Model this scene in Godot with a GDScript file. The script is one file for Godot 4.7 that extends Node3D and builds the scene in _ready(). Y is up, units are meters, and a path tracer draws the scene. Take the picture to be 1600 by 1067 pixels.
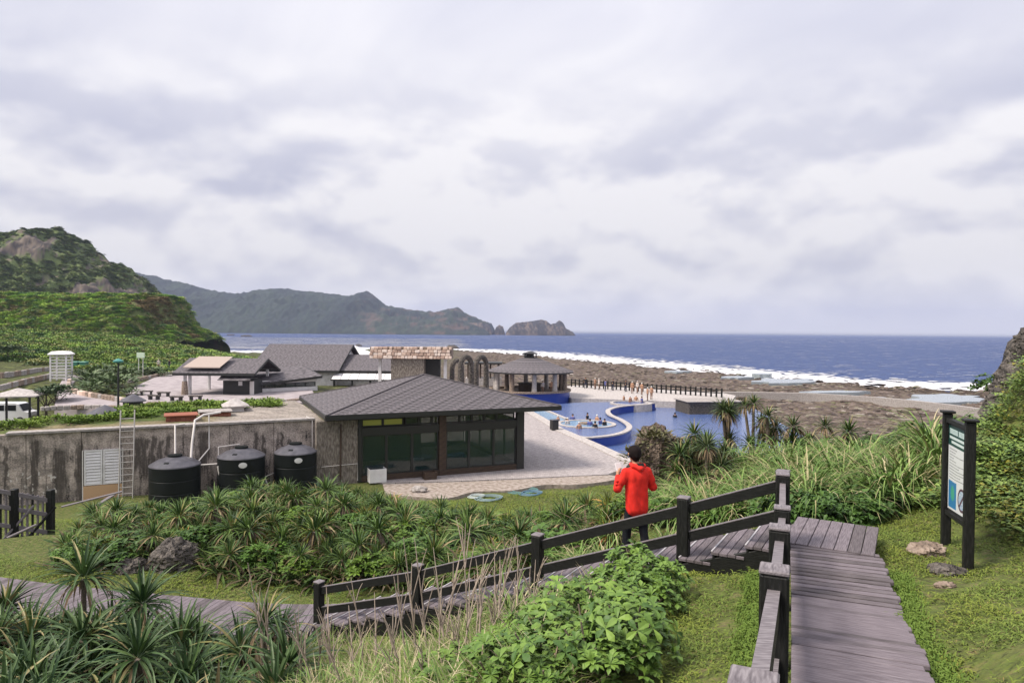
extends Node3D

const EYE := Vector3(0, 11.5, 0)
const TERRACE := 3.0
var look: Basis
var rng := RandomNumberGenerator.new()
var taken := {}
var M := {}
var bumps := FastNoiseLite.new()
var fine := FastNoiseLite.new()


# ---------------------------------------------------------------- mesh builder
class MB:
	var v := PackedVector3Array()
	var n := PackedVector3Array()
	var u := PackedVector2Array()
	var c := PackedColorArray()
	var col := Color.WHITE

	func p(a: Vector3, k: Vector3, t := Vector2.ZERO) -> void:
		v.append(a); n.append(k); u.append(t); c.append(col)

	func tri(a: Vector3, b: Vector3, d: Vector3) -> void:
		var k := (b - a).cross(d - a).normalized()
		p(a, k, Vector2(0, 1)); p(d, k, Vector2(0.5, 0)); p(b, k, Vector2(1, 1))

	func quad(a: Vector3, b: Vector3, d: Vector3, e: Vector3) -> void:
		var k := (d - a).cross(e - b).normalized()
		p(a, k, Vector2(0, 1)); p(d, k, Vector2(1, 0)); p(b, k, Vector2(1, 1))
		p(a, k, Vector2(0, 1)); p(e, k, Vector2(0, 0)); p(d, k, Vector2(1, 0))

	func flat(pts: Array, scale := 1.0) -> void:  # convex polygon, counterclockwise, uv in metres along its first edge
		var a: Vector3 = pts[0]
		var ux: Vector3 = (pts[1] - a).normalized()
		var k: Vector3 = Vector3.ZERO
		for i in range(1, pts.size() - 1):
			k += (pts[i] - a).cross(pts[i + 1] - a)
		k = k.normalized()
		var uy := k.cross(ux)
		for i in range(1, pts.size() - 1):
			for q in [a, pts[i + 1], pts[i]]:
				p(q, k, Vector2((q - a).dot(ux), -(q - a).dot(uy)) * scale)

	func box(t: Transform3D, s: Vector3) -> void:
		var h := s * 0.5
		var q := []
		for i in 8:
			q.append(t * Vector3(h.x if i & 1 else -h.x, h.y if i & 2 else -h.y, h.z if i & 4 else -h.z))
		quad(q[4], q[5], q[7], q[6]); quad(q[1], q[0], q[2], q[3])
		quad(q[5], q[1], q[3], q[7]); quad(q[0], q[4], q[6], q[2])
		quad(q[6], q[7], q[3], q[2]); quad(q[0], q[1], q[5], q[4])

	func cbox(t: Transform3D, s: Vector3, b: float) -> void:  # box with chamfered edges
		var h := s * 0.5
		var i := h - Vector3.ONE * b
		for ax in 3:
			for sg in [-1.0, 1.0]:
				var x := Vector3.ZERO; var y := Vector3.ZERO; var z := Vector3.ZERO
				z[ax] = sg * h[ax]
				x[(ax + 1) % 3] = i[(ax + 1) % 3]
				y[(ax + 2) % 3] = i[(ax + 2) % 3] * sg
				quad(t * (z - x - y), t * (z + x - y), t * (z + x + y), t * (z - x + y))
		for ax in 3:
			var a1 := (ax + 1) % 3
			var a2 := (ax + 2) % 3
			for s1 in [-1.0, 1.0]:
				for s2 in [-1.0, 1.0]:
					var e := Vector3.ZERO; e[ax] = i[ax] * s1 * s2
					var f1 := Vector3.ZERO; f1[a1] = h[a1] * s1; f1[a2] = i[a2] * s2
					var f2 := Vector3.ZERO; f2[a1] = i[a1] * s1; f2[a2] = h[a2] * s2
					quad(t * (f1 - e), t * (f1 + e), t * (f2 + e), t * (f2 - e))
		for sx in [-1.0, 1.0]:
			for sy in [-1.0, 1.0]:
				for sz in [-1.0, 1.0]:
					var a := t * Vector3(h.x * sx, i.y * sy, i.z * sz)
					var b2 := t * Vector3(i.x * sx, h.y * sy, i.z * sz)
					var d := t * Vector3(i.x * sx, i.y * sy, h.z * sz)
					if sx * sy * sz > 0: tri(a, b2, d)
					else: tri(a, d, b2)

	func bar(a: Vector3, b: Vector3, w: float, h: float, bevel := 0.0) -> void:
		var x := (b - a).normalized()
		var z := x.cross(Vector3.UP if absf(x.y) < 0.95 else Vector3.RIGHT).normalized()
		var t := Transform3D(Basis(x, z.cross(x), z), (a + b) * 0.5)
		if bevel > 0.0: cbox(t, Vector3(a.distance_to(b), h, w), bevel)
		else: box(t, Vector3(a.distance_to(b), h, w))

	func qn(a: Vector3, b: Vector3, d: Vector3, e: Vector3, na: Vector3, nb: Vector3, nd: Vector3, ne: Vector3) -> void:
		p(a, na, Vector2(0, 1)); p(d, nd, Vector2(1, 0)); p(b, nb, Vector2(1, 1))
		p(a, na, Vector2(0, 1)); p(e, ne, Vector2(0, 0)); p(d, nd, Vector2(1, 0))

	func tube(pts: Array, rad: Array, sides := 8, caps := true) -> void:
		var rings := []
		var norms := []
		var up := Vector3(0.13, 0.2, 1).normalized()
		for k in pts.size():
			var dir: Vector3 = (pts[mini(k + 1, pts.size() - 1)] - pts[maxi(k - 1, 0)]).normalized()
			if absf(dir.dot(up)) > 0.95: up = Vector3(1, 0.1, 0).normalized()
			var x := dir.cross(up).normalized()
			var y := x.cross(dir)
			up = y
			var r := []
			var m := []
			for s in sides:
				var d := x * cos(TAU * s / sides) + y * sin(TAU * s / sides)
				m.append(d); r.append(pts[k] + d * rad[k])
			rings.append(r); norms.append(m)
		for k in pts.size() - 1:
			for s in sides:
				var t := (s + 1) % sides
				qn(rings[k][s], rings[k + 1][s], rings[k + 1][t], rings[k][t], norms[k][s], norms[k + 1][s], norms[k + 1][t], norms[k][t])
		if caps:
			for s in sides:
				tri(pts[0], rings[0][s], rings[0][(s + 1) % sides])
				tri(pts[-1], rings[-1][(s + 1) % sides], rings[-1][s])

	func lathe(prof: Array, seg := 24, t := Transform3D()) -> void:  # prof: Vector2(radius, height), from bottom to top
		for k in prof.size() - 1:
			var a: Vector2 = prof[k]
			var b: Vector2 = prof[k + 1]
			var d := (b - a).normalized()
			for s in seg:
				var a0 := TAU * s / seg
				var a1 := TAU * (s + 1) / seg
				var d0 := Vector3(cos(a0), 0, -sin(a0))
				var d1 := Vector3(cos(a1), 0, -sin(a1))
				var n0 := t.basis * (d0 * d.y - Vector3.UP * d.x)
				var n1 := t.basis * (d1 * d.y - Vector3.UP * d.x)
				qn(t * (d0 * a.x + Vector3.UP * a.y), t * (d1 * a.x + Vector3.UP * a.y), t * (d1 * b.x + Vector3.UP * b.y), t * (d0 * b.x + Vector3.UP * b.y), n0, n1, n1, n0)

	func prism(poly: PackedVector2Array, y0: float, y1: float) -> void:  # x and depth outline; top at y1
		var idx := Geometry2D.triangulate_polygon(poly)
		for k in range(0, idx.size(), 3):
			var q := []
			for j in 3:
				q.append(Vector3(poly[idx[k + j]].x, y1, -poly[idx[k + j]].y))
			if (q[1] - q[0]).cross(q[2] - q[0]).y < 0: q = [q[0], q[2], q[1]]
			for x in [q[0], q[2], q[1]]:
				p(x, Vector3.UP, Vector2(x.x, x.z))
		var cw := Geometry2D.is_polygon_clockwise(poly)
		for k in poly.size():
			var a := poly[k]
			var b := poly[(k + 1) % poly.size()]
			if cw:
				var t := a; a = b; b = t
			quad(Vector3(a.x, y0, -a.y), Vector3(b.x, y0, -b.y), Vector3(b.x, y1, -b.y), Vector3(a.x, y1, -a.y))

	func leaf(base: Vector3, dir: Vector3, length: float, width: float, droop: float, segs := 4, wide := 0.35, fold := 0.25) -> void:
		# a bent blade with a folded midrib: dir is where it starts to grow, droop bends it down towards the tip
		var pos := base
		var d := dir.normalized()
		var side := d.cross(Vector3.UP)
		if side.length() < 0.05: side = Vector3(1, 0, 0)
		side = side.normalized()
		var pl := pos; var pr := pos; var pc := pos
		for k in range(1, segs + 1):
			var t := float(k) / segs
			d = (d + Vector3.DOWN * droop * t / segs * 2.0).normalized()
			pos += d * (length / segs)
			var w := width * 0.5 * (minf(1.0, t / wide) if t < wide else maxf(0.0, 1.0 - pow((t - wide) / (1.0 - wide), 1.6)))
			var up := side.cross(d)
			var ql := pos - side * w + up * w * fold
			var qr := pos + side * w + up * w * fold
			if k == 1:
				tri(pc, pos, ql); tri(pc, qr, pos)
			elif k == segs:
				tri(pl, pc, pos); tri(pc, pr, pos)
			else:
				quad(pl, pc, pos, ql); quad(pc, pr, qr, pos)
			pl = ql; pr = qr; pc = pos

	func done() -> ArrayMesh:
		var a := []
		a.resize(Mesh.ARRAY_MAX)
		a[Mesh.ARRAY_VERTEX] = v; a[Mesh.ARRAY_NORMAL] = n; a[Mesh.ARRAY_TEX_UV] = u; a[Mesh.ARRAY_COLOR] = c
		var m := ArrayMesh.new()
		m.add_surface_from_arrays(Mesh.PRIMITIVE_TRIANGLES, a)
		return m


# a sheet of nx by nz points; at(i, j) gives the place and tint(i, j) the colour
func sheet(nx: int, nz: int, at: Callable, tint: Variant = null, keep: Variant = null) -> ArrayMesh:
	var v := PackedVector3Array(); var n := PackedVector3Array(); var c := PackedColorArray(); var u := PackedVector2Array()
	var ix := PackedInt32Array()
	v.resize(nx * nz); n.resize(nx * nz); c.resize(nx * nz); u.resize(nx * nz)
	for j in nz:
		for i in nx:
			var q: Vector3 = at.call(i, j)
			v[j * nx + i] = q
			u[j * nx + i] = Vector2(q.x, q.z)
			c[j * nx + i] = tint.call(i, j, q) if tint != null else Color.WHITE
	for j in nz:
		for i in nx:
			var dx := v[j * nx + mini(i + 1, nx - 1)] - v[j * nx + maxi(i - 1, 0)]
			var dz := v[mini(j + 1, nz - 1) * nx + i] - v[maxi(j - 1, 0) * nx + i]
			var k := dx.cross(dz).normalized()
			n[j * nx + i] = k if k.y > 0 else -k
	for j in nz - 1:
		for i in nx - 1:
			if keep != null and not keep.call(i, j): continue
			var a := j * nx + i
			var s := (v[a + 1] - v[a]).cross(v[a + nx] - v[a]).y > 0
			ix.append_array([a, a + nx, a + 1, a + 1, a + nx, a + nx + 1] if s else [a, a + 1, a + nx, a + 1, a + nx + 1, a + nx])
	var m := ArrayMesh.new()
	var r := []
	r.resize(Mesh.ARRAY_MAX)
	r[Mesh.ARRAY_VERTEX] = v; r[Mesh.ARRAY_NORMAL] = n; r[Mesh.ARRAY_COLOR] = c; r[Mesh.ARRAY_TEX_UV] = u; r[Mesh.ARRAY_INDEX] = ix
	m.add_surface_from_arrays(Mesh.PRIMITIVE_TRIANGLES, r)
	return m


# one continuous surface round tapered bones: [from, to, radius, radius, blend], or flattened by a seventh entry (scale of z)
func body_mesh(bones: Array, cell: float, tint: Callable, creases := 0.0) -> ArrayMesh:
	var lo := Vector3.ONE * 1e9
	var hi := -lo
	for b in bones:
		var r: float = maxf(b[2], b[3]) + cell * 3
		for q in [b[0], b[1]]:
			lo = lo.min(q - Vector3.ONE * r); hi = hi.max(q + Vector3.ONE * r)
	var nx := int((hi.x - lo.x) / cell) + 2
	var ny := int((hi.y - lo.y) / cell) + 2
	var nz := int((hi.z - lo.z) / cell) + 2
	var f := PackedFloat32Array()
	f.resize(nx * ny * nz); f.fill(1.0)
	for b in bones:
		var a: Vector3 = b[0]
		var e: Vector3 = b[1]
		var r0: float = b[2]
		var r1: float = b[3]
		var k: float = b[4]
		var rr := maxf(r0, r1) + maxf(cell * 2.5, k)
		var l := ((a.min(e) - Vector3.ONE * rr - lo) / cell).floor().max(Vector3.ZERO)
		var h := ((a.max(e) + Vector3.ONE * rr - lo) / cell).ceil()
		var ab := e - a
		var len2 := maxf(ab.length_squared(), 1e-9)
		for z in range(int(l.z), mini(int(h.z), nz - 1) + 1):
			for y in range(int(l.y), mini(int(h.y), ny - 1) + 1):
				for x in range(int(l.x), mini(int(h.x), nx - 1) + 1):
					var q := lo + Vector3(x, y, z) * cell
					var t := clampf((q - a).dot(ab) / len2, 0, 1)
					var d := (q - a - ab * t).length() - lerpf(r0, r1, t)
					var at := (z * ny + y) * nx + x
					var g := f[at]
					var w := maxf(k - absf(g - d), 0.0) / k
					f[at] = minf(g, d) - w * w * k * 0.25
	var ids := {}
	var v := PackedVector3Array(); var n := PackedVector3Array(); var c := PackedColorArray(); var ix := PackedInt32Array()
	var off := [0, 1, nx, nx + 1, nx * ny, nx * ny + 1, nx * ny + nx, nx * ny + nx + 1]
	for z in nz - 1:
		for y in ny - 1:
			for x in nx - 1:
				var at := (z * ny + y) * nx + x
				if f[at] >= 1.0: continue
				var neg := 0
				for o in 8:
					if f[at + off[o]] < 0: neg += 1
				if neg == 0 or neg == 8: continue
				var sum := Vector3.ZERO
				var cnt := 0
				for e in [[0, 1], [2, 3], [4, 5], [6, 7], [0, 2], [1, 3], [4, 6], [5, 7], [0, 4], [1, 5], [2, 6], [3, 7]]:
					var fa := f[at + off[e[0]]]
					var fb := f[at + off[e[1]]]
					if (fa < 0) == (fb < 0): continue
					var t := fa / (fa - fb)
					sum += Vector3(e[0] & 1, (e[0] >> 1) & 1, e[0] >> 2).lerp(Vector3(e[1] & 1, (e[1] >> 1) & 1, e[1] >> 2), t)
					cnt += 1
				var q := lo + (Vector3(x, y, z) + sum / cnt) * cell
				ids[at] = v.size()
				v.append(q)
				n.append(Vector3(f[at + 1] + f[at + nx + 1] - f[at] - f[at + nx], f[at + nx] + f[at + nx + 1] - f[at] - f[at + 1], f[at + off[4]] + f[at + off[5]] - f[at] - f[at + 1]).normalized())
				c.append(tint.call(q))
				if creases > 0.0:  # soft folds of cloth
					var k := Vector3(q.x * 26.0, q.y * 16.0 + q.x * 18.0, q.z * 26.0)
					var e := 0.02
					var h0 := fine.get_noise_3dv(k)
					v[-1] = q + n[-1] * h0 * creases
					var g := Vector3(fine.get_noise_3dv(k + Vector3(26.0 * e, 18.0 * e, 0)) - h0, fine.get_noise_3dv(k + Vector3(0, 16.0 * e, 0)) - h0, fine.get_noise_3dv(k + Vector3(0, 0, 26.0 * e)) - h0) / e
					n[-1] = (n[-1] - (g - n[-1] * g.dot(n[-1])) * creases * 1.3).normalized()
	var dirs := [1, nx, nx * ny]
	for at in ids:
		for ax in 3:
			var p1: int = dirs[(ax + 1) % 3]
			var p2: int = dirs[(ax + 2) % 3]
			var inside: bool = f[at] < 0
			if inside == (f[at + dirs[ax]] < 0): continue
			if not (ids.has(at - p1) and ids.has(at - p2) and ids.has(at - p1 - p2)): continue
			var q := [ids[at], ids[at - p1], ids[at - p1 - p2], ids[at - p2]]
			if inside: q = [q[0], q[3], q[2], q[1]]
			ix.append_array([q[0], q[1], q[2], q[0], q[2], q[3]])
	var m := ArrayMesh.new()
	var r := []
	r.resize(Mesh.ARRAY_MAX)
	r[Mesh.ARRAY_VERTEX] = v; r[Mesh.ARRAY_NORMAL] = n; r[Mesh.ARRAY_COLOR] = c; r[Mesh.ARRAY_INDEX] = ix
	m.add_surface_from_arrays(Mesh.PRIMITIVE_TRIANGLES, r)
	return m


# ---------------------------------------------------------------- scene helpers
func numbered(called: String) -> String:
	var k: int = taken.get(called, 0)
	taken[called] = k + 1
	return called if k == 0 else "%s_%03d" % [called, k]

func thing(called: String, label: String, category: String, at := Vector3.ZERO, turn := 0.0, group := "") -> Node3D:
	var o := Node3D.new()
	o.name = numbered(called)
	o.set_meta("base_name", called)
	add_child(o)
	o.position = at
	o.rotation.y = turn
	tag(o, label, category, group)
	return o

func tag(o: Node3D, label: String, category: String, group := "") -> void:
	o.set_meta("label", label)
	o.set_meta("category", category)
	if group: o.set_meta("group", group)

func part(parent: Node, called: String, mesh: Mesh, mat: Material, t := Transform3D()) -> MeshInstance3D:
	var o := MeshInstance3D.new()
	o.name = called
	o.mesh = mesh
	o.material_override = mat
	o.transform = t
	parent.add_child(o, true)
	return o

func solid(called: String, mesh: Mesh, mat: Material, label: String, category: String, at := Vector3.ZERO, group := "") -> MeshInstance3D:
	var o := part(self, numbered(called), mesh, mat, Transform3D(Basis(), at))
	tag(o, label, category, group)
	return o

func setting(called: String, mesh: Mesh, mat: Material, label: String, kind := "structure") -> MeshInstance3D:
	var o := part(self, numbered(called), mesh, mat)
	o.set_meta("kind", kind)
	o.set_meta("label", label)
	o.set_meta("category", called.replace("_", " "))
	return o

func many(parent: Node, called: String, mesh: Mesh, mat: Material, places: Array, tints := []) -> MultiMeshInstance3D:
	var mm := MultiMesh.new()
	mm.transform_format = MultiMesh.TRANSFORM_3D
	mm.use_colors = tints.size() > 0
	mm.mesh = mesh
	mm.instance_count = places.size()
	for i in places.size():
		mm.set_instance_transform(i, places[i])
		if tints.size(): mm.set_instance_color(i, tints[i])
	var o := MultiMeshInstance3D.new()
	o.name = numbered(called) if parent == self else called
	o.multimesh = mm
	o.material_override = mat
	o.set_meta("kind", "stuff")
	parent.add_child(o, true)
	return o

func copy_of(o: Node3D, at: Vector3, turn: float, scale := 1.0, label := "") -> Node3D:
	var r: Node3D = o.duplicate()
	r.name = numbered(String(o.get_meta("base_name")))
	add_child(r)
	r.position = at
	r.basis = Basis(Vector3.UP, turn).scaled(Vector3.ONE * scale)
	if label: r.set_meta("label", label)
	return r

func lin(r: float, g: float, b: float, a := 1.0) -> Color:
	return Color(r, g, b, a).linear_to_srgb()

func ray(px: float, py: float) -> Vector3:
	return look * Vector3((px - 800.0) / 1067.0, -(py - 533.5) / 1067.0, -1.0)

func gp(px: float, py: float, drop: float) -> Vector3:  # where the sight line of a pixel meets the level that lies drop metres below the eye
	var d := ray(px, py)
	return EYE + d * (-drop / d.y)

func far(px: float, py: float, depth: float) -> Vector3:  # a point at that depth in front of the eye
	var d := ray(px, py)
	return EYE + d * (depth / -d.z)

func w3(x: float, d: float, drop: float) -> Vector3:
	return Vector3(x, EYE.y - drop, -d)

func rnd(a: float, b: float) -> float:
	return rng.randf_range(a, b)

func ramp_texture(stops: Array, freq: float, octaves := 4, size := 512, kind := FastNoiseLite.TYPE_SIMPLEX_SMOOTH, sd := 1) -> NoiseTexture2D:
	var g := Gradient.new()
	var offs := PackedFloat32Array()
	var cols := PackedColorArray()
	for s in stops:
		offs.append(s[0]); cols.append(s[1])
	g.offsets = offs; g.colors = cols
	var t := NoiseTexture2D.new()
	var f := FastNoiseLite.new()
	f.noise_type = kind
	f.frequency = freq
	f.fractal_octaves = octaves
	f.seed = sd
	t.width = size; t.height = size; t.seamless = true
	t.noise = f
	t.color_ramp = g
	return t

func relief(freq: float, octaves := 4, sd := 5, kind := FastNoiseLite.TYPE_SIMPLEX_SMOOTH, size := 512) -> NoiseTexture2D:
	var t := NoiseTexture2D.new()
	var f := FastNoiseLite.new()
	f.noise_type = kind
	f.frequency = freq; f.fractal_octaves = octaves; f.seed = sd
	t.width = size; t.height = size; t.seamless = true
	t.noise = f
	return t

func mat(c: Color, rough := 0.8, spec := 0.5) -> StandardMaterial3D:
	var m := StandardMaterial3D.new()
	m.albedo_color = c
	m.roughness = rough
	m.metallic_specular = spec
	return m

func textured(tex: Texture2D, scale: Vector3, rough := 0.85, bump: Texture2D = null, depth := 1.0, world := true, spec := 0.4) -> StandardMaterial3D:
	var m := StandardMaterial3D.new()
	m.albedo_texture = tex
	m.uv1_triplanar = true
	m.uv1_world_triplanar = world
	m.uv1_scale = scale
	m.roughness = rough
	m.metallic_specular = spec
	if bump:
		m.heightmap_enabled = true
		m.heightmap_texture = bump
		m.heightmap_scale = depth
	return m

func tinted(rough := 0.6, light := 0.0, spec := 0.4) -> StandardMaterial3D:  # colour from the vertices
	var m := StandardMaterial3D.new()
	m.vertex_color_use_as_albedo = true
	m.roughness = rough
	m.metallic_specular = spec
	m.cull_mode = BaseMaterial3D.CULL_DISABLED
	if light > 0:
		m.backlight_enabled = true
		m.backlight = Color(light, light, light)
	return m


func sky_picture() -> ImageTexture:
	var w := 2048
	var h := 1024
	var data := PackedFloat32Array()
	data.resize(w * h * 3)
	var na := FastNoiseLite.new(); na.seed = 11; na.frequency = 0.30; na.fractal_octaves = 4; na.noise_type = FastNoiseLite.TYPE_SIMPLEX_SMOOTH
	var nb := FastNoiseLite.new(); nb.seed = 27; nb.frequency = 0.85; nb.fractal_octaves = 5; nb.fractal_gain = 0.52; nb.noise_type = FastNoiseLite.TYPE_SIMPLEX_SMOOTH
	var nc := FastNoiseLite.new(); nc.seed = 8; nc.frequency = 1.0; nc.fractal_octaves = 6; nc.fractal_gain = 0.54; nc.noise_type = FastNoiseLite.TYPE_SIMPLEX_SMOOTH
	var cool := Vector3(0.755, 0.775, 0.945)
	var warm := Vector3(1.0, 0.985, 1.02)
	for j in h / 2:
		var el := (0.5 - (j + 0.5) / h) * PI
		var se := sin(el)
		var low := smoothstep(0.0, 0.03, el) * (1.0 - smoothstep(0.19, 0.42, el))
		var haze := 1.0 - smoothstep(0.0, 0.10, el)
		var base := 0.232 + 0.205 * se + 0.045 * haze
		var up := smoothstep(0.06, 0.30, el)
		for i in w:
			var az := ((i + 0.5) / w - 0.5) * TAU
			var sx := sin(az)
			var cz := -cos(az)
			var k := cos(el) / (se + 0.30)
			var px := sx * k
			var pz := cz * k
			var warp := na.get_noise_2d(px + 31.0, pz) * 1.1
			var a := na.get_noise_2d((px + warp * 0.8) * 1.5, pz * 1.7)
			var b := nb.get_noise_2d((px + warp) * 1.4, (pz * 1.2 + warp) * 1.4)
			var t := 0.66 + a * lerpf(0.25, 0.60, up) + b * lerpf(0.08, 0.40, up)
			if low > 0.001:
				var e2 := el * 4.8 + 0.25 * warp
				var q := nc.get_noise_3d(sx * 2.4, e2, cz * 2.4)
				var q2 := nc.get_noise_3d(sx * 2.4, e2 + 0.14, cz * 2.4)
				t += low * (0.35 * q + 1.8 * clampf(q - q2, -0.20, 0.26))
			t = clampf(lerpf(t, 0.55, haze * 0.55), 0.0, 1.0)
			var lum := base * (0.88 + 0.20 * t)
			var o := (j * w + i) * 3
			data[o] = lum * lerpf(cool.x, warm.x, t)
			data[o + 1] = lum * lerpf(cool.y, warm.y, t)
			data[o + 2] = lum * lerpf(cool.z, warm.z, t)
	for o in range(w * h / 2 * 3, w * h * 3, 3):
		data[o] = 0.08; data[o + 1] = 0.09; data[o + 2] = 0.12
	return ImageTexture.create_from_image(Image.create_from_data(w, h, false, Image.FORMAT_RGBF, data.to_byte_array()))


# ---------------------------------------------------------------- ground near the eye: heights read off at known places (x, depth, metres below the eye)
var known := [
	[0.5, 0.0, 1.75], [2.5, 1.0, 1.7], [1.2, 3.5, 2.2], [2.0, 5.2, 2.42], [2.7, 7.0, 2.62], [3.4, 8.4, 2.7], [4.0, 9.4, 2.75], [2.6, 3.8, 2.18], [3.4, 5.5, 2.36], [4.4, 7.4, 2.58],
	[5.2, 7.9, 2.64], [5.5, 8.8, 2.68], [4.2, 4.2, 1.9], [6.5, 6.5, 2.0], [7.0, 9.0, 2.25], [9.0, 9.0, 0.9], [8.2, 11.5, 1.9], [10.4, 12.6, 0.3], [11.6, 14.0, 0.2], [12.0, 10.0, -1.5], [14.0, 13.0, -2.0], [10.2, 15.5, 2.7], [9.0, 14.0, 2.8], [12.6, 15.6, 0.4], [15.0, 16.0, -0.5], [13.5, 19.0, 4.0], [18.0, 20.0, 3.0],
	[1.5, 5.6, 2.75], [1.2, 6.8, 2.95], [2.0, 8.0, 2.9], [0.2, 5.0, 2.9], [-0.5, 6.5, 3.6], [-1.5, 7.5, 4.3], [0.3, 8.6, 3.9], [-2.5, 9.0, 4.9], [-1.5, 9.8, 4.85], [-4.0, 8.0, 5.3], [-6.0, 9.0, 5.4], [-9.0, 10.0, 5.5], [-4.0, 10.8, 5.45], [-6.0, 6.0, 4.8], [-2.0, 4.0, 3.4], [-10.0, 6.0, 5.2],
	[2.3, 9.0, 3.1], [0.5, 10.0, 4.0], [-1.3, 11.1, 4.85], [-3.2, 12.4, 5.5], [1.2, 10.6, 3.75], [-0.6, 11.9, 4.6], [-2.4, 13.0, 5.4],
	[-5.0, 12.6, 5.5], [-7.5, 13.2, 5.5], [-10.5, 14.0, 5.55], [-14.0, 15.3, 5.7], [-5.0, 14.0, 5.5], [-8.0, 15.0, 5.4], [-12.0, 16.5, 5.8], [-16.0, 17.5, 6.2], [-20.0, 18.0, 6.6],
	[4.6, 11.0, 2.95], [6.2, 11.8, 2.85], [3.0, 11.6, 3.3], [3.2, 13.5, 3.7], [5.5, 14.0, 3.0], [7.2, 14.5, 2.9], [2.0, 14.0, 4.7], [5.0, 17.0, 3.9], [8.5, 17.5, 4.2], [11.0, 18.5, 4.8], [3.0, 18.0, 5.6], [6.0, 21.0, 6.0], [10.0, 22.0, 6.2], [14.0, 24.0, 7.0], [20.0, 26.0, 7.5],
	[0.0, 15.5, 5.2], [-3.0, 16.5, 5.3], [-6.5, 18.0, 5.1], [-10.0, 19.0, 5.9], [-13.5, 19.5, 6.3], [-1.0, 20.0, 6.4], [-5.0, 22.0, 6.2], [-9.0, 23.5, 6.8], [-13.0, 24.0, 7.5], [-18.0, 23.0, 7.3], [-22.0, 25.0, 7.9], [-2.5, 25.0, 7.4], [-7.0, 27.5, 7.7], [-11.0, 28.5, 8.0], [2.0, 24.0, 7.7], [4.0, 28.0, 8.4], [-2.0, 29.0, 8.3], [-6.0, 32.0, 8.4],
	[-12.0, 33.0, 8.35], [-16.0, 31.0, 8.3], [-22.0, 30.0, 8.3], [-27.0, 28.0, 8.3], [-24.0, 20.0, 7.2], [0.0, 34.0, 8.62], [5.0, 34.0, 8.62], [-4.0, 36.5, 8.75], [2.0, 38.5, 8.75], [6.5, 40.0, 8.75], [10.0, 32.0, 8.6], [16.0, 34.0, 8.8], [24.0, 36.0, 9.0], [-8.0, 36.0, 8.6], [-15.0, 37.0, 8.6], [-24.0, 36.0, 8.6], [2.0, 42.0, 8.8], [12.0, 44.0, 9.0], [22.0, 46.0, 9.5], [-10.0, 44.0, 8.8], [-24.0, 44.0, 8.8], [30.0, 30.0, 8.0],
]
var heights := PackedFloat32Array()
const GX0 := -34.0
const GX1 := 32.0
const GD1 := 48.0
const GS := 0.5

func survey() -> void:
	var nx := int((GX1 - GX0) / GS) + 1
	var nd := int(GD1 / GS) + 1
	var kx := PackedFloat32Array(); var kd := PackedFloat32Array(); var ky := PackedFloat32Array()
	for k in known:
		kx.append(k[0]); kd.append(k[1]); ky.append(k[2])
	heights.resize(nx * nd)
	for j in nd:
		for i in nx:
			var x := GX0 + i * GS
			var d := j * GS
			var sw := 0.0
			var sy := 0.0
			for q in kx.size():
				var ex := x - kx[q]
				var ed := d - kd[q]
				var r := ex * ex + ed * ed + 0.25
				var wt := 1.0 / (r * r)
				sw += wt; sy += wt * ky[q]
			heights[j * nx + i] = EYE.y - sy / sw

func ground_at(x: float, d: float) -> float:
	var nx := int((GX1 - GX0) / GS) + 1
	var nd := int(GD1 / GS) + 1
	var fx := clampf((x - GX0) / GS, 0, nx - 1.001)
	var fd := clampf(d / GS, 0, nd - 1.001)
	var i := int(fx)
	var j := int(fd)
	fx -= i; fd -= j
	var k := j * nx + i
	var y := lerpf(lerpf(heights[k], heights[k + 1], fx), lerpf(heights[k + nx], heights[k + nx + 1], fx), fd) + bumps.get_noise_2d(x * 3.0, d * 3.0) * 0.07
	var p := Vector2(x, d)
	for s in decks:  # the soil stays below the boards
		var q := Geometry2D.get_closest_point_to_segment(p, s[0], s[1])
		var r := p.distance_to(q)
		if r < s[4] + 0.5:
			var t: float = s[0].distance_to(q) / s[0].distance_to(s[1])
			var most := lerpf(s[2], s[3], t) - 0.15
			if y > most: y = lerpf(most, y, smoothstep(s[4], s[4] + 0.5, r))
	return y

# boardwalk runs: two plan points, their heights, half width
var decks := [
	[Vector2(0.9, 0.5), Vector2(2.5, 5.0), 9.8, 9.2, 0.66], [Vector2(2.35, 4.6), Vector2(3.7, 7.9), 9.22, 8.96, 0.66], [Vector2(3.5, 8.6), Vector2(4.5, 8.0), 9.0, 9.0, 0.7],
	[Vector2(3.5, 8.6), Vector2(-3.0, 12.4), 8.9, 6.25, 0.66], [Vector2(-2.6, 12.5), Vector2(-5.0, 12.55), 6.2, 6.17, 0.72], [Vector2(-5.0, 12.55), Vector2(-10.3, 13.75), 6.17, 6.09, 0.72], [Vector2(-10.3, 13.75), Vector2(-17.5, 16.6), 6.09, 5.97, 0.72],
]

func on_ground(x: float, d: float, lift := 0.0) -> Vector3:
	return Vector3(x, ground_at(x, d) + lift, -d)


# ---------------------------------------------------------------- coast
var shore := PackedVector2Array()  # x, depth where the land ends, from far to near

func shore_depth(x: float) -> float:
	for k in shore.size() - 1:
		if x >= shore[k].x and x <= shore[k + 1].x:
			return lerpf(shore[k].y, shore[k + 1].y, (x - shore[k].x) / (shore[k + 1].x - shore[k].x))
	return shore[0].y if x < shore[0].x else shore[-1].y

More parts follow.
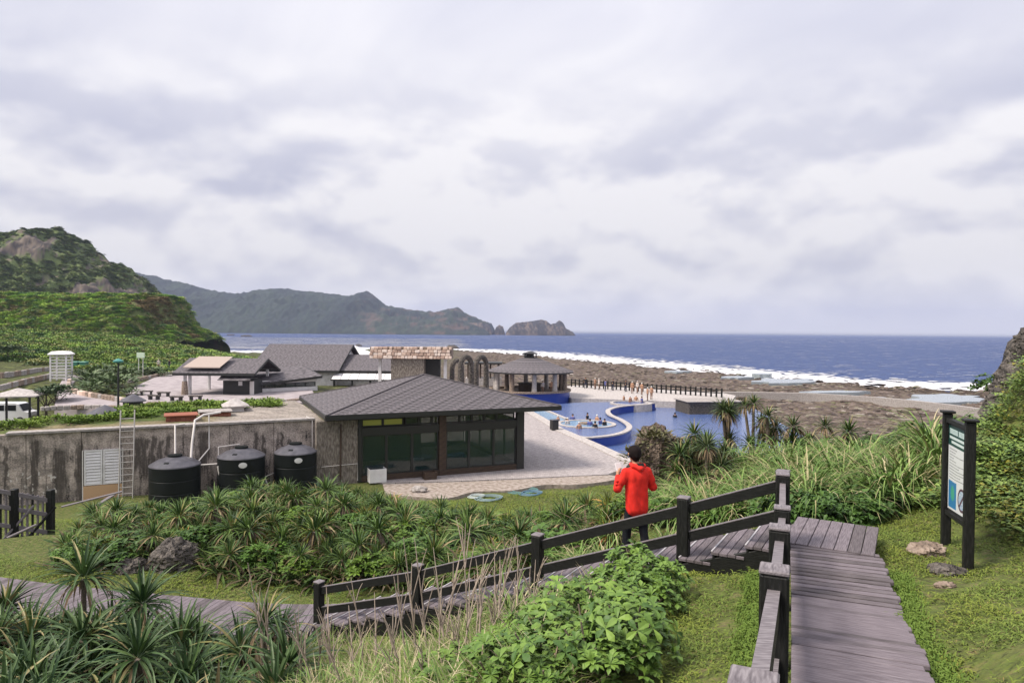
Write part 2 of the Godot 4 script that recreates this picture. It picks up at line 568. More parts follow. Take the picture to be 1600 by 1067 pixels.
func land_at(x: float, d: float) -> float:
	var s := shore_depth(x) - d  # metres to the edge of the reef
	var rough := bumps.get_noise_2d(x * 0.6, d * 0.6) * 0.5 + fine.get_noise_2d(x, d) * 0.35
	var y := 0.75 + rough * 1.1
	y = lerpf(y, 0.35 + rough * 1.6, 1.0 - smoothstep(8.0, 40.0, s))
	# the inhabited shelf and the scrub plain behind the coast
	var plain := smoothstep(14.0, -14.0, x + (d - 80.0) * 0.06)
	var py := 4.6 + smoothstep(90.0, 260.0, d) * 1.5 + maxf(0.0, -x - 60.0) * 0.055 * smoothstep(80.0, 150.0, d) + bumps.get_noise_2d(x * 0.25, d * 0.25) * 0.5 * smoothstep(95.0, 130.0, d)
	var hold := maxf(0.0, -x - 60.0) * 1.1
	py = lerpf(py, 0.9, smoothstep(135.0, 205.0, d - hold))
	var park := smoothstep(22.0, 9.0, Vector2(x + 50.0, (d - 62.0) * 1.1).length())
	py = lerpf(py, 2.6, park)
	py *= smoothstep(0.0, 45.0, s)
	y = lerpf(y, py, plain * smoothstep(0.0, 40.0, s))
	# under the terrace and the pools the rock stays below them
	var built := smoothstep(52.0, 40.0, absf(x - 2.0)) * smoothstep(108.0, 98.0, d + maxf(x, 0.0) * 0.4) * smoothstep(-16.0, -8.0, x)
	y = lerpf(y, 0.9 + rough * 0.2, built)
	if s < 3.0: y = lerpf(y, -1.5, smoothstep(3.0, -8.0, s))
	if d < 50.0: y = minf(y, lerpf(0.5, y, smoothstep(44.0, 50.0, d)))
	return y


func _ready() -> void:
	rng.seed = 20240
	bumps.seed = 3; bumps.frequency = 0.12; bumps.fractal_octaves = 4
	fine.seed = 9; fine.frequency = 0.35; fine.fractal_octaves = 3
	look = Basis(Vector3.RIGHT, -atan(16.0 / 1067.0)) * Basis(Vector3.BACK, 0.0085)
	var cam := Camera3D.new()
	cam.name = "camera"
	cam.fov = rad_to_deg(2.0 * atan(533.5 / 1067.0))
	cam.near = 0.05
	cam.far = 9000.0
	cam.transform = Transform3D(look, EYE)
	add_child(cam)
	var env := Environment.new()
	env.background_mode = Environment.BG_SKY
	var sky := Sky.new()
	var pan := PanoramaSkyMaterial.new()
	pan.panorama = sky_picture()
	sky.sky_material = pan
	env.sky = sky
	env.tonemap_mode = Environment.TONE_MAPPER_LINEAR
	env.tonemap_exposure = 3.1
	env.sdfgi_enabled = true
	env.ssao_enabled = true
	env.ssil_enabled = true
	env.fog_enabled = true
	env.fog_density = 0.00012
	env.fog_light_color = Color(0.80, 0.84, 0.98)
	var we := WorldEnvironment.new()
	we.name = "environment"
	we.environment = env
	add_child(we)
	var sun := DirectionalLight3D.new()
	sun.name = "sun"
	sun.light_energy = 0.5
	sun.light_angular_distance = 18.0
	sun.light_color = Color(1.0, 0.96, 0.90)
	sun.shadow_enabled = true
	add_child(sun)
	sun.look_at_from_position(Vector3(-8, 11, 3.0), Vector3.ZERO)  # high, from the hill side

	survey()
	make_materials()
	make_land()
	make_hills()
	make_terrace()
	make_pavilion()
	make_wall()
	make_village()
	make_boardwalk()
	make_sign()
	make_plants()
	make_people()
	make_small_things()


func make_materials() -> void:
	var grain := ramp_texture([[0.0, lin(.09, .075, .085)], [0.42, lin(.16, .135, .152)], [0.7, lin(.22, .19, .21)], [1.0, lin(.29, .255, .28)]], 0.02, 5, 512)
	M.planks = []
	for k in 5:
		var m := textured(grain, Vector3(0.35, 9.0, 9.0), 0.7, relief(0.03, 4, 4), 0.35, false, 0.35)
		m.uv1_offset = Vector3(k * 0.37, k * 0.21, k * 0.53)
		var t := 0.82 + 0.08 * k
		m.albedo_color = Color(t, t, t * (0.98 + 0.01 * k)).clamp()
		M.planks.append(m)
	var dark := ramp_texture([[0.0, lin(.006, .006, .006)], [0.5, lin(.011, .0115, .0105)], [0.8, lin(.018, .018, .017)], [1.0, lin(.036, .034, .033)]], 0.02, 5, 512, FastNoiseLite.TYPE_SIMPLEX_SMOOTH, 3)
	M.dark_wood = textured(dark, Vector3(0.6, 4.0, 4.0), 0.55, relief(0.03, 4, 6), 0.3, false, 0.35)
	M.dark_post = textured(dark, Vector3(4.0, 0.6, 4.0), 0.55, relief(0.03, 4, 6), 0.3, false, 0.35)
	var worn := ramp_texture([[0.0, lin(.08, .068, .074)], [0.5, lin(.17, .15, .16)], [1.0, lin(.30, .275, .285)]], 0.02, 5, 512, FastNoiseLite.TYPE_SIMPLEX_SMOOTH, 8)
	M.worn_wood = textured(worn, Vector3(0.8, 5.0, 5.0), 0.55, null, 0.0, false)
	M.nosing = mat(lin(.42, .40, .42), 0.45)
	M.ground = textured(ramp_texture([[0.0, lin(.05, .042, .022)], [0.3, lin(.075, .095, .022)], [0.55, lin(.10, .13, .028)], [0.72, lin(.14, .13, .05)], [1.0, lin(.19, .145, .085)]], 0.012, 5, 1024), Vector3.ONE * 0.4, 0.95, relief(0.05, 5, 2), 6.0)
	M.reef = textured(ramp_texture([[0.0, lin(.018, .013, .011)], [0.3, lin(.06, .041, .036)], [0.47, lin(.13, .092, .082)], [0.58, lin(.10, .085, .045)], [0.72, lin(.17, .125, .11)], [1.0, lin(.33, .27, .255)]], 0.012, 6, 1024, FastNoiseLite.TYPE_SIMPLEX_SMOOTH, 7), Vector3(0.045, 0.045, 0.045), 0.9, relief(0.03, 5, 12), 60.0)
	M.reef.vertex_color_use_as_albedo = true
	var water_n := NoiseTexture2D.new()
	var fn := FastNoiseLite.new()
	fn.frequency = 0.02; fn.fractal_octaves = 5; fn.seed = 4
	water_n.noise = fn; water_n.width = 512; water_n.height = 512; water_n.seamless = true; water_n.as_normal_map = true; water_n.bump_strength = 14.0
	M.sea = textured(ramp_texture([[0.0, lin(.013, .028, .085)], [0.38, lin(.026, .052, .15)], [0.6, lin(.046, .080, .205)], [0.82, lin(.085, .128, .28)], [1.0, lin(.20, .25, .40)]], 0.014, 6, 1024, FastNoiseLite.TYPE_SIMPLEX_SMOOTH, 13), Vector3(0.02, 0.02, 0.09), 0.42, null, 0, true, 0.2)
	M.sea.normal_enabled = true
	M.sea.normal_texture = water_n
	M.sea.normal_scale = 1.2
	M.foam = textured(ramp_texture([[0.0, lin(.55, .56, .62)], [0.5, lin(.78, .78, .81)], [1.0, lin(.88, .88, .9)]], 0.03, 4, 256), Vector3.ONE * 0.15, 0.9, relief(0.05, 4, 3), 20.0)
	M.pool = mat(lin(.075, .125, .30), 0.10, 0.5)
	M.pool.normal_enabled = true
	M.pool.uv1_triplanar = true
	M.pool.uv1_world_triplanar = true
	M.pool.uv1_scale = Vector3.ONE * 0.35
	M.pool.normal_texture = water_n
	M.pool.normal_scale = 0.5
	M.shallow = M.pool.duplicate()
	M.shallow.albedo_color = lin(.17, .30, .46)
	M.tide = M.pool.duplicate()
	M.tide.albedo_color = lin(.30, .34, .36)
	M.blue_tile = textured(ramp_texture([[0.0, lin(.012, .03, .17)], [0.5, lin(.022, .05, .27)], [1.0, lin(.05, .10, .40)]], 0.2, 2, 256, FastNoiseLite.TYPE_CELLULAR), Vector3.ONE * 1.2, 0.25)
	M.concrete = textured(ramp_texture([[0.0, lin(.18, .16, .15)], [0.5, lin(.33, .30, .285)], [1.0, lin(.44, .41, .40)]], 0.02, 6, 512), Vector3.ONE * 0.4, 0.9, relief(0.08, 4, 3), 1.0)
	M.kerb = textured(ramp_texture([[0.0, lin(.26, .235, .225)], [0.5, lin(.42, .385, .37)], [1.0, lin(.54, .505, .49)]], 0.02, 6, 512, FastNoiseLite.TYPE_SIMPLEX_SMOOTH, 2), Vector3.ONE * 0.3, 0.85)
	M.dirt = textured(ramp_texture([[0.0, lin(.16, .13, .10)], [0.5, lin(.30, .25, .22)], [0.8, lin(.38, .33, .30)], [1.0, lin(.22, .22, .10)]], 0.02, 6, 512, FastNoiseLite.TYPE_SIMPLEX_SMOOTH, 51), Vector3.ONE * 0.3, 0.95)
	M.asphalt = textured(ramp_texture([[0.0, lin(.22, .19, .20)], [0.5, lin(.33, .29, .30)], [1.0, lin(.42, .38, .39)]], 0.012, 6, 512, FastNoiseLite.TYPE_SIMPLEX_SMOOTH, 21), Vector3.ONE * 0.12, 0.9)
	M.stone = textured(ramp_texture([[0.0, lin(.09, .07, .055)], [0.4, lin(.20, .15, .12)], [0.65, lin(.33, .26, .21)], [1.0, lin(.46, .38, .32)]], 0.03, 5, 512, FastNoiseLite.TYPE_SIMPLEX_SMOOTH, 17), Vector3.ONE * 0.35, 0.9, relief(0.06, 5, 8), 5.0)
	M.rough_concrete = textured(ramp_texture([[0.0, lin(.07, .058, .048)], [0.4, lin(.16, .135, .115)], [0.65, lin(.27, .235, .205)], [1.0, lin(.38, .34, .31)]], 0.02, 6, 512, FastNoiseLite.TYPE_SIMPLEX_SMOOTH, 57), Vector3(0.9, 0.25, 0.9), 0.92, relief(0.06, 5, 8), 3.0)
	M.pink_stones = []
	for q in [[.60, .45, .37], [.70, .56, .48], [.45, .32, .26], [.76, .64, .57]]:
		M.pink_stones.append(mat(lin(q[0], q[1], q[2]), 0.9))
	M.rock = textured(ramp_texture([[0.0, lin(.02, .019, .018)], [0.4, lin(.075, .066, .06)], [0.7, lin(.16, .14, .125)], [1.0, lin(.30, .27, .24)]], 0.02, 6, 512, FastNoiseLite.TYPE_SIMPLEX_SMOOTH, 19), Vector3.ONE * 0.45, 0.95, relief(0.04, 6, 9), 14.0)
	M.coral = textured(ramp_texture([[0.0, lin(.035, .026, .02)], [0.4, lin(.12, .09, .07)], [0.7, lin(.26, .20, .16)], [1.0, lin(.42, .35, .30)]], 0.035, 6, 512, FastNoiseLite.TYPE_SIMPLEX_SMOOTH, 23), Vector3.ONE * 0.6, 0.95, relief(0.05, 6, 14), 14.0)
	M.shingle = StandardMaterial3D.new()
	M.shingle.albedo_texture = shingle_picture()
	M.shingle.roughness = 0.8
	M.shingle.metallic_specular = 0.3
	M.dark_trim = mat(lin(.018, .018, .017), 0.5)
	M.brown_trim = textured(ramp_texture([[0.0, lin(.03, .02, .014)], [1.0, lin(.10, .065, .045)]], 0.02, 4, 256), Vector3(0.5, 3, 0.5), 0.7)
	M.white_paint = textured(ramp_texture([[0.0, lin(.55, .53, .53)], [0.5, lin(.72, .70, .71)], [1.0, lin(.80, .79, .80)]], 0.02, 5, 256), Vector3.ONE * 0.3, 0.6)
	M.cream = mat(lin(.52, .33, .19), 0.7)
	M.window_glass = mat(lin(.010, .032, .032, 0.5), 0.03, 0.5)
	M.window_glass.transparency = BaseMaterial3D.TRANSPARENCY_ALPHA
	M.yellow_glass = mat(lin(.5, .52, .12), 0.2)
	M.pale_glass = mat(lin(.62, .66, .64), 0.15)
	M.tank = mat(lin(.008, .010, .010), 0.5, 0.3)
	M.tank_lid = textured(ramp_texture([[0.0, lin(.05, .05, .06)], [1.0, lin(.12, .115, .135)]], 0.02, 4, 256), Vector3.ONE * 0.5, 0.45)
	M.pipe = mat(lin(.62, .58, .56), 0.5)
	M.brick = []
	for q in [[.26, .085, .05], [.20, .07, .045], [.31, .12, .08]]:
		M.brick.append(mat(lin(q[0], q[1], q[2]), 0.9))
	M.steel = mat(lin(.50, .47, .45), 0.4)
	M.steel.metallic = 0.5
	M.rust = mat(lin(.12, .06, .035), 0.85)
	M.leaf = tinted(0.52, 0.26, 0.4)
	M.dull_leaf = tinted(0.7, 0.26, 0.3)
	M.skin_cloth = tinted(0.8, 0.0, 0.3)
	M.bark = textured(ramp_texture([[0.0, lin(.08, .06, .045)], [1.0, lin(.30, .25, .20)]], 0.04, 5, 256), Vector3(3, 3, 3), 0.95, relief(0.08, 4, 2), 1.0, false)
	M.twig = mat(lin(.36, .29, .24), 0.9)


func shingle_picture() -> ImageTexture:
	var im := Image.create(512, 512, false, Image.FORMAT_RGB8)
	var r := RandomNumberGenerator.new()
	r.seed = 5
	var fn := FastNoiseLite.new(); fn.frequency = 0.012; fn.fractal_octaves = 4
	for row in 32:
		var x := 0
		while x < 512:
			var w := r.randi_range(10, 44)
			var t := 0.118 + r.randf_range(-0.022, 0.022) + fn.get_noise_2d(x, row * 16) * 0.09
			im.fill_rect(Rect2i(x, row * 16, w, 16), lin(t * 1.04, t * 0.94, t * 1.02))
			im.fill_rect(Rect2i(x, row * 16 + 13, w, 3), lin(t * 0.78, t * 0.72, t * 0.77))
			x += w
	return ImageTexture.create_from_image(im)


func make_land() -> void:
	# the slope the eye stands on, down to the building
	var nx := 190
	var nd := 150
	var at := func(i: int, j: int) -> Vector3:
		var x := lerpf(GX0 + 0.5, GX1 - 1.0, i / (nx - 1.0))
		var d := 0.3 + 46.0 * pow(j / (nd - 1.0), 1.5)
		return on_ground(x, d)
	setting("ground", sheet(nx, nd, at), M.ground, "green turf slope falling from the boardwalk to the hot spring terrace")

	for q in [[-1200, 520, 900.0], [0, 521, 420.0], [320, 0, 318.0], [420, 552, 0.0], [500, 549, 0.0], [600, 546, 0.0], [720, 548, 0.0], [800, 553, 0.0], [900, 563, 0.0], [1000, 572, 0.0], [1100, 582, 0.0], [1200, 592, 0.0], [1300, 600, 0.0], [1400, 606, 0.0], [1560, 610, 0.0], [1700, 614, 0.0]]:
		var p: Vector3 = gp(q[0], q[1], 11.5) if q[2] == 0.0 else Vector3((q[0] - 800.0) / 1067.0 * q[2], 0, -q[2])
		shore.append(Vector2(p.x, -p.z))
	shore.append(Vector2(400, 120))
	var mx := 300
	var md := 170
	var place := func(i: int, j: int) -> Vector3:
		var d := 40.0 + 560.0 * pow(j / (md - 1.0), 1.7)
		var x := lerpf(-0.95, 0.95, i / (mx - 1.0)) * (d + 30.0)
		return Vector3(x, land_at(x, d), -d)
	var hue := func(_i: int, _j: int, q: Vector3) -> Color:  # algae, bare coral rock and turf
		var s := shore_depth(q.x) + q.z
		var wet := smoothstep(34.0, 12.0, s + bumps.get_noise_2d(q.x, q.z) * 26.0)
		var c := Color(1, 1, 1).lerp(Color(0.42, 0.36, 0.24), wet)
		var turf := smoothstep(-4.0, -26.0, q.x + (-q.z - 80.0) * 0.06 + bumps.get_noise_2d(q.x * 2.0, q.z * 2.0) * 10.0)
		return c.lerp(Color(0.55, 0.85, 0.25), turf)
	setting("reef", sheet(mx, md, place, hue), M.reef, "brown coral rock flat with algae and tide pools along the shore")

	# the open sea
	var sea := MB.new()
	sea.quad(Vector3(-6000, 0, -70), Vector3(6000, 0, -70), Vector3(6000, 0, -5200), Vector3(-6000, 0, -5200))
	setting("sea", sea.done(), M.sea, "deep blue choppy open sea reaching to the horizon")
	# surf along the edge of the reef, torn by noise
	var line := []
	for k in shore.size() - 1:
		if shore[k].x < -420.0: continue
		var steps := maxi(2, int(shore[k].distance_to(shore[k + 1]) / 1.6))
		for s in steps:
			line.append(shore[k].lerp(shore[k + 1], float(s) / steps))
	var fx := line.size()
	var fz := 34
	var foam_at := func(i: int, j: int) -> Vector3:
		var p: Vector2 = line[i]
		var q: Vector2 = (line[mini(i + 3, fx - 1)] - line[maxi(i - 3, 0)]).normalized()
		var out := Vector2(-q.y, q.x)
		if out.y < 0: out = -out
		var o: Vector2 = p + out * (j * (1.0 + p.y * 0.0022) - 6.0)
		var y := 0.12 + 0.75 * maxf(0.0, bumps.get_noise_2d(o.x * 1.3, o.y * 1.3) + 0.25) * sin(PI * clampf(j / 20.0, 0, 1)) + 0.12 * fine.get_noise_2d(o.x * 3.0, o.y * 3.0)
		if j < 10: y = maxf(y, land_at(o.x, o.y) + 0.06)
		return Vector3(o.x, y, -o.y)
	var foam_keep := func(i: int, j: int) -> bool:
		var p: Vector3 = foam_at.call(i, j)
		var t := j / 33.0
		var want := 1.15 - absf(t - 0.3) * 3.0
		return want + bumps.get_noise_2d(p.x * 1.0 + 50.0, p.z * 2.6) * 1.5 + fine.get_noise_2d(p.x * 1.6, p.z * 3.0) * 0.9 > 0.25
	setting("surf", sheet(fx, fz, foam_at, null, foam_keep), M.foam, "white surf breaking along the edge of the coral reef", "stuff")
	# whitecaps out on the water
	var cap := MB.new()
	for k in 9:
		var x := k / 8.0 * 2.0 - 1.0
		cap.leaf(Vector3(x * 1.5, 0.02, rnd(-0.2, 0.2)), Vector3(1, 0.1, rnd(-0.25, 0.25)), rnd(0.7, 1.6), rnd(0.14, 0.4), 0.12, 3, 0.4, 0.1)
	var caps := []
	for k in 2200:
		var d := 150.0 + 1500.0 * pow(rng.randf(), 1.8)
		var x := rnd(-0.42, 0.85) * d
		if d < shore_depth(x) + 22.0: continue
		caps.append(Transform3D(Basis(Vector3.UP, rnd(-0.25, 0.25)).scaled(Vector3(rnd(0.5, 1.5), 0.8, rnd(0.6, 1.3)) * (0.5 + d / 420.0)), Vector3(x, 0.1, -d)))
	for k in 1600:  # breakers rolling into the bay
		var d := rnd(390, 950)
		var x := rnd(-0.43, -0.08) * d
		if d < shore_depth(x) + 8.0: continue
		caps.append(Transform3D(Basis(Vector3.UP, rnd(-0.2, 0.2)).scaled(Vector3(rnd(1.5, 4.5), 1.0, rnd(1.0, 2.4)) * 1.6), Vector3(x, 0.12, -d)))
	var wc := many(self, "whitecap_foam", cap.done(), M.foam, caps)
	wc.set_meta("label", "small white wave crests scattered over the open sea"); wc.set_meta("category", "foam")
	# loose coral blocks and ledges scattered over the flat
	var lump := MB.new()
	for k in 5:
		var o := Vector3(rnd(-.5, .5), 0, rnd(-.5, .5)) * (0.0 if k == 0 else 1.0)
		var s := rnd(0.35, 0.75)
		var ring := []
		for a in 7: ring.append(o + Vector3(cos(a * 0.9) * s * rnd(0.7, 1.2), 0, sin(a * 0.9) * s * rnd(0.7, 1.2)))
		var top := []
		for a in 7: top.append(ring[a].lerp(o, rnd(0.15, 0.5)) + Vector3(0, rnd(0.18, 0.5) * s, 0))
		for a in 7:
			var b := (a + 1) % 7
			lump.quad(ring[b], ring[a], top[a], top[b])
			lump.tri(o + Vector3(0, s * 0.5, 0), top[b], top[a])
	var lumps := []
	var lcol := []
	for k in 26000:
		var d := 74.0 + 230.0 * pow(rng.randf(), 1.6)
		var x := rnd(-0.08, 0.78) * d
		if shore_depth(x) - d < 2.0 or d < 106.0 - maxf(x, 0.0) * 0.45 and x < 27.0: continue
		var n := bumps.get_noise_2d(x * 0.9, d * 0.9)
		if n < -0.02 or land_at(x, d) > 2.2: continue
		lumps.append(Transform3D(Basis(Vector3.UP, rnd(0, TAU)).scaled(Vector3(rnd(0.6, 1.6), rnd(0.4, 1.1), rnd(0.6, 1.6)) * rnd(0.28, 0.8)), Vector3(x, land_at(x, d) - 0.08, -d)))
		lcol.append(blend(Color(.035, .027, .022), Color(.15, .115, .095)) if rng.randf() < 0.8 else blend(Color(.10, .10, .04), Color(.30, .26, .24)))
	var rubble := many(self, "coral_rubble", lump.done(), tinted(0.95), lumps, lcol)
	rubble.set_meta("label", "loose brown coral blocks strewn over the reef flat"); rubble.set_meta("category", "rubble")
	# tide pools on the reef
	for q in [[1225, 595, 62, 4], [1150, 589, 30, 2], [1300, 612, 60, 2.2], [1360, 622, 40, 2], [1060, 580, 22, 1.4], [1190, 584, 20, 1.2], [1480, 622, 70, 8.5]]:
		var poly := PackedVector2Array()
		for k in 26:
			var a := TAU * k / 26
			var e := 0.8 + 0.45 * fine.get_noise_2d(cos(a) * 3.0 + q[0], sin(a) * 3.0)
			var p := gp(q[0] + cos(a) * q[2] * e, q[1] - sin(a) * q[3] * e, 10.25)
			poly.append(Vector2(p.x, -p.z))
		var m := MB.new()
		m.prism(poly, 0.2, 1.28)
		setting("tide_pool", m.done(), M.tide, "pale still tide pool lying in the brown coral reef")


func ridge(xs: Array, depth: float) -> Array:  # silhouette pixels -> [x, y] at that depth
	var out := []
	for q in xs:
		var p := far(q[0], q[1], depth)
		out.append(Vector2(p.x, p.y))
	return out

func along(line: Array, x: float) -> float:
	if x <= line[0].x: return line[0].y
	for k in line.size() - 1:
		if x <= line[k + 1].x:
			return lerpf(line[k].y, line[k + 1].y, (x - line[k].x) / (line[k + 1].x - line[k].x))
	return line[-1].y

func hill(called: String, label: String, line: Array, depth: float, front: float, back: float, nx: int, nz: int, rough: float, freq: float, tint: Callable, material: Material, power := 1.0, foot := 0.0) -> Callable:
	var fn := FastNoiseLite.new()
	fn.seed = int(depth); fn.frequency = freq; fn.fractal_octaves = 5
	fn.fractal_type = FastNoiseLite.FRACTAL_RIDGED
	var fs := FastNoiseLite.new()
	fs.seed = 4; fs.frequency = freq * 6.0; fs.fractal_octaves = 3
	var height := func(x: float, z: float) -> float:  # z: metres behind the ridge
		var top := along(line, x)
		var t := clampf(1.0 + z / front, 0, 1) if z < 0 else clampf(1.0 - z / back, 0, 1)
		var e := pow(t, power)
		var y := foot - 2.0 + (top - foot + 2.0) * e
		return y + (fn.get_noise_2d(x, z) * rough * sin(PI * minf(t, 0.97)) + fs.get_noise_2d(x, z) * rough * 0.22) * clampf((top - foot) / 10.0, 0, 1)
	var x0: float = line[0].x
	var x1: float = line[-1].x
	var at := func(i: int, j: int) -> Vector3:
		var x := lerpf(x0, x1, i / (nx - 1.0))
		var z := lerpf(-front, back, j / (nz - 1.0))
		return Vector3(x, height.call(x, z), -(depth + z))
	setting(called, sheet(nx, nz, at, tint), material, label)
	return height


func make_hills() -> void:
	var bare := tinted(0.95)
	bare.cull_mode = BaseMaterial3D.CULL_BACK
	var spots := FastNoiseLite.new(); spots.seed = 31; spots.frequency = 0.02; spots.fractal_octaves = 5
	var grain := FastNoiseLite.new(); grain.seed = 77; grain.frequency = 0.15; grain.fractal_octaves = 3
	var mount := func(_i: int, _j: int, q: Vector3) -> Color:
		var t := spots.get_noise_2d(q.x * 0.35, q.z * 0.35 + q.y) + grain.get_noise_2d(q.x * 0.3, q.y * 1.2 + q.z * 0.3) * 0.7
		var c := Color(0.009, 0.018, 0.019).lerp(Color(0.026, 0.040, 0.027), clampf(t + 0.5, 0, 1))  # forest green with the blue of distant haze mixed into the colour
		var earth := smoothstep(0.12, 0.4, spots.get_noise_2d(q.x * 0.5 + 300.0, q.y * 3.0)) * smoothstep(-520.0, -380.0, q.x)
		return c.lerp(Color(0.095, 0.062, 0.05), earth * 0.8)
	hill("mountain", "forested mountain ridge across the bay, coloured with haze blue", ridge([[150, 420], [225, 428], [262, 437], [300, 446], [345, 456], [372, 459], [400, 453], [440, 451], [480, 455], [520, 459], [545, 462], [572, 455], [585, 462], [603, 478], [640, 484], [680, 488], [700, 484], [715, 480], [728, 490], [745, 497], [752, 503], [765, 505], [770, 519]], 2300.0), 2300.0, 480.0, 500.0, 420, 60, 22.0, 0.006, mount, bare, 0.8)
	var cliff := func(_i: int, _j: int, q: Vector3) -> Color:
		var t := grain.get_noise_2d(q.x * 0.6, q.y * 1.5)
		return Color(0.03, 0.03, 0.034).lerp(Color(0.13, 0.10, 0.08), smoothstep(-0.1, 0.5, t + spots.get_noise_2d(q.x, q.y * 2.0)))
	hill("headland", "dark rocky headland at the end of the mountain ridge", ridge([[590, 519], [612, 505], [640, 500], [660, 502], [690, 506], [715, 508], [735, 504], [752, 504], [764, 507], [770, 520]], 2050.0), 2050.0, 60.0, 120.0, 150, 26, 10.0, 0.02, cliff, bare, 0.55)
	hill("sea_stack", "small pointed rock stack standing between headland and islet", ridge([[772, 520], [775, 511], [780, 507], [786, 510], [789, 521]], 2050.0), 2050.0, 20.0, 30.0, 30, 14, 3.0, 0.03, cliff, bare, 0.6)
	hill("rocky_islet", "rugged dark islet with a knobbed end out at sea", ridge([[790, 521], [796, 512], [806, 504], [826, 502], [846, 499], [854, 501], [860, 506], [868, 505], [874, 500], [880, 504], [884, 513], [893, 518], [897, 522]], 2000.0), 2000.0, 60.0, 70.0, 90, 24, 6.0, 0.03, cliff, bare, 0.55)
	# rocks awash inside the bay
	for q in [[560, 538, 9, 3], [706, 538, 16, 7], [692, 542, 9, 3], [385, 523, 14, 3], [360, 522, 10, 2]]:
		var p := gp(q[0], q[1] + q[3], 11.5)
		boulder("sea_rock", "low black rock awash in the bay beyond the hall roofs", p + Vector3(0, 0.3, 0), Vector3(q[2] * -p.z / 1067.0 * 1.2, q[3] * 1.6 * -p.z / 1067.0, q[2] * -p.z / 1067.0), int(q[0]), "rocks awash in the bay", M.rock)

	# the steep hill above the scrub
	var rocky := func(x: float, y: float, z: float) -> float:  # above zero where bare rock breaks through
		var crag := smoothstep(1.0, 0.1, Vector2((x + 288.0) / 26.0, (y - 62.0) / 15.0).length()) + 0.8 * smoothstep(1.0, 0.1, Vector2((x + 236.0) / 24.0, (y - 34.0) / 12.0).length())
		return spots.get_noise_2d(x * 3.0, y * 2.2 + z) * 1.1 + grain.get_noise_3d(x, y, z) * 0.5 + crag * 0.62 - 0.36
	var slope := func(_i: int, _j: int, q: Vector3) -> Color:
		var t := spots.get_noise_2d(q.x * 1.2, q.y * 2.2)
		var c := Color(0.07, 0.10, 0.038).lerp(Color(0.13, 0.165, 0.055), clampf(grain.get_noise_2d(q.x, q.y) + 0.5, 0, 1))
		return c.lerp(Color(0.15, 0.122, 0.10).lerp(Color(0.045, 0.04, 0.042), clampf(grain.get_noise_2d(q.x * 1.7, q.y * 1.7) * 1.6 + 0.45, 0, 1)), smoothstep(0.0, 0.22, rocky.call(q.x, q.y, q.z)))
	var hl := ridge([[-260, 420], [-120, 375], [0, 362], [40, 364], [70, 360], [88, 355], [100, 361], [115, 368], [128, 373], [142, 381], [150, 392], [165, 403], [185, 412], [205, 421], [222, 433], [235, 446], [250, 461], [262, 490], [275, 515]], 450.0)
	var hh := hill("steep_hill", "steep green hill with bare brown crags near its peak", hl, 450.0, 150.0, 30.0, 260, 110, 13.0, 0.013, slope, bare, 0.75, 4.0)
	# the flat topped terrace below it
	var mesa_c := func(_i: int, _j: int, q: Vector3) -> Color:
		var t := grain.get_noise_2d(q.x * 1.5, q.z * 1.5)
		return Color(0.11, 0.14, 0.045).lerp(Color(0.20, 0.165, 0.08), smoothstep(0.1, 0.5, t))
	var ml := ridge([[-300, 452], [-100, 456], [0, 458], [60, 460], [150, 461], [220, 461], [262, 463], [280, 465], [286, 474], [292, 492], [300, 508], [325, 520], [336, 530]], 250.0)
	var mh := hill("flat_hill", "flat topped green coastal hill below the steep hill", ml, 250.0, 46.0, 14.0, 240, 80, 3.0, 0.03, mesa_c, bare, 0.3, 2.5)

	# scrub on the hills and the coastal plain
	var clumps := []
	for k in 3:
		var b := MB.new()
		for q in 150:
			var a := Vector3(rnd(-1, 1), rnd(-0.2, 1), rnd(-1, 1)).normalized()
			var g := rnd(0.75, 1.25)
			b.col = Color(0.95, 1.0, 0.9) * g
			b.leaf(a * rnd(0.45, 0.95) * Vector3(1, 0.75, 1), a + Vector3(rnd(-0.6, 0.6), rnd(0, 0.7), rnd(-0.6, 0.6)), rnd(0.25, 0.5), rnd(0.12, 0.22), 0.4, 2, 0.5)
		clumps.append(b.done())
	M.clumps = clumps
	var sets := [[], [], []]
	var cols := [[], [], []]
	var shades := [Color(.06, .095, .026), Color(.09, .14, .03), Color(.035, .062, .026), Color(.135, .18, .04), Color(.12, .12, .05)]
	for k in 42000:
		var zone := k % 10
		var p: Vector3
		var s: float
		var c: Color = shades[rng.randi() % 5]
		if zone < 3:
			var x := rnd(hl[0].x * 0.8, hl[-1].x); var z := rnd(-150, 6)
			p = Vector3(x, hh.call(x, z), -(450 + z))
			if rocky.call(x, p.y, p.z) > 0.04: continue
			s = rnd(0.5, 1.5)
			c = (c * 1.7).lerp(Color(.11, .12, .09), 0.35)
		elif zone < 5:
			var x := rnd(ml[0].x * 0.85, ml[-1].x); var z := rnd(-46, 8)
			p = Vector3(x, mh.call(x, z), -(250 + z)); s = rnd(0.4, 1.3)
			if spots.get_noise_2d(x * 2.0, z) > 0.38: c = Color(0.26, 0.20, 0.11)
			else: c = c * 3.2  # scrub colour raised to make up for the weak light on this slope
		else:
			var d := rnd(101, 330)
			var x := rnd(-0.95, -0.16) * d - 14.0
			var edge := 106.0 + 12.0 * sin(x * 0.05)
			if d < edge or shore_depth(x) - d < 4.0 or (d > 240 and x > -95): continue
			p = Vector3(x, land_at(x, d), -d)
			s = rnd(0.45, 1.25) * (0.8 + d / 400.0)
			if p.y < 3.0: continue
			c = c * (2.0 + 0.9 * bumps.get_noise_2d(x * 0.5, d * 0.5))
		var w := rng.randi() % 3
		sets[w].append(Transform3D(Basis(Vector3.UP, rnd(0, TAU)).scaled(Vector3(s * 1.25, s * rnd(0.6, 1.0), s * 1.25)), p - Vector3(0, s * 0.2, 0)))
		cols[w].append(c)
	var scrub := Node3D.new()
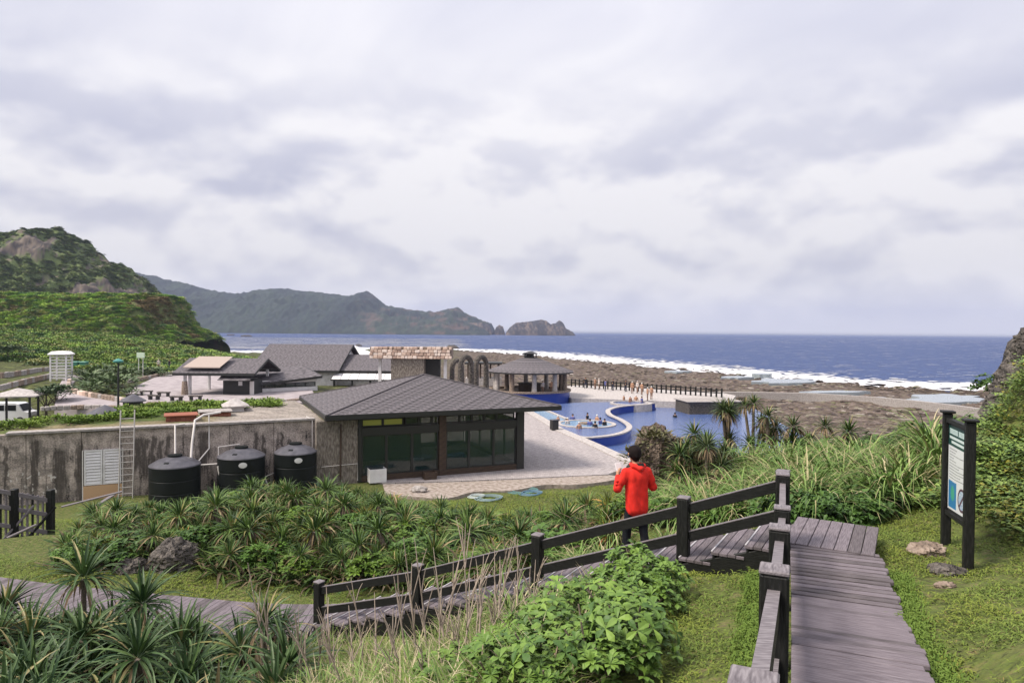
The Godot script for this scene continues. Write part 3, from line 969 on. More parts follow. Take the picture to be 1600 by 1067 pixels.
	scrub.name = "coastal_scrub"
	scrub.set_meta("kind", "stuff"); scrub.set_meta("label", "dense low green scrub covering the coastal plain and hillsides"); scrub.set_meta("category", "scrub")
	add_child(scrub)
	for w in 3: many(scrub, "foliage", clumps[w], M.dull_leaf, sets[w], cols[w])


func boulder(called: String, label: String, at: Vector3, size: Vector3, sd: int, group: String, material: Material) -> MeshInstance3D:
	var fn := FastNoiseLite.new()
	fn.seed = sd; fn.frequency = 0.9; fn.fractal_octaves = 5
	var b := MB.new()
	var nx := 40
	var ny := 22
	var f := func(i: int, j: int) -> Vector3:
		var a := TAU * (i % nx) / nx
		var e := PI * j / ny - PI / 2
		var d := Vector3(cos(a) * cos(e), sin(e), sin(a) * cos(e))
		var r := 1.0 + 0.35 * fn.get_noise_3dv(d * 1.3) + 0.16 * fn.get_noise_3dv(d * 5.0)
		return d * r * size * 0.5
	for j in ny:
		for i in nx:
			b.quad(f.call(i, j), f.call(i, j + 1), f.call(i + 1, j + 1), f.call(i + 1, j))
	return solid(called, b.done(), material, label, "rock", at, group)


func flat2(p: Vector3) -> Vector2:
	return Vector2(p.x, -p.z)

func outline(pixels: Array, drop: float) -> PackedVector2Array:
	var o := PackedVector2Array()
	for q in pixels: o.append(flat2(gp(q[0], q[1], drop)))
	return o

func curb(m: MB, pts: PackedVector2Array, wide: float, y0: float, y1: float, closed := false) -> void:  # a wall of even thickness along a line
	var n := pts.size()
	for k in (n if closed else n - 1):
		var a := pts[k]
		var b := pts[(k + 1) % n]
		var pa := pts[(k - 1 + n) % n] if closed or k > 0 else a
		var pb := pts[(k + 2) % n] if closed or k < n - 2 else b
		var na := (b - pa).normalized().orthogonal() * wide * 0.5
		var nb := (pb - a).normalized().orthogonal() * wide * 0.5
		var q := [a - na, a + na, b + nb, b - nb]
		var lo := []
		var hi := []
		for e in q:
			lo.append(Vector3(e.x, y0, -e.y)); hi.append(Vector3(e.x, y1, -e.y))
		m.quad(lo[1], lo[2], hi[2], hi[1]); m.quad(lo[3], lo[0], hi[0], hi[3])
		if (hi[1] - hi[0]).cross(hi[2] - hi[0]).y > 0: m.quad(hi[0], hi[1], hi[2], hi[3])
		else: m.quad(hi[3], hi[2], hi[1], hi[0])

func smooth_line(pts: PackedVector2Array, steps := 6) -> PackedVector2Array:
	var o := PackedVector2Array()
	for k in pts.size() - 1:
		for s in steps:
			o.append(pts[k].cubic_interpolate(pts[k + 1], pts[maxi(k - 1, 0)], pts[mini(k + 2, pts.size() - 1)], float(s) / steps))
	o.append(pts[-1])
	return o


func make_terrace() -> void:
	var paver := StandardMaterial3D.new()
	var im := Image.create(512, 512, false, Image.FORMAT_RGB8)
	var r := RandomNumberGenerator.new(); r.seed = 3
	im.fill(lin(.12, .105, .10))
	for j in 32:
		for i in range(-1, 16):
			var t := r.randf_range(0.26, 0.44)
			im.fill_rect(Rect2i(i * 32 + (j % 2) * 16 + 1, j * 16 + 1, 30, 14), lin(t * 1.04, t * 0.93, t * 0.93))
	paver.albedo_texture = ImageTexture.create_from_image(im)
	paver.uv1_scale = Vector3.ONE * 0.3
	paver.roughness = 0.85
	var k := outline([[822, 641], [850, 657], [875, 672], [905, 685], [930, 696], [960, 710], [992, 725]], 8.5)
	var near := outline([[596, 754], [700, 752], [800, 748], [950, 741]], 8.5)
	var poly := near.duplicate()
	for q in range(k.size() - 1, -1, -1): poly.append(k[q])
	poly.append_array([Vector2(0.5, 86), Vector2(-18, 86), Vector2(-18, 46), Vector2(-9, 38.6)])
	var m := MB.new()
	m.prism(poly, 1.5, TERRACE)
	setting("terrace", m.done(), paver, "pinkish brick paved terrace between pavilion and pool")
	# bare sandy strip in front of the pavilion, and the far deck towards the sea
	m = MB.new()
	m.prism(smooth_line(outline([[598, 756], [700, 753], [800, 749], [952, 742], [962, 749], [900, 757], [850, 757], [800, 766], [740, 768], [700, 778], [650, 776], [602, 770]], 8.5), 3), 2.0, TERRACE - 0.012)
	setting("sandy_ground", m.done(), M.dirt, "pale bare sandy ground between the pavilion and the lawn")
	m = MB.new()
	var d2 := outline([[893, 622], [960, 624], [1068, 628], [1140, 634], [1150, 618], [1125, 613], [1040, 608], [900, 602], [850, 606]], 8.5)
	m.prism(d2, 0.5, TERRACE)
	setting("sea_terrace", m.done(), M.kerb, "pale concrete deck between the pool and the sea fence")

	var pool := thing("hot_spring_pool", "curving blue tiled outdoor pool in two levels beside the terrace", "pool", Vector3(8, 2.2, -62))
	var inv := Transform3D(Basis(), -pool.position)
	var low := MB.new()
	var lw := k.duplicate()
	lw.append_array([Vector2(14, 46), Vector2(26, 58), Vector2(30, 84), Vector2(22, 84.5), Vector2(7, 88), Vector2(0, 90)])
	low.prism(lw, 1.2, 2.2)
	part(pool, "water", low.done(), M.pool, inv)
	var sline := smooth_line(outline([[1022, 629], [992, 632], [966, 635], [951, 640], [953, 647], [968, 654], [981, 662], [983, 669], [970, 676], [942, 681], [908, 682], [874, 672]], 8.45))
	var up := sline.duplicate()
	up.append_array(outline([[850, 657], [823, 642], [838, 632], [900, 627], [960, 626]], 8.5))
	m = MB.new()
	m.prism(up, 2.0, 2.84)
	part(pool, "water", m.done(), M.pool, inv).set_meta("label", "raised upper basin of the pool")
	m = MB.new(); curb(m, sline, 0.34, 1.5, 2.94)
	var wall := part(pool, "tiled_wall", m.done(), M.blue_tile, inv)
	m = MB.new(); curb(m, sline, 0.5, 2.943, 3.05)
	part(wall, "coping", m.done(), M.kerb, Transform3D())
	m = MB.new(); curb(m, k, 0.9, 2.9, 3.06)
	part(pool, "coping", m.done(), M.kerb, inv)
	m = MB.new(); curb(m, k, 0.5, 1.2, 2.895)
	part(pool, "tiled_wall", m.done(), M.blue_tile, inv)
	# shallow side basin and the round bench
	m = MB.new(); m.prism(outline([[826, 643], [840, 637], [884, 653], [868, 666], [850, 656]], 8.55), 2.0, 2.9)
	part(pool, "shallow_basin", m.done(), M.shallow, inv)
	m = MB.new(); curb(m, outline([[840, 636], [862, 644], [886, 654]], 8.5), 0.3, 2.0, 3.02)
	part(pool, "dividing_wall", m.done(), M.kerb, inv)
	var c := gp(916, 661, 8.55)
	m = MB.new()
	var ring := PackedVector2Array()
	for q in 40: ring.append(Vector2(c.x + cos(TAU * q / 40) * 2.6, -c.z + sin(TAU * q / 40) * 2.6))
	curb(m, ring, 0.4, 2.0, 2.93, true)
	part(pool, "round_bench", m.done(), M.kerb, inv)
	var inner := PackedVector2Array()
	for q in 40: inner.append(Vector2(c.x + cos(TAU * q / 40) * 2.4, -c.z + sin(TAU * q / 40) * 2.4))
	m = MB.new(); m.prism(inner, 2.0, 2.87)
	part(pool, "shallow_basin", m.done(), M.shallow, inv)
	m = MB.new(); m.lathe([Vector2(0.0, 0), Vector2(0.62, 0), Vector2(0.62, 0.72), Vector2(0, 0.8)], 12, Transform3D(Basis(), Vector3(c.x, 2.3, c.z) - pool.position))
	part(pool, "island", m.done(), M.stone)
	# raised round tub
	var tub := thing("round_tub", "raised round soaking tub with pale rim beside the sea fence", "tub", gp(986, 631, 8.6))
	m = MB.new(); m.lathe([Vector2(2.5, -0.7), Vector2(2.5, 0.15), Vector2(2.15, 0.15), Vector2(2.15, 0.0)], 36)
	part(tub, "rim", m.done(), M.kerb)
	m = MB.new(); m.lathe([Vector2(2.15, 0.03), Vector2(0.0, 0.031)], 36)
	part(tub, "water", m.done(), M.pool)
	var blk := thing("stone_platform", "low dark stone platform at the pool end", "platform", gp(1100, 645, 9.2), 0.15)
	m = MB.new(); m.cbox(Transform3D(Basis(), Vector3(1.2, 0.5, -1.5)), Vector3(6.5, 1.5, 4.0), 0.1)
	part(blk, "base", m.done(), M.rock)
	m = MB.new(); m.cbox(Transform3D(Basis(), Vector3(1.2, 1.31, -1.5)), Vector3(6.8, 0.12, 4.3), 0.03)
	part(blk, "slab", m.done(), M.concrete)
	# fence towards the sea
	var fence := thing("sea_fence", "dark timber post and rail fence along the sea side deck", "fence", Vector3(10, TERRACE, -100))
	var a := gp(893, 604, 8.5)
	var b := gp(1128, 621, 8.5)
	var posts := 34
	for q in posts:
		var p := a.lerp(b, q / (posts - 1.0)) - fence.position
		m = MB.new(); m.cbox(Transform3D(Basis(), Vector3(0, 0.6, 0)), Vector3(0.2, 1.2, 0.2), 0.02)
		part(fence, "post", m.done(), M.dark_post, Transform3D(Basis(), p))
		if q:
			var p0 := a.lerp(b, (q - 1) / (posts - 1.0)) - fence.position
			for hgt in [0.55, 1.0]:
				m = MB.new(); m.bar(p0 + Vector3(0, hgt, 0), p + Vector3(0, hgt, 0), 0.06, 0.12)
				part(fence, "rail", m.done(), M.dark_wood)
	# low wall running out over the reef
	m = MB.new()
	curb(m, smooth_line(outline([[1122, 612], [1250, 614], [1330, 618], [1400, 623], [1500, 634], [1620, 652]], 9.6)), 1.0, 0.2, 1.9)
	solid("reef_causeway", m.done(), M.concrete, "long low concrete causeway running across the brown reef", "causeway")

	# round pavilion over the pool
	var o := thing("round_pavilion", "round open pavilion with conical shingle roof on a blue drum", "pavilion", Vector3(2.4, TERRACE, -90))
	m = MB.new(); m.lathe([Vector2(5.3, -1.6), Vector2(5.3, 0.72)], 40)
	part(o, "drum", m.done(), M.blue_tile)
	m = MB.new(); m.lathe([Vector2(5.3, 0.723), Vector2(5.45, 0.723), Vector2(5.45, 0.95), Vector2(5.0, 0.95), Vector2(5.0, 0.62), Vector2(0, 0.62)], 40)
	part(o, "parapet", m.done(), M.stone)
	for q in 10:
		var ang := TAU * (q + 0.35) / 10
		m = MB.new()
		m.lathe([Vector2(0.36, 0), Vector2(0.30, 1.2), Vector2(0.28, 2.5)], 10)
		part(o, "column", m.done(), M.kerb if q % 3 else M.stone, Transform3D(Basis(), Vector3(cos(ang) * 4.65, 0.63, sin(ang) * 4.65)))
	m = MB.new(); m.lathe([Vector2(5.35, 3.12), Vector2(5.7, 3.12), Vector2(5.7, 3.32)], 40); m.lathe([Vector2(0.0, 3.11), Vector2(5.35, 3.12)], 40)
	var roof_m := MB.new()
	for q in 40:
		var a0 := TAU * q / 40
		var a1 := TAU * (q + 1) / 40
		roof_m.flat([Vector3(cos(a1) * 5.75, 3.3, sin(a1) * 5.75), Vector3(cos(a0) * 5.75, 3.3, sin(a0) * 5.75), Vector3(cos(a0) * 1.1, 5.0, sin(a0) * 1.1), Vector3(cos(a1) * 1.1, 5.0, sin(a1) * 1.1)], 0.25)
	var rf := part(o, "roof", roof_m.done(), M.shingle)
	part(rf, "fascia", m.done(), M.dark_trim)
	m = MB.new()
	m.lathe([Vector2(1.1, 4.95), Vector2(0.55, 5.15), Vector2(0.5, 5.55)], 16)
	for q in 5: m.box(Transform3D(Basis(Vector3.UP, q * 1.257), Vector3(cos(q * 1.257) * 0.8, 5.25, -sin(q * 1.257) * 0.8)), Vector3(0.14, 0.6, 0.14))
	m.lathe([Vector2(0, 5.53), Vector2(1.05, 5.53), Vector2(1.1, 5.6), Vector2(0.2, 5.85), Vector2(0, 5.86)], 16)
	part(rf, "cupola", m.done(), M.dark_trim)
	m = MB.new(); m.lathe([Vector2(1.5, 0.62), Vector2(1.5, 1.6), Vector2(1.7, 1.62), Vector2(1.7, 1.7), Vector2(0, 1.7)], 20)
	part(o, "counter", m.done(), M.brown_trim)


func frame_of_panes(parent: Node3D, xs: Array, y0: float, y1: float, z: float, glass: Material, turn := 0.0, org := Vector3.ZERO) -> void:
	var t := Transform3D(Basis(Vector3.UP, turn), org)
	for k in xs.size() - 1:
		var w: float = xs[k + 1] - xs[k]
		var cx: float = (xs[k] + xs[k + 1]) * 0.5
		var m := MB.new()
		for s in [-1.0, 1.0]:
			m.box(t * Transform3D(Basis(), Vector3(cx + s * (w * 0.5 - 0.035), (y0 + y1) * 0.5, z)), Vector3(0.065, y1 - y0, 0.1))
			m.box(t * Transform3D(Basis(), Vector3(cx, lerpf(y0, y1, 0.5 + s * 0.5) - s * 0.035, z)), Vector3(w - 0.14, 0.065, 0.09))
		var win := part(parent, "window", m.done(), M.dark_trim)
		m = MB.new()
		m.box(t * Transform3D(Basis(), Vector3(cx, (y0 + y1) * 0.5, z - 0.01)), Vector3(w - 0.14, y1 - y0 - 0.13, 0.012))
		part(win, "pane", m.done(), glass)


func make_pavilion() -> void:
	var turn := deg_to_rad(24.0)
	var o := thing("glass_pavilion", "dark timber pavilion with glazed front and low shingled pyramid roof", "pavilion", w3(-9.9, 36.4, 8.5), turn)
	var L := 14.2
	var W := 11.5
	var e := 3.9
	var top := Vector3(L / 2, 5.62, -W / 2)
	var c := [Vector3(0, e, 0), Vector3(L, e, 0), Vector3(L, e, -W), Vector3(0, e, -W)]
	# shingled roof in four slopes laid in overlapping courses
	var m := MB.new()
	var courses := 26
	for s in 4:
		var a: Vector3 = c[s]
		var b: Vector3 = c[(s + 1) % 4]
		for k in courses:
			var t0 := float(k) / courses
			var t1 := float(k + 1) / courses
			var lift := Vector3(0, 0.014, 0)
			m.flat([a.lerp(top, t0) + lift, b.lerp(top, t0) + lift, b.lerp(top, t1), a.lerp(top, t1)], 0.5)
			if k: m.quad(a.lerp(top, t0), b.lerp(top, t0), b.lerp(top, t0) + lift, a.lerp(top, t0) + lift)
	var roof := part(o, "roof", m.done(), M.shingle)
	m = MB.new()
	for s in 4: m.bar(c[s] + Vector3(0, 0.04, 0), top + Vector3(0, 0.04, 0), 0.12, 0.05)
	part(roof, "hip_cap", m.done(), M.shingle)
	m = MB.new()
	for s in 4:
		var a: Vector3 = c[s]
		var b: Vector3 = c[(s + 1) % 4]
		m.bar(a + Vector3(0, -0.13, 0), b + Vector3(0, -0.13, 0), 0.1, 0.26)
	part(roof, "fascia", m.done(), M.dark_trim)
	m = MB.new(); m.quad(c[3] + Vector3(.05, -.2, .05), c[2] + Vector3(-.05, -.2, .05), c[1] + Vector3(-.05, -.2, -.05), c[0] + Vector3(.05, -.2, -.05))
	part(roof, "soffit", m.done(), M.dark_trim)
	# stone end wall
	m = MB.new(); m.cbox(Transform3D(Basis(), Vector3(0.75, 1.65, -1.15)), Vector3(2.3, 3.7, 0.5), 0.03)
	var st := part(o, "end_wall", m.done(), M.rough_concrete)
	m = MB.new(); m.tube([Vector3(0.92, 3.3, -0.85), Vector3(0.92, 0.2, -0.85)], [0.05, 0.05], 8)
	part(st, "downpipe", m.done(), M.brown_trim)
	m = MB.new(); m.tube([Vector3(-0.1, 1.0, -0.86), Vector3(1.85, 1.05, -0.86), Vector3(1.86, 0.1, -0.86)], [0.02, 0.02, 0.02], 6)
	part(st, "pipe", m.done(), M.pipe)
	# posts, beams, sill
	for q in [[1.98, 0.2], [6.82, 0.44], [11.85, 0.5]]:
		m = MB.new(); m.cbox(Transform3D(Basis(), Vector3(q[0], 1.85, -0.98)), Vector3(q[1], 3.7, 0.3), 0.02)
		part(o, "post", m.done(), M.dark_trim if q[0] != 6.82 else M.brown_trim)
	for q in [2.0, 7.0, 11.85]:
		m = MB.new(); m.cbox(Transform3D(Basis(), Vector3(q, 1.85, -10.3)), Vector3(0.3, 3.7, 0.3), 0.02)
		part(o, "post", m.done(), M.dark_trim)
	for z in [-1.0, -10.3]:
		m = MB.new(); m.box(Transform3D(Basis(), Vector3(6.9, 2.82, z)), Vector3(10.1, 0.42, 0.24))
		part(o, "beam", m.done(), M.dark_trim)
		m = MB.new(); m.box(Transform3D(Basis(), Vector3(6.9, 0.16, z)), Vector3(10.1, 0.32, 0.26))
		part(o, "sill", m.done(), M.brown_trim)
	m = MB.new(); m.box(Transform3D(Basis(), Vector3(11.9, 2.82, -5.65)), Vector3(0.22, 0.42, 8.9))
	part(o, "beam", m.done(), M.dark_trim)
	m = MB.new(); m.box(Transform3D(Basis(), Vector3(11.9, 0.16, -5.65)), Vector3(0.24, 0.32, 8.9))
	part(o, "sill", m.done(), M.brown_trim)
	frame_of_panes(o, [2.1, 3.5, 5.0, 6.58], 0.33, 2.6, -1.0, M.window_glass)
	frame_of_panes(o, [7.06, 8.5, 10.1, 11.58], 0.33, 2.6, -1.0, M.window_glass)
	frame_of_panes(o, [2.2, 4.2, 6.8], 0.33, 2.6, -10.3, M.window_glass)
	frame_of_panes(o, [7.2, 9.4, 11.6], 0.33, 2.6, -10.3, M.window_glass)
	frame_of_panes(o, [0.0, 2.2, 4.4, 6.6, 8.7], 0.33, 2.6, 0.0, M.window_glass, PI / 2, Vector3(11.9, 0, -1.3))
	frame_of_panes(o, [2.1, 3.3, 4.5], 3.05, 3.5, -1.05, M.yellow_glass)
	frame_of_panes(o, [4.6, 5.4, 6.2, 7.0, 7.9, 8.7, 9.5, 10.3, 11.5], 3.05, 3.5, -1.05, M.window_glass)
	frame_of_panes(o, [2.1, 4.5, 7.0, 9.4, 11.6], 3.05, 3.65, -10.3, M.window_glass)
	# floor, back room walls and what stands inside
	m = MB.new(); m.box(Transform3D(Basis(), Vector3(6.9, 0.06, -5.65)), Vector3(9.8, 0.1, 9.0))
	part(o, "floor", m.done(), M.concrete)
	m = MB.new(); m.box(Transform3D(Basis(), Vector3(1.95, 1.85, -5.75)), Vector3(0.2, 3.6, 8.9))
	part(o, "inner_wall", m.done(), M.brown_trim)
	m = MB.new(); m.box(Transform3D(Basis(), Vector3(4.6, 1.5, -6.4)), Vector3(5.0, 2.9, 0.2))
	part(o, "inner_wall", m.done(), M.brown_trim)
	var bench := thing("massage_bench", "dark padded bench with raised end behind the pavilion glass", "bench", o.transform * Vector3(8.6, 0.12, -4.0), turn)
	m = MB.new(); m.cbox(Transform3D(Basis(), Vector3(0, 0.62, 0)), Vector3(1.9, 0.14, 0.8), 0.03)
	part(bench, "seat", m.done(), M.dark_trim)
	m = MB.new(); m.cbox(Transform3D(Basis(Vector3.BACK, 0.5), Vector3(-0.75, 1.0, 0)), Vector3(0.9, 0.12, 0.75), 0.03)
	part(bench, "backrest", m.done(), M.dark_trim)
	for q in [[-0.8, -0.3], [0.8, -0.3], [-0.8, 0.3], [0.8, 0.3]]:
		m = MB.new(); m.box(Transform3D(Basis(), Vector3(q[0], 0.275, q[1])), Vector3(0.08, 0.55, 0.08))
		part(bench, "leg", m.done(), M.dark_trim)


const WL := Vector2(-30.5, 27.8)

func wall_run(px: float) -> float:
	var k := (px - 800.0) / 1067.0
	return (30.5 + 27.8 * k) / (0.895 - 0.446 * k)

func wall_point(px: float, py: float, off := 0.0) -> Vector3:  # on the wall's face, off metres before it
	var s := wall_run(px)
	var p := far(px, py, 27.8 + 0.446 * s)
	return p + Vector3(0.446, 0, 0.895) * off

func tube_at(parent: Node3D, called: String, pix: Array, rad: float, off: float, material: Material) -> void:
	var pts := []
	var rs := []
	for q in pix:
		pts.append(wall_point(q[0], q[1], off if q.size() < 3 else q[2]) - parent.position)
		rs.append(rad)
	var m := MB.new(); m.tube(pts, rs, 8)
	part(parent, called, m.done(), material)


func make_wall() -> void:
	var turn := deg_to_rad(26.5)
	var o := thing("concrete_wall", "long stained concrete retaining wall below the planted mound", "wall", Vector3(WL.x, 2.6, -WL.y), turn)
	# formwork panels stained by water: streaks below weep holes, lime runs, moss
	var im := Image.create(1408, 256, false, Image.FORMAT_RGB8)
	var f1 := FastNoiseLite.new(); f1.frequency = 0.02; f1.fractal_octaves = 5; f1.seed = 2
	var f2 := FastNoiseLite.new(); f2.frequency = 0.16; f2.fractal_octaves = 3; f2.seed = 6
	var runs := []
	for q in [[8, 35, 150, 5], [52, 20, 190, 9], [92, 55, 256, 15], [123, 40, 256, 9], [215, 30, 140, 11], [226, 36, 150, 9], [238, 25, 170, 7], [250, 40, 120, 8], [262, 30, 160, 6], [318, 20, 150, 14], [400, 34, 190, 6], [412, 40, 140, 4], [440, 36, 110, 4]]:
		runs.append([wall_run(q[0]) * 64.0, q[1], q[2], q[3]])
	for y in 256:
		for x in 1408:
			var t := 0.32 + f1.get_noise_2d(x, y) * 0.20 + f2.get_noise_2d(x, y) * 0.20
			var g := f1.get_noise_2d(x * 3.2 + 500.0, y * 0.35)
			t -= 0.16 * smoothstep(0.10, 0.42, g) * smoothstep(20.0, 60.0, y)
			var c := Vector3(t * 1.08, t * 0.91, t * 0.81)
			c = c.lerp(Vector3(.20, .175, .155) * (0.7 + f2.get_noise_2d(x * 1.7, y * 1.7)), smoothstep(0.0, 0.25, f1.get_noise_2d(x * 1.3 + 900, y * 1.3)) * smoothstep(870.0, 600.0, x) * 0.6)
			for r in runs:
				var dx: float = absf(x - r[0] + f1.get_noise_2d(x * 0.5, y * 1.0) * 9.0)
				if dx < r[3] * 2.0 and y > r[1] - 8:
					var run: float = smoothstep(r[3] * 2.0, r[3] * 0.3, dx) * smoothstep(r[1] - 8, r[1] + 12, y) * smoothstep(r[2] + 50 + f2.get_noise_2d(x, 3) * 70.0, r[2] - 30, y)
					c = c.lerp(Vector3(.055, .045, .038), 0.85 * smoothstep(0.2, 0.95, run + 0.6 * f1.get_noise_2d(x * 9.0, y * 0.6) + 0.12 * f2.get_noise_2d(x * 2.0, y * 2.0)))
			if x > 420 and x < 640:
				var lime := smoothstep(0.30, 0.42, f1.get_noise_2d(x * 2.6 + 77, y * 1.6)) * smoothstep(95, 130, y) * smoothstep(220, 180, y)
				c = c.lerp(Vector3(.62, .58, .55), lime * 0.85)
			im.set_pixel(x, y, lin(maxf(c.x, 0.01), maxf(c.y, 0.01), maxf(c.z, 0.01)))
	var stain := StandardMaterial3D.new()
	stain.albedo_texture = ImageTexture.create_from_image(im)
	stain.roughness = 0.9
	stain.texture_repeat = false
	stain.heightmap_enabled = true
	stain.heightmap_texture = stain.albedo_texture
	stain.heightmap_scale = 2.0
	# panels cast side by side with recessed joints
	var x := 0.0
	var k := 0
	while x < 21.9:
		var w := minf(2.2, 22.0 - x)
		var h := 3.9 + 0.04 * sin(k * 2.1)
		var m := MB.new()
		var q := [Vector3(x + .012, 0, 0), Vector3(x + w - .012, 0, 0), Vector3(x + w - .012, h, 0), Vector3(x + .012, h, 0)]
		var back := Vector3(0, 0, -0.5)
		var nrm := Vector3(0, 0, 1)
		for tri in [[0, 2, 1], [0, 3, 2]]:
			for i in tri: m.p(q[i], nrm, Vector2(q[i].x / 22.0, 1.0 - q[i].y / 3.95))
		m.quad(q[3], q[2], q[2] + back, q[3] + back)
		m.quad(q[1], q[1] + back, q[2] + back, q[2]); m.quad(q[0] + back, q[0], q[3], q[3] + back)
		part(o, "panel", m.done(), stain)
		x += w; k += 1
	var m := MB.new(); m.box(Transform3D(Basis(), Vector3(11, 1.9, -0.45)), Vector3(21.9, 3.8, 0.5))
	part(o, "core", m.done(), M.concrete)
	m = MB.new(); m.box(Transform3D(Basis(), Vector3(15, 3.97, -0.2)), Vector3(13.9, 0.1, 0.7))
	part(o, "coping", m.done(), M.concrete)
	# planted mound behind the wall
	var dirv := Vector2(0.895, 0.446)
	var nv := Vector2(-0.446, 0.895)
	var at := func(i: int, j: int) -> Vector3:
		var p: Vector2 = WL + dirv * (i / 60.0 * 24.0 - 1.5) + nv * (0.55 + j / 24.0 * 13.0)
		var y := 6.44 + 0.10 * bumps.get_noise_2d(p.x * 3, p.y * 3) + 0.18 * sin(j / 24.0 * PI)
		if j > 19: y -= (j - 19) * 0.55
		y -= 2.4 * smoothstep(34.0, 18.0, i) * smoothstep(3.0, 15.0, j)
		return Vector3(p.x, y, -p.y)
	var hue := func(i: int, j: int, q: Vector3) -> Color:
		var dry := smoothstep(-0.25, 0.15, bumps.get_noise_2d(q.x * 2.5, q.z * 2.5) + (0.25 if j < 5 else -0.1) + (i - 40) * 0.02)
		var gravel := smoothstep(44.0, 50.0, i + 6.0 * bumps.get_noise_2d(q.x * 4, q.z * 4))
		return Color(0.10, 0.14, 0.03).lerp(Color(0.24, 0.20, 0.11), dry).lerp(Color(0.40, 0.35, 0.31), gravel) * (0.85 + 0.5 * fine.get_noise_2d(q.x * 5, q.z * 5))
	var tm := textured(ramp_texture([[0.0, lin(.35, .33, .30)], [0.5, lin(.8, .8, .8)], [1.0, lin(1, 1, 1)]], 0.02, 6, 512, FastNoiseLite.TYPE_SIMPLEX_SMOOTH, 41), Vector3.ONE * 0.5, 0.95)
	tm.vertex_color_use_as_albedo = true
	setting("planted_mound", sheet(61, 25, at, hue), tm, "earth mound with dry grass behind the concrete wall")

	# louvred shutter pair and the panel beneath
	var s0 := wall_run(130.0)
	var s1 := wall_run(189.0)
	var fr := thing("louvred_shutter", "white louvred double shutter over a cream panel in the concrete wall", "shutter", o.transform * Vector3(s0, 0.55, 0.004), turn)
	var w := (s1 - s0)
	for leafn in 2:
		var cx := w * (0.25 + 0.5 * leafn)
		m = MB.new()
		for sg in [-1.0, 1.0]:
			m.box(Transform3D(Basis(), Vector3(cx + sg * (w * 0.25 - 0.05), 1.6, 0.05)), Vector3(0.07, 1.7, 0.08))
			m.box(Transform3D(Basis(), Vector3(cx, 1.6 + sg * 0.81, 0.05)), Vector3(w * 0.5 - 0.17, 0.07, 0.08))
		var lf := part(fr, "leaf", m.done(), M.white_paint)
		m = MB.new(); m.box(Transform3D(Basis(), Vector3(cx, 1.6, 0.012)), Vector3(w * 0.5 - 0.1, 1.6, 0.01))
		part(lf, "backing", m.done(), M.steel)
		var slat := MB.new(); slat.box(Transform3D(Basis(Vector3.RIGHT, -0.4), Vector3.ZERO), Vector3(w * 0.5 - 0.18, 0.125, 0.015))
		var sm := slat.done()
		for q in 11: part(lf, "slat", sm, M.white_paint, Transform3D(Basis(), Vector3(cx, 0.885 + q * 0.143, 0.06)))
	m = MB.new(); m.cbox(Transform3D(Basis(), Vector3(w / 2, 0.36, 0.045)), Vector3(w + 0.06, 0.72, 0.08), 0.01)
	part(fr, "lower_panel", m.done(), M.cream)
	m = MB.new(); m.box(Transform3D(Basis(), Vector3(w + 0.05, 1.2, 0.04)), Vector3(0.05, 2.5, 0.08)); m.box(Transform3D(Basis(), Vector3(-0.05, 1.2, 0.04)), Vector3(0.05, 2.5, 0.08))
	part(fr, "frame", m.done(), M.pipe)

	# ladder
	var base := wall_point(197, 765, 0.75)
	base.y = 3.0
	var head := wall_point(199, 640, 0.12)
	var side := Vector3(0.895, 0, -0.446) * 0.3
	var lad := thing("ladder", "tall weathered metal ladder leaning on the concrete wall", "ladder", base)
	for sg in [-1.0, 1.0]:
		m = MB.new(); m.bar(side * sg, head - base + side * sg, 0.06, 0.04)
		part(lad, "rail", m.done(), M.steel)
	for q in 14:
		var p := (head - base) * ((q + 0.6) / 15.0)
		m = MB.new(); m.tube([p - side, p + side], [0.02, 0.02], 6)
		part(lad, "rung", m.done(), M.steel)

	# cisterns
	for q in [[273.0, 33.2, 1.15, 4.83, "black water tank with domed lid and no label"], [377.0, 34.7, 1.14, 5.0, "black water tank with white label between two other tanks"], [462.0, 36.0, 1.08, 5.0, "black water tank with white label beside the pavilion end wall"]]:
		var p := Vector3((q[0] - 800.0) / 1067.0 * q[1], 2.95, -q[1])
		var tk := thing("water_tank", q[4], "water tank", p, 0.0, "black water tanks along the concrete wall")
		var hgt: float = q[3] - 2.95
		var rr: float = q[2]
		m = MB.new()
		m.lathe([Vector2(0, 0), Vector2(rr, 0), Vector2(rr, hgt * 0.33), Vector2(rr * 0.985, hgt * 0.345), Vector2(rr * 0.985, hgt * 0.36), Vector2(rr, hgt * 0.375), Vector2(rr, hgt * 0.66), Vector2(rr * 0.985, hgt * 0.675), Vector2(rr * 0.985, hgt * 0.69), Vector2(rr, hgt * 0.705), Vector2(rr, hgt)], 36)
		part(tk, "body", m.done(), M.tank)
		m = MB.new()
		m.lathe([Vector2(rr, hgt), Vector2(rr * 1.02, hgt + 0.02), Vector2(rr * 1.0, hgt + 0.07), Vector2(rr * 0.7, hgt + 0.27), Vector2(rr * 0.34, hgt + 0.40), Vector2(0.3, hgt + 0.44)], 36)
		var lid := part(tk, "lid", m.done(), M.tank_lid)
		m = MB.new(); m.lathe([Vector2(0.3, hgt + 0.42), Vector2(0.33, hgt + 0.44), Vector2(0.33, hgt + 0.52), Vector2(0.0, hgt + 0.56)], 18)
		part(lid, "hatch", m.done(), M.tank)
		m = MB.new(); m.box(Transform3D(Basis(Vector3.RIGHT, 0.4), Vector3(0.0, hgt + 0.24, rr * 0.72)), Vector3(0.22, 0.05, 0.12))
		part(lid, "vent", m.done(), M.tank)
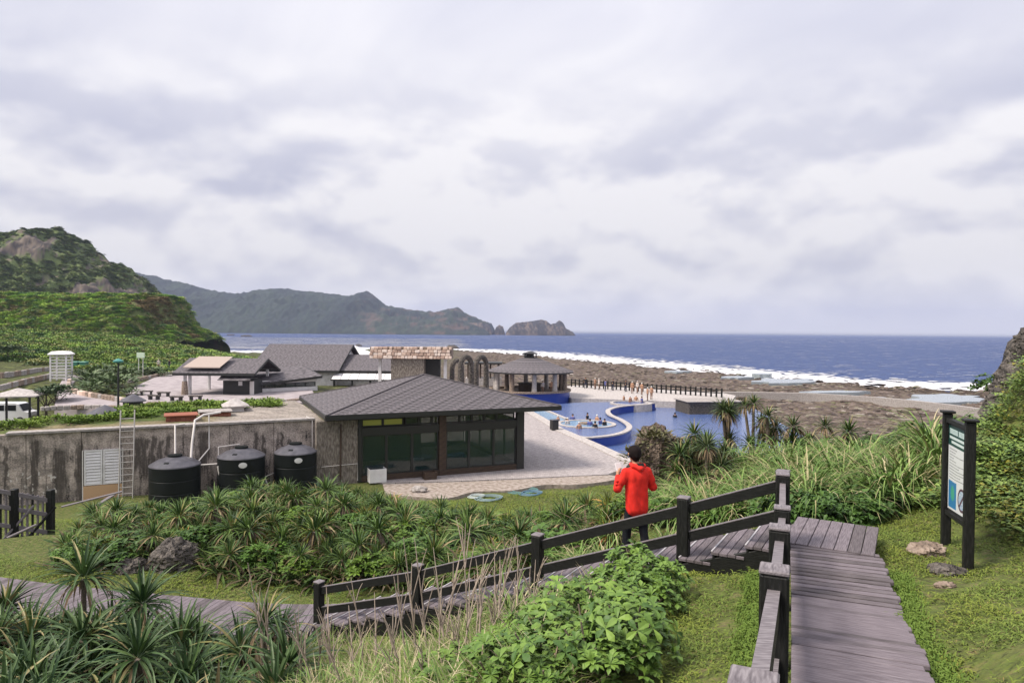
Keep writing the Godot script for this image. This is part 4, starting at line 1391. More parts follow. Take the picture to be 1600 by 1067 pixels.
		if q[0] > 300:
			m = MB.new()
			var dirl := Vector3(0.42, 0, 0.9).normalized()
			var lc := dirl * (rr + 0.012) + Vector3(0, hgt - 0.25, 0)
			var lx := Vector3.UP.cross(dirl)
			for g in 24:
				var g0 := TAU * g / 24
				var g1 := TAU * (g + 1) / 24
				m.tri(lc, lc + lx * cos(g0) * 0.2 + Vector3.UP * sin(g0) * 0.14 - dirl * 0.012, lc + lx * cos(g1) * 0.2 + Vector3.UP * sin(g1) * 0.14 - dirl * 0.012)
			part(tk, "label_plate", m.done(), M.white_paint)

	var pipes := thing("pipework", "pale plastic water pipes joining the tanks along the wall", "pipes", wall_point(330, 740, 0.5))
	tube_at(pipes, "pipe", [[273, 706, .8], [273, 664, .15], [288, 662, .1]], 0.045, 0.2, M.pipe)
	tube_at(pipes, "pipe", [[297, 712, .9], [299, 690, .5], [304, 656, .15], [318, 649, -.2], [345, 646, -.6]], 0.06, 0.2, M.pipe)
	tube_at(pipes, "pipe", [[326, 649, -.1], [326, 700, .12], [309, 716, .8]], 0.035, 0.2, M.pipe)
	tube_at(pipes, "pipe", [[340, 722, .4], [340, 697, .3], [373, 693, .2], [373, 702, .2]], 0.03, 0.2, M.pipe)
	tube_at(pipes, "pipe", [[308, 722, .9], [338, 720, .9], [384, 697, .9]], 0.04, 0.2, M.pipe)
	tube_at(pipes, "pipe", [[337, 720, 1.6], [347, 774, 1.6]], 0.05, 0.2, M.pipe)
	tube_at(pipes, "pipe", [[341, 720, 1.6], [351, 774, 1.6]], 0.04, 0.2, M.pipe)
	tube_at(pipes, "pipe", [[316, 765, 1.6], [350, 763, 1.6], [385, 759, 1.6], [416, 759, 1.6], [408, 737, 1.4], [424, 735, .8]], 0.03, 0.2, M.pipe)
	tube_at(pipes, "pipe", [[497, 742, .3], [497, 664, .3]], 0.06, 0.2, M.pipe)
	tube_at(pipes, "pipe", [[487, 700, .1], [487, 655, .1], [480, 652, -.3]], 0.03, 0.2, M.pipe)

	# brick valve boxes on the mound
	for q in [[258, 302, 651, 36.2, "low brick valve box with a weathered top slab"], [312, 357, 645, 38.0, "brick valve box with dark hatch and steel lid on the mound"]]:
		var a := far(q[0], q[2], q[3])
		var bw: float = (q[1] - q[0]) / 1067.0 * q[3]
		var bx := thing("brick_box", q[4], "valve box", Vector3(a.x, 6.42, a.z), turn)
		var hgt: float = a.y - 6.42
		var rows := 5
		for rw in rows:
			var bxx := 0.0
			while bxx < bw - 0.05:
				var bl := minf(0.24, bw - bxx)
				m = MB.new(); m.box(Transform3D(Basis(), Vector3(bxx + bl / 2, hgt * (rw + 0.5) / rows, 0)), Vector3(bl - 0.012, hgt / rows - 0.01, 0.12))
				part(bx, "brick", m.done(), M.brick[rng.randi() % 3])
				bxx += bl
		m = MB.new(); m.box(Transform3D(Basis(), Vector3(bw / 2, hgt * 0.48, -0.6)), Vector3(bw - 0.03, hgt * 0.96, 1.06))
		part(bx, "core", m.done(), M.rust)
		m = MB.new(); m.cbox(Transform3D(Basis(), Vector3(bw / 2, hgt + 0.03, -0.5)), Vector3(bw + 0.16, 0.07, 1.4), 0.015)
		part(bx, "lid", m.done(), M.concrete if q[0] > 300 else M.brick[0])

	# capped vents and the little roofed box
	for q in [[163, 657, 38.5, 0.92, 0.5, "broad dark conical vent cap on the grassy mound"], [207, 632, 45.5, 0.8, 0.45, "smaller grey conical vent cap at the mound's rear edge"]]:
		var p := far(q[0], q[1], q[2])
		var cp := thing("mound_vent", q[5], "vent cap", Vector3(p.x, 6.3, p.z))
		m = MB.new(); m.lathe([Vector2(q[3] * 0.75, 0), Vector2(q[3] * 0.75, 0.3)], 16); m.lathe([Vector2(0, 0.29), Vector2(q[3], 0.3)], 16)
		part(cp, "drum", m.done(), M.dark_trim)
		m = MB.new(); m.lathe([Vector2(q[3], 0.3), Vector2(q[3], 0.36), Vector2(q[3] * 0.3, 0.36 + q[4] * 0.75), Vector2(0, 0.36 + q[4])], 16)
		part(cp, "cap", m.done(), M.tank_lid)
	var hp := far(367, 648, 41.0)
	var hut := thing("vent_hut", "tiny white vent hut with a pale pyramid roof on the mound", "vent hut", Vector3(hp.x, 6.4, hp.z), turn)
	m = MB.new(); m.box(Transform3D(Basis(), Vector3(0, 0.22, 0)), Vector3(0.9, 0.45, 0.9))
	part(hut, "body", m.done(), M.white_paint)
	m = MB.new(); m.lathe([Vector2(0, 0.45), Vector2(1.05, 0.46), Vector2(1.05, 0.52), Vector2(0, 0.98)], 4, Transform3D(Basis(Vector3.UP, PI / 4), Vector3.ZERO))
	part(hut, "roof", m.done(), M.kerb)


func gable(parent: Node3D, w: float, depth: float, eave: float, top: float, over: float, base_h: float, wall: Material) -> void:
	# local: x along the front, -z to the back; ridge runs along x
	var e0 := Vector3(-over, eave, over)
	var e1 := Vector3(w + over, eave, over)
	var r0 := Vector3(-over, top, -depth / 2)
	var r1 := Vector3(w + over, top, -depth / 2)
	var b0 := Vector3(-over, eave, -depth - over)
	var b1 := Vector3(w + over, eave, -depth - over)
	var m := MB.new()
	m.flat([e0, e1, r1, r0], 0.5); m.flat([b1, b0, r0, r1], 0.5)
	var rf := part(parent, "roof", m.done(), M.shingle)
	m = MB.new()
	m.bar(e0 + Vector3(0, -.14, 0), e1 + Vector3(0, -.14, 0), 0.12, 0.26)
	m.bar(b0 + Vector3(0, -.14, 0), b1 + Vector3(0, -.14, 0), 0.12, 0.26)
	for s in [[e0, r0], [b0, r0], [e1, r1], [b1, r1]]: m.bar(s[0] + Vector3(0, -.12, 0), s[1] + Vector3(0, -.12, 0), 0.12, 0.22)
	m.flat([e1 + Vector3(0, -.03, 0), e0 + Vector3(0, -.03, 0), r0 + Vector3(0, -.03, 0), r1 + Vector3(0, -.03, 0)])
	part(rf, "fascia", m.done(), M.dark_trim)
	if wall:
		m = MB.new()
		m.box(Transform3D(Basis(), Vector3(w / 2, (eave - 0.05 + base_h) / 2, -depth / 2)), Vector3(w, eave - 0.05 - base_h, depth))
		m.flat([Vector3(0, eave - .05, -depth), Vector3(0, eave - .05, 0), Vector3(0, top - 0.25, -depth / 2)])
		m.flat([Vector3(w, eave - .05, 0), Vector3(w, eave - .05, -depth), Vector3(w, top - 0.25, -depth / 2)])
		part(parent, "wall", m.done(), wall)


func make_village() -> void:
	var m: MB
	var y0 := 4.5
	# great hall, two roofs
	var hall := thing("great_hall", "large hall with two stepped grey shingle roofs behind the white annex", "hall", Vector3(-31.7, y0, -84))
	var left := Node3D.new()
	gable(hall, 9.9, 14.0, 2.0, 5.05, 0.6, 0.0, M.white_paint)
	var right := thing("reception_wing", "lower shingled wing with white glazed lean-to beside the great hall", "building", Vector3(-21.9, y0, -85))
	gable(right, 6.8, 10.0, 1.95, 3.75, 0.5, 0.0, M.white_paint)
	left.free()
	for k in 7:
		m = MB.new()
		var x := k * 1.05
		m.flat([Vector3(x + .03, 1.0, 2.3), Vector3(x + 1.02, 1.0, 2.3), Vector3(x + 1.02, 1.62, 0.9), Vector3(x + .03, 1.62, 0.9)])
		part(right, "glass_panel", m.done(), M.white_paint)
	for k in 4:
		m = MB.new(); m.box(Transform3D(Basis(), Vector3(k * 2.2 + 0.3, 0.45, 2.1)), Vector3(0.2, 1.0, 0.2))
		part(right, "post", m.done(), M.dark_trim)
	m = MB.new(); m.box(Transform3D(Basis(), Vector3(3.6, 0.9, 2.25)), Vector3(7.4, 0.14, 0.14))
	part(right, "beam", m.done(), M.dark_trim)

	# white annex with the sloping roof
	var A := far(393, 601, 72.0)
	var B := far(503, 587, 77.0)
	var C := far(473, 571, 81.0)
	var D := far(393, 579, 80.0)
	var an := thing("white_annex", "low white annex with sloping shingle roof and a band of windows", "building", Vector3(A.x, y0, A.z), atan2(-(B.z - A.z), B.x - A.x))
	var inv := an.transform.affine_inverse()
	var a := inv * A
	var b := inv * B
	m = MB.new(); m.flat([a, b, inv * C, inv * D], 0.25)
	var rf := part(an, "roof", m.done(), M.shingle)
	m = MB.new(); m.bar(a + Vector3(0, -.13, 0), b + Vector3(0, -.13, 0), 0.1, 0.24); m.bar(b + Vector3(0, -.1, 0), inv * C + Vector3(0, -.1, 0), 0.1, 0.2)
	part(rf, "fascia", m.done(), M.dark_trim)
	var w := b.x - 0.3
	m = MB.new()
	m.box(Transform3D(Basis(), Vector3(w / 2, 0.30, -0.7)), Vector3(w, 0.6, 0.3))
	m.box(Transform3D(Basis(), Vector3(w / 2, 1.28, -0.7)), Vector3(w, 0.3, 0.3))
	m.box(Transform3D(Basis(), Vector3(w / 2, 0.8, -3.0)), Vector3(w, 1.6, 0.2))
	m.box(Transform3D(Basis(), Vector3(0.2, 0.8, -1.8)), Vector3(0.3, 1.6, 2.2))
	part(an, "wall", m.done(), M.white_paint)
	var ws := []
	for k in 7: ws.append(0.4 + (w - 0.6) * k / 6.0)
	frame_of_panes(an, ws, 0.6, 1.13, -0.68, M.window_glass)

	# gatehouse
	var G := far(278, 583, 70.0)
	var gate := thing("gatehouse", "open gatehouse with dark roof, tan skylight panel and white posts", "gatehouse", Vector3(G.x, y0, G.z), 0.0)
	var gw := far(393, 583, 70.0).x - G.x
	gable(gate, gw, 7.0, G.y - y0 + 0.05, 3.85, 0.4, 0.0, null)
	m = MB.new(); m.flat([Vector3(0.5, 3.05, 0.05), Vector3(4.3, 3.05, 0.05), Vector3(4.5, 4.05, -2.7), Vector3(0.9, 4.05, -2.7)])
	m.bar(Vector3(0.5, 3.0, 0.05), Vector3(4.3, 3.0, 0.05), 0.08, 0.1)
	part(gate, "skylight", m.done(), mat(lin(.36, .29, .25), 0.6))
	for q in [[0.5, -0.4], [1.0, -0.4], [0.5, -6.0], [7.0, -6.0], [4.2, -5.5]]:
		m = MB.new(); m.cbox(Transform3D(Basis(), Vector3(q[0], 1.25, q[1])), Vector3(0.26, 2.5, 0.26), 0.03)
		part(gate, "post", m.done(), M.white_paint)
	m = MB.new(); m.lathe([Vector2(0.35, 0), Vector2(0.3, 0.9), Vector2(0.25, 1.6)], 10, Transform3D(Basis(), Vector3(0.75, 0, 0.2)))
	part(gate, "stone_pier", m.done(), M.stone)
	m = MB.new(); m.flat([Vector3(4.3, 1.75, 0.8), Vector3(7.6, 1.75, 0.8), Vector3(7.6, 2.3, -0.6), Vector3(4.3, 2.3, -0.6)], 0.25)
	part(gate, "porch_roof", m.done(), M.shingle)
	m = MB.new(); m.box(Transform3D(Basis(), Vector3(5.9, 0.85, -1.9)), Vector3(3.2, 1.75, 2.4))
	part(gate, "booth", m.done(), M.dark_trim)
	m = MB.new(); m.box(Transform3D(Basis(), Vector3(6.1, 1.35, -0.68)), Vector3(0.4, 0.45, 0.05))
	part(gate, "ticket_window", m.done(), M.white_paint)
	m = MB.new(); m.cbox(Transform3D(Basis(), Vector3(7.35, 0.8, -0.55)), Vector3(0.4, 1.6, 0.2), 0.02)
	part(gate, "door", m.done(), M.pipe)

	# stone lookout with the wide band of pale stones
	var T := far(577, 541, 70.0)
	var tw := far(706, 541, 70.0).x - T.x
	var tower := thing("stone_lookout", "stone lookout with a wide pale pink rubble parapet on a narrow shaft", "tower", Vector3(T.x, y0, T.z))
	var th := T.y - y0
	m = MB.new(); m.box(Transform3D(Basis(), Vector3(tw / 2, th - 0.66, -1.3)), Vector3(tw - 0.12, 1.2, 2.5))
	part(tower, "parapet_core", m.done(), M.stone)
	for row in 4:
		var x := rnd(0, 0.2)
		while x < tw - 0.2:
			var sw := minf(rnd(0.28, 0.55), tw - x)
			if row == 3 and rng.randf() < 0.28:
				x += sw * 0.5
				continue
			m = MB.new(); m.cbox(Transform3D(Basis(Vector3.BACK, rnd(-.06, .06)), Vector3(x + sw / 2, th - 1.1 + row * 0.31, rnd(-0.03, 0.05))), Vector3(sw - 0.03, 0.29, 0.3), 0.04)
			part(tower, "stone", m.done(), M.pink_stones[rng.randi() % 4])
			x += sw
	m = MB.new(); m.box(Transform3D(Basis(), Vector3(3.9, (th - 1.25) / 2, -1.2)), Vector3(3.4, th - 1.25, 2.2))
	part(tower, "shaft", m.done(), M.rough_concrete)
	m = MB.new(); m.box(Transform3D(Basis(), Vector3(6.3, (th - 1.25) / 2, -1.9)), Vector3(1.6, th - 1.25, 0.8))
	part(tower, "side_shaft", m.done(), M.dark_trim)
	for q in [0.9, 7.7]:
		m = MB.new(); m.box(Transform3D(Basis(), Vector3(q, (th - 1.25) / 2, -1.0)), Vector3(0.3, th - 1.25, 0.3))
		part(tower, "post", m.done(), M.white_paint)
	# arches
	for q in [[728, 556, 66.0, "tall rough stone arch beside the stone lookout"], [752, 556, 69.0, "second rough stone arch standing near the flat roofed shelter"], [714, 562, 74.0, "low stone arch half hidden behind the lookout"]]:
		var p := far(q[0], q[1], q[2])
		var ar := thing("stone_arch", q[3], "arch", Vector3(p.x, y0, p.z), 0.9, "stone arches by the lookout")
		m = MB.new()
		var pts := []
		var rs := []
		for k in 15:
			var an2 := PI * k / 14.0
			pts.append(Vector3(cos(an2) * 0.75, p.y - y0 - 0.95 + sin(an2) * 0.85, 0)); rs.append(0.26)
		pts.push_front(Vector3(0.8, 0, 0)); rs.push_front(0.32)
		pts.append(Vector3(-0.8, 0, 0)); rs.append(0.32)
		m.tube(pts, rs, 7)
		part(ar, "arch_body", m.done(), M.rock)
	# flat roofed shelter
	var F := far(737, 585, 95.0)
	var sh := thing("flat_shelter", "small flat roofed shelter with dark posts next to the round pavilion", "shelter", Vector3(F.x, 4.0, F.z))
	m = MB.new(); m.box(Transform3D(Basis(), Vector3(1.6, 3.0, -1.5)), Vector3(5.2, 0.22, 4.0))
	part(sh, "roof", m.done(), M.dark_trim)
	for q in [[-0.5, 0], [1.2, 0], [2.6, 0], [3.7, 0], [-0.5, -3], [3.7, -3]]:
		m = MB.new(); m.box(Transform3D(Basis(), Vector3(q[0], 1.45, q[1])), Vector3(0.24, 2.9, 0.24))
		part(sh, "post", m.done(), M.brown_trim)
	m = MB.new(); m.box(Transform3D(Basis(), Vector3(1.6, 0.4, -1.5)), Vector3(5.0, 1.0, 3.6))
	part(sh, "plinth", m.done(), M.kerb)
	# white tents behind the hall
	for q in [[555, 540, 118.0, 2.7, "white peaked tent roof behind the reception wing"], [541, 546, 126.0, 1.8, "smaller white tent roof further behind the reception wing"]]:
		var p := far(q[0], q[1], q[2])
		var tn := thing("white_tent", q[4], "tent", Vector3(p.x, 3.6, p.z), 0.3)
		var hgt: float = p.y - 3.6
		m = MB.new(); m.lathe([Vector2(q[3] * 1.4, hgt - 1.5), Vector2(q[3] * 0.6, hgt - 0.7), Vector2(0, hgt)], 4)
		part(tn, "canopy", m.done(), M.white_paint)
		for k in 4:
			m = MB.new(); m.box(Transform3D(Basis(), Vector3(cos(k * PI / 2) * q[3] * 1.3, (hgt - 1.5) / 2, sin(k * PI / 2) * q[3] * 1.3)), Vector3(0.08, hgt - 1.5, 0.08))
			part(tn, "pole", m.done(), M.steel)

	# plaza and road
	m = MB.new(); m.prism(outline([[196, 629], [395, 632], [500, 628], [480, 600], [400, 584], [330, 574], [262, 574], [240, 590], [212, 603], [196, 618]], 6.78), 4.0, 4.72)
	setting("plaza", m.done(), M.asphalt, "grey paved forecourt in front of the gatehouse")
	m = MB.new(); m.prism(smooth_line(outline([[84, 636], [205, 640], [196, 630], [150, 621], [122, 612], [112, 602], [118, 594], [128, 590], [112, 586], [98, 592], [90, 606]], 6.8), 3), 4.0, 4.70)
	setting("access_road", m.done(), M.asphalt, "narrow asphalt road curving round the planted island")
	for q in [[[[108, 596], [107, 606], [116, 613], [140, 619], [170, 624], [200, 629]], 0.55, "curved low rubble wall along the access road"], [[[200, 597], [225, 592], [250, 587], [272, 583]], 0.5, "low dark rubble wall along the forecourt edge"], [[[0, 590], [30, 586], [55, 582], [76, 580]], 0.8, "long grey retaining wall beside the white slatted tower"], [[[0, 609], [30, 601], [55, 595], [80, 589]], 0.7, "lower grey retaining wall above the white gazebo"], [[[62, 640], [120, 637], [190, 638], [215, 640]], 0.4, "low dark kerb wall between the road and the mound"], [[[228, 631], [300, 630], [400, 630], [480, 624]], 0.35, "thin pale kerb wall along the front of the forecourt"]]:
		var line := smooth_line(outline(q[0], 6.75))
		var wl := thing("rubble_wall", q[2], "low wall", Vector3(line[0].x, 4.6, -line[0].y))
		var run := 0.0
		for k in line.size() - 1:
			var seg := line[k].distance_to(line[k + 1])
			var nst := maxi(1, int(seg / 0.7))
			for s in nst:
				var p := line[k].lerp(line[k + 1], (s + 0.5) / nst)
				var dv := (line[k + 1] - line[k]).normalized()
				m = MB.new(); m.cbox(Transform3D(Basis(Vector3(dv.x, 0, -dv.y), Vector3.UP, Vector3(dv.y, 0, dv.x)), Vector3(0, q[1] / 2, 0)), Vector3(seg / nst - 0.04, q[1] * rnd(0.85, 1.1), 0.4), 0.06)
				part(wl, "stone", m.done(), M.pink_stones[rng.randi() % 3] if q[1] == 0.55 and rng.randf() < 0.4 else (M.stone if rng.randf() < 0.6 else M.concrete), Transform3D(Basis(), Vector3(p.x, 4.6, -p.y) - wl.position))
			run += seg
	# white slatted tower
	var S := far(95, 590, 88.0)
	var slt := thing("slatted_tower", "white slatted ventilation tower with a hipped cap", "tower", Vector3(S.x, 4.6, S.z), 0.2)
	var sh2 := far(95, 553, 88.0).y - 4.6
	for q in [[-0.9, -0.9], [0.9, -0.9], [-0.9, 0.9], [0.9, 0.9]]:
		m = MB.new(); m.box(Transform3D(Basis(), Vector3(q[0], sh2 / 2, q[1])), Vector3(0.16, sh2, 0.16))
		part(slt, "post", m.done(), M.white_paint)
	for k in 8:
		m = MB.new(); m.box(Transform3D(Basis(), Vector3(0, 0.4 + k * (sh2 - 0.6) / 7.5, 0.9)), Vector3(1.64, 0.13, 0.06))
		m.box(Transform3D(Basis(), Vector3(0, 0.4 + k * (sh2 - 0.6) / 7.5, -0.9)), Vector3(1.64, 0.13, 0.06))
		m.box(Transform3D(Basis(), Vector3(0.9, 0.4 + k * (sh2 - 0.6) / 7.5, 0)), Vector3(0.06, 0.13, 1.64))
		m.box(Transform3D(Basis(), Vector3(-0.9, 0.4 + k * (sh2 - 0.6) / 7.5, 0)), Vector3(0.06, 0.13, 1.64))
		part(slt, "slat_ring", m.done(), M.white_paint)
	m = MB.new(); m.lathe([Vector2(1.6, sh2 - 0.15), Vector2(1.65, sh2), Vector2(1.1, sh2 + 0.35), Vector2(0, sh2 + 0.4)], 4, Transform3D(Basis(Vector3.UP, PI / 4), Vector3.ZERO))
	part(slt, "cap", m.done(), M.white_paint)
	# green bins
	for q in [[117, "green waste container beside the slatted tower"], [130, "second green waste container farther from the slatted tower"]]:
		var p := gp(q[0], 575, 6.7)
		var bn := thing("waste_container", q[1], "waste container", Vector3(p.x, 4.75, p.z))
		m = MB.new(); m.cbox(Transform3D(Basis(), Vector3(0, 0.5, 0)), Vector3(1.15, 1.0, 0.9), 0.05)
		part(bn, "body", m.done(), mat(lin(.015, .12, .085), 0.5))
		m = MB.new(); m.cbox(Transform3D(Basis(Vector3.RIGHT, 0.1), Vector3(0, 1.06, 0)), Vector3(1.22, 0.1, 0.98), 0.03)
		part(bn, "lid", m.done(), mat(lin(.02, .16, .11), 0.45))
	# board on two poles
	var N := far(219, 555, 96.0)
	var bd := thing("notice_board", "pale green board on two thin white poles behind the shrubs", "board", Vector3(N.x, 5.0, N.z))
	m = MB.new(); m.cbox(Transform3D(Basis(), Vector3(0, N.y - 5.0, 0)), Vector3(1.1, 0.75, 0.06), 0.01)
	part(bd, "panel", m.done(), mat(lin(.55, .66, .52), 0.6))
	for s in [-0.3, 0.3]:
		m = MB.new(); m.tube([Vector3(s, -0.4, -0.06), Vector3(s, N.y - 5.0, -0.06)], [0.04, 0.04], 6)
		part(bd, "pole", m.done(), M.white_paint)
	# lamp post
	var lb := gp(184, 645, 6.0)
	var lt := far(183, 566, -lb.z)
	var lp := thing("lamp_post", "slender dark lamp post with a teal lantern on the mound edge", "lamp post", Vector3(lb.x, 4.6, lb.z))
	m = MB.new(); m.tube([Vector3.ZERO, Vector3(0, lt.y - 4.6, 0)], [0.09, 0.06], 8)
	part(lp, "pole", m.done(), M.dark_trim)
	m = MB.new(); m.lathe([Vector2(0.05, 0), Vector2(0.32, 0.1), Vector2(0.34, 0.2), Vector2(0.1, 0.34), Vector2(0, 0.36)], 12, Transform3D(Basis(), Vector3(0, lt.y - 4.6 - 0.1, 0)))
	part(lp, "lantern", m.done(), mat(lin(.05, .22, .20), 0.5))
	# benches on the plaza
	for q in [[205, 622], [240, 624], [275, 626], [305, 625], [228, 617], [255, 619]]:
		var p := gp(q[0], q[1], 6.75)
		var bn := thing("stone_bench", "short dark stone bench at the edge of the forecourt", "bench", Vector3(p.x, 4.7, p.z), rnd(-0.4, 0.4), "stone benches on the forecourt")
		m = MB.new(); m.cbox(Transform3D(Basis(), Vector3(0, 0.42, 0)), Vector3(1.2, 0.12, 0.45), 0.02)
		part(bn, "seat", m.done(), M.rock)
		for s in [-0.42, 0.42]:
			m = MB.new(); m.cbox(Transform3D(Basis(), Vector3(s, 0.18, 0)), Vector3(0.2, 0.36, 0.38), 0.02)
			part(bn, "leg", m.done(), M.dark_trim)

	# white gazebo and the van below the mound
	var zp := far(27, 606, 60.0)
	var gz := thing("white_gazebo", "pale pyramid roofed gazebo on dark posts above the parked van", "gazebo", Vector3(zp.x, 2.6, zp.z), 0.35)
	var zh := zp.y - 2.6
	m = MB.new(); m.lathe([Vector2(0, zh - 0.72), Vector2(2.5, zh - 0.7), Vector2(2.5, zh - 0.6), Vector2(0, zh)], 4, Transform3D(Basis(Vector3.UP, PI / 4), Vector3.ZERO))
	part(gz, "roof", m.done(), M.kerb)
	for q in [[-1.2, -1.2], [1.2, -1.2], [-1.2, 1.2], [1.2, 1.2]]:
		m = MB.new(); m.cbox(Transform3D(Basis(), Vector3(q[0], (zh - 0.7) / 2, q[1])), Vector3(0.16, zh - 0.7, 0.16), 0.02)
		part(gz, "post", m.done(), M.dark_trim)
	var vp := far(14, 660, 63.0)
	var van := thing("parked_van", "white minivan parked under the pale gazebo roof", "van", Vector3(vp.x, 2.62, vp.z), 0.12)
	m = MB.new()
	var prof := [Vector2(-2.1, 0.35), Vector2(2.05, 0.35), Vector2(2.12, 0.75), Vector2(2.0, 1.05), Vector2(1.55, 1.18), Vector2(1.15, 1.82), Vector2(0.9, 1.9), Vector2(-1.95, 1.92), Vector2(-2.08, 1.8), Vector2(-2.14, 0.9)]
	for k in prof.size():
		var p: Vector2 = prof[k]
		var q: Vector2 = prof[(k + 1) % prof.size()]
		m.quad(Vector3(q.x, q.y, 0.82), Vector3(p.x, p.y, 0.82), Vector3(p.x, p.y, -0.82), Vector3(q.x, q.y, -0.82))
	for s in [-1.0, 1.0]:
		var ps := []
		for p in prof: ps.append(Vector3(p.x, p.y, 0.82 * s))
		if s < 0: ps.reverse()
		m.flat(ps)
	part(van, "body", m.done(), mat(lin(.78, .78, .80), 0.25))
	for s in [-1.0, 1.0]:
		for q in [[-1.9, -1.0], [-0.92, 0.0], [0.08, 1.0]]:
			m = MB.new(); m.box(Transform3D(Basis(), Vector3((q[0] + q[1]) / 2, 1.48, 0.82 * s)), Vector3(q[1] - q[0], 0.5, 0.03))
			part(van, "window", m.done(), M.tank)
		for x in [-1.35, 1.35]:
			m = MB.new(); m.lathe([Vector2(0, -0.1), Vector2(0.33, -0.1), Vector2(0.33, 0.1), Vector2(0, 0.1)], 18, Transform3D(Basis(Vector3.RIGHT, PI / 2), Vector3(x, 0.33, 0.76 * s)))
			var wh := part(van, "wheel", m.done(), M.dark_trim)
			m = MB.new(); m.lathe([Vector2(0, -0.105), Vector2(0.2, -0.105), Vector2(0.2, 0.105), Vector2(0, 0.105)], 14, Transform3D(Basis(Vector3.RIGHT, PI / 2), Vector3(x, 0.33, 0.76 * s)))
			part(wh, "rim", m.done(), M.steel)
	m = MB.new(); m.flat([Vector3(1.575, 1.2, 0.7), Vector3(1.575, 1.2, -0.7), Vector3(1.2, 1.79, -0.66), Vector3(1.2, 1.79, 0.66)])
	part(van, "windscreen", m.done(), M.tank)
	for s in [-0.6, 0.6]:
		m = MB.new(); m.cbox(Transform3D(Basis(), Vector3(2.06, 0.85, s)), Vector3(0.12, 0.16, 0.3), 0.02)
		part(van, "headlight", m.done(), M.pale_glass)


# ---------------------------------------------------------------- boardwalk
func plank_mesh(length: float, width: float, thick := 0.04) -> ArrayMesh:
	var m := MB.new()
	m.cbox(Transform3D(), Vector3(length, thick, width), 0.005)
	return m.done()

func lay(parent: Node3D, mesh: Mesh, centre: Vector3, along_dir: Vector3, called := "plank", material: Material = null) -> MeshInstance3D:  # a board whose length runs along along_dir
	var x := along_dir.normalized()
	var z := x.cross(Vector3.UP).normalized()
	var y := z.cross(x)
	return part(parent, called, mesh, material if material else M.planks[rng.randi() % 5], Transform3D(Basis(x, y, z) * Basis(Vector3.BACK, rnd(-.003, .003)), centre - parent.position))

func post_mesh(h: float) -> ArrayMesh:
	var m := MB.new()
	m.cbox(Transform3D(Basis(), Vector3(0, h / 2, 0)), Vector3(0.145, h, 0.145), 0.012)
	return m.done()

func railing(called: String, label: String, feet: Array, tall: float, below: float) -> Node3D:
	var o := thing(called, label, "railing", feet[0])
	var pm := post_mesh(tall + below)
	var cap := MB.new(); cap.cbox(Transform3D(), Vector3(0.15, 0.022, 0.15), 0.006)
	var cm := cap.done()
	for k in feet.size():
		var dirn: Vector3 = (feet[mini(k + 1, feet.size() - 1)] - feet[maxi(k - 1, 0)])
		var rot := Basis(Vector3.UP, atan2(-dirn.z, dirn.x))
		var p := part(o, "post", pm, M.dark_post, Transform3D(rot, feet[k] - o.position - Vector3(0, below, 0)))
		part(p, "weathered_top", cm, M.worn_wood, Transform3D(Basis(), Vector3(0, tall + below + 0.012, 0)))
		if k == 0: continue
		var a: Vector3 = feet[k - 1] - o.position
		var b: Vector3 = feet[k] - o.position
		var d := (b - a).normalized() * 0.07
		for hh in [tall - 0.15, tall - 0.50]:
			var m := MB.new(); m.bar(a + d + Vector3(0, hh, 0), b - d + Vector3(0, hh, 0), 0.06, 0.125, 0.006)
			var r := part(o, "rail", m.done(), M.dark_wood)
			m = MB.new(); m.bar(a + d + Vector3(0, hh + 0.067, 0), b - d + Vector3(0, hh + 0.067, 0), 0.062, 0.008)
			part(r, "weathered_top", m.done(), M.worn_wood)
	return o

var stair_a := w3(3.2, 8.0, 2.45)
var stair_e := w3(-3.32, 11.8, 5.2)

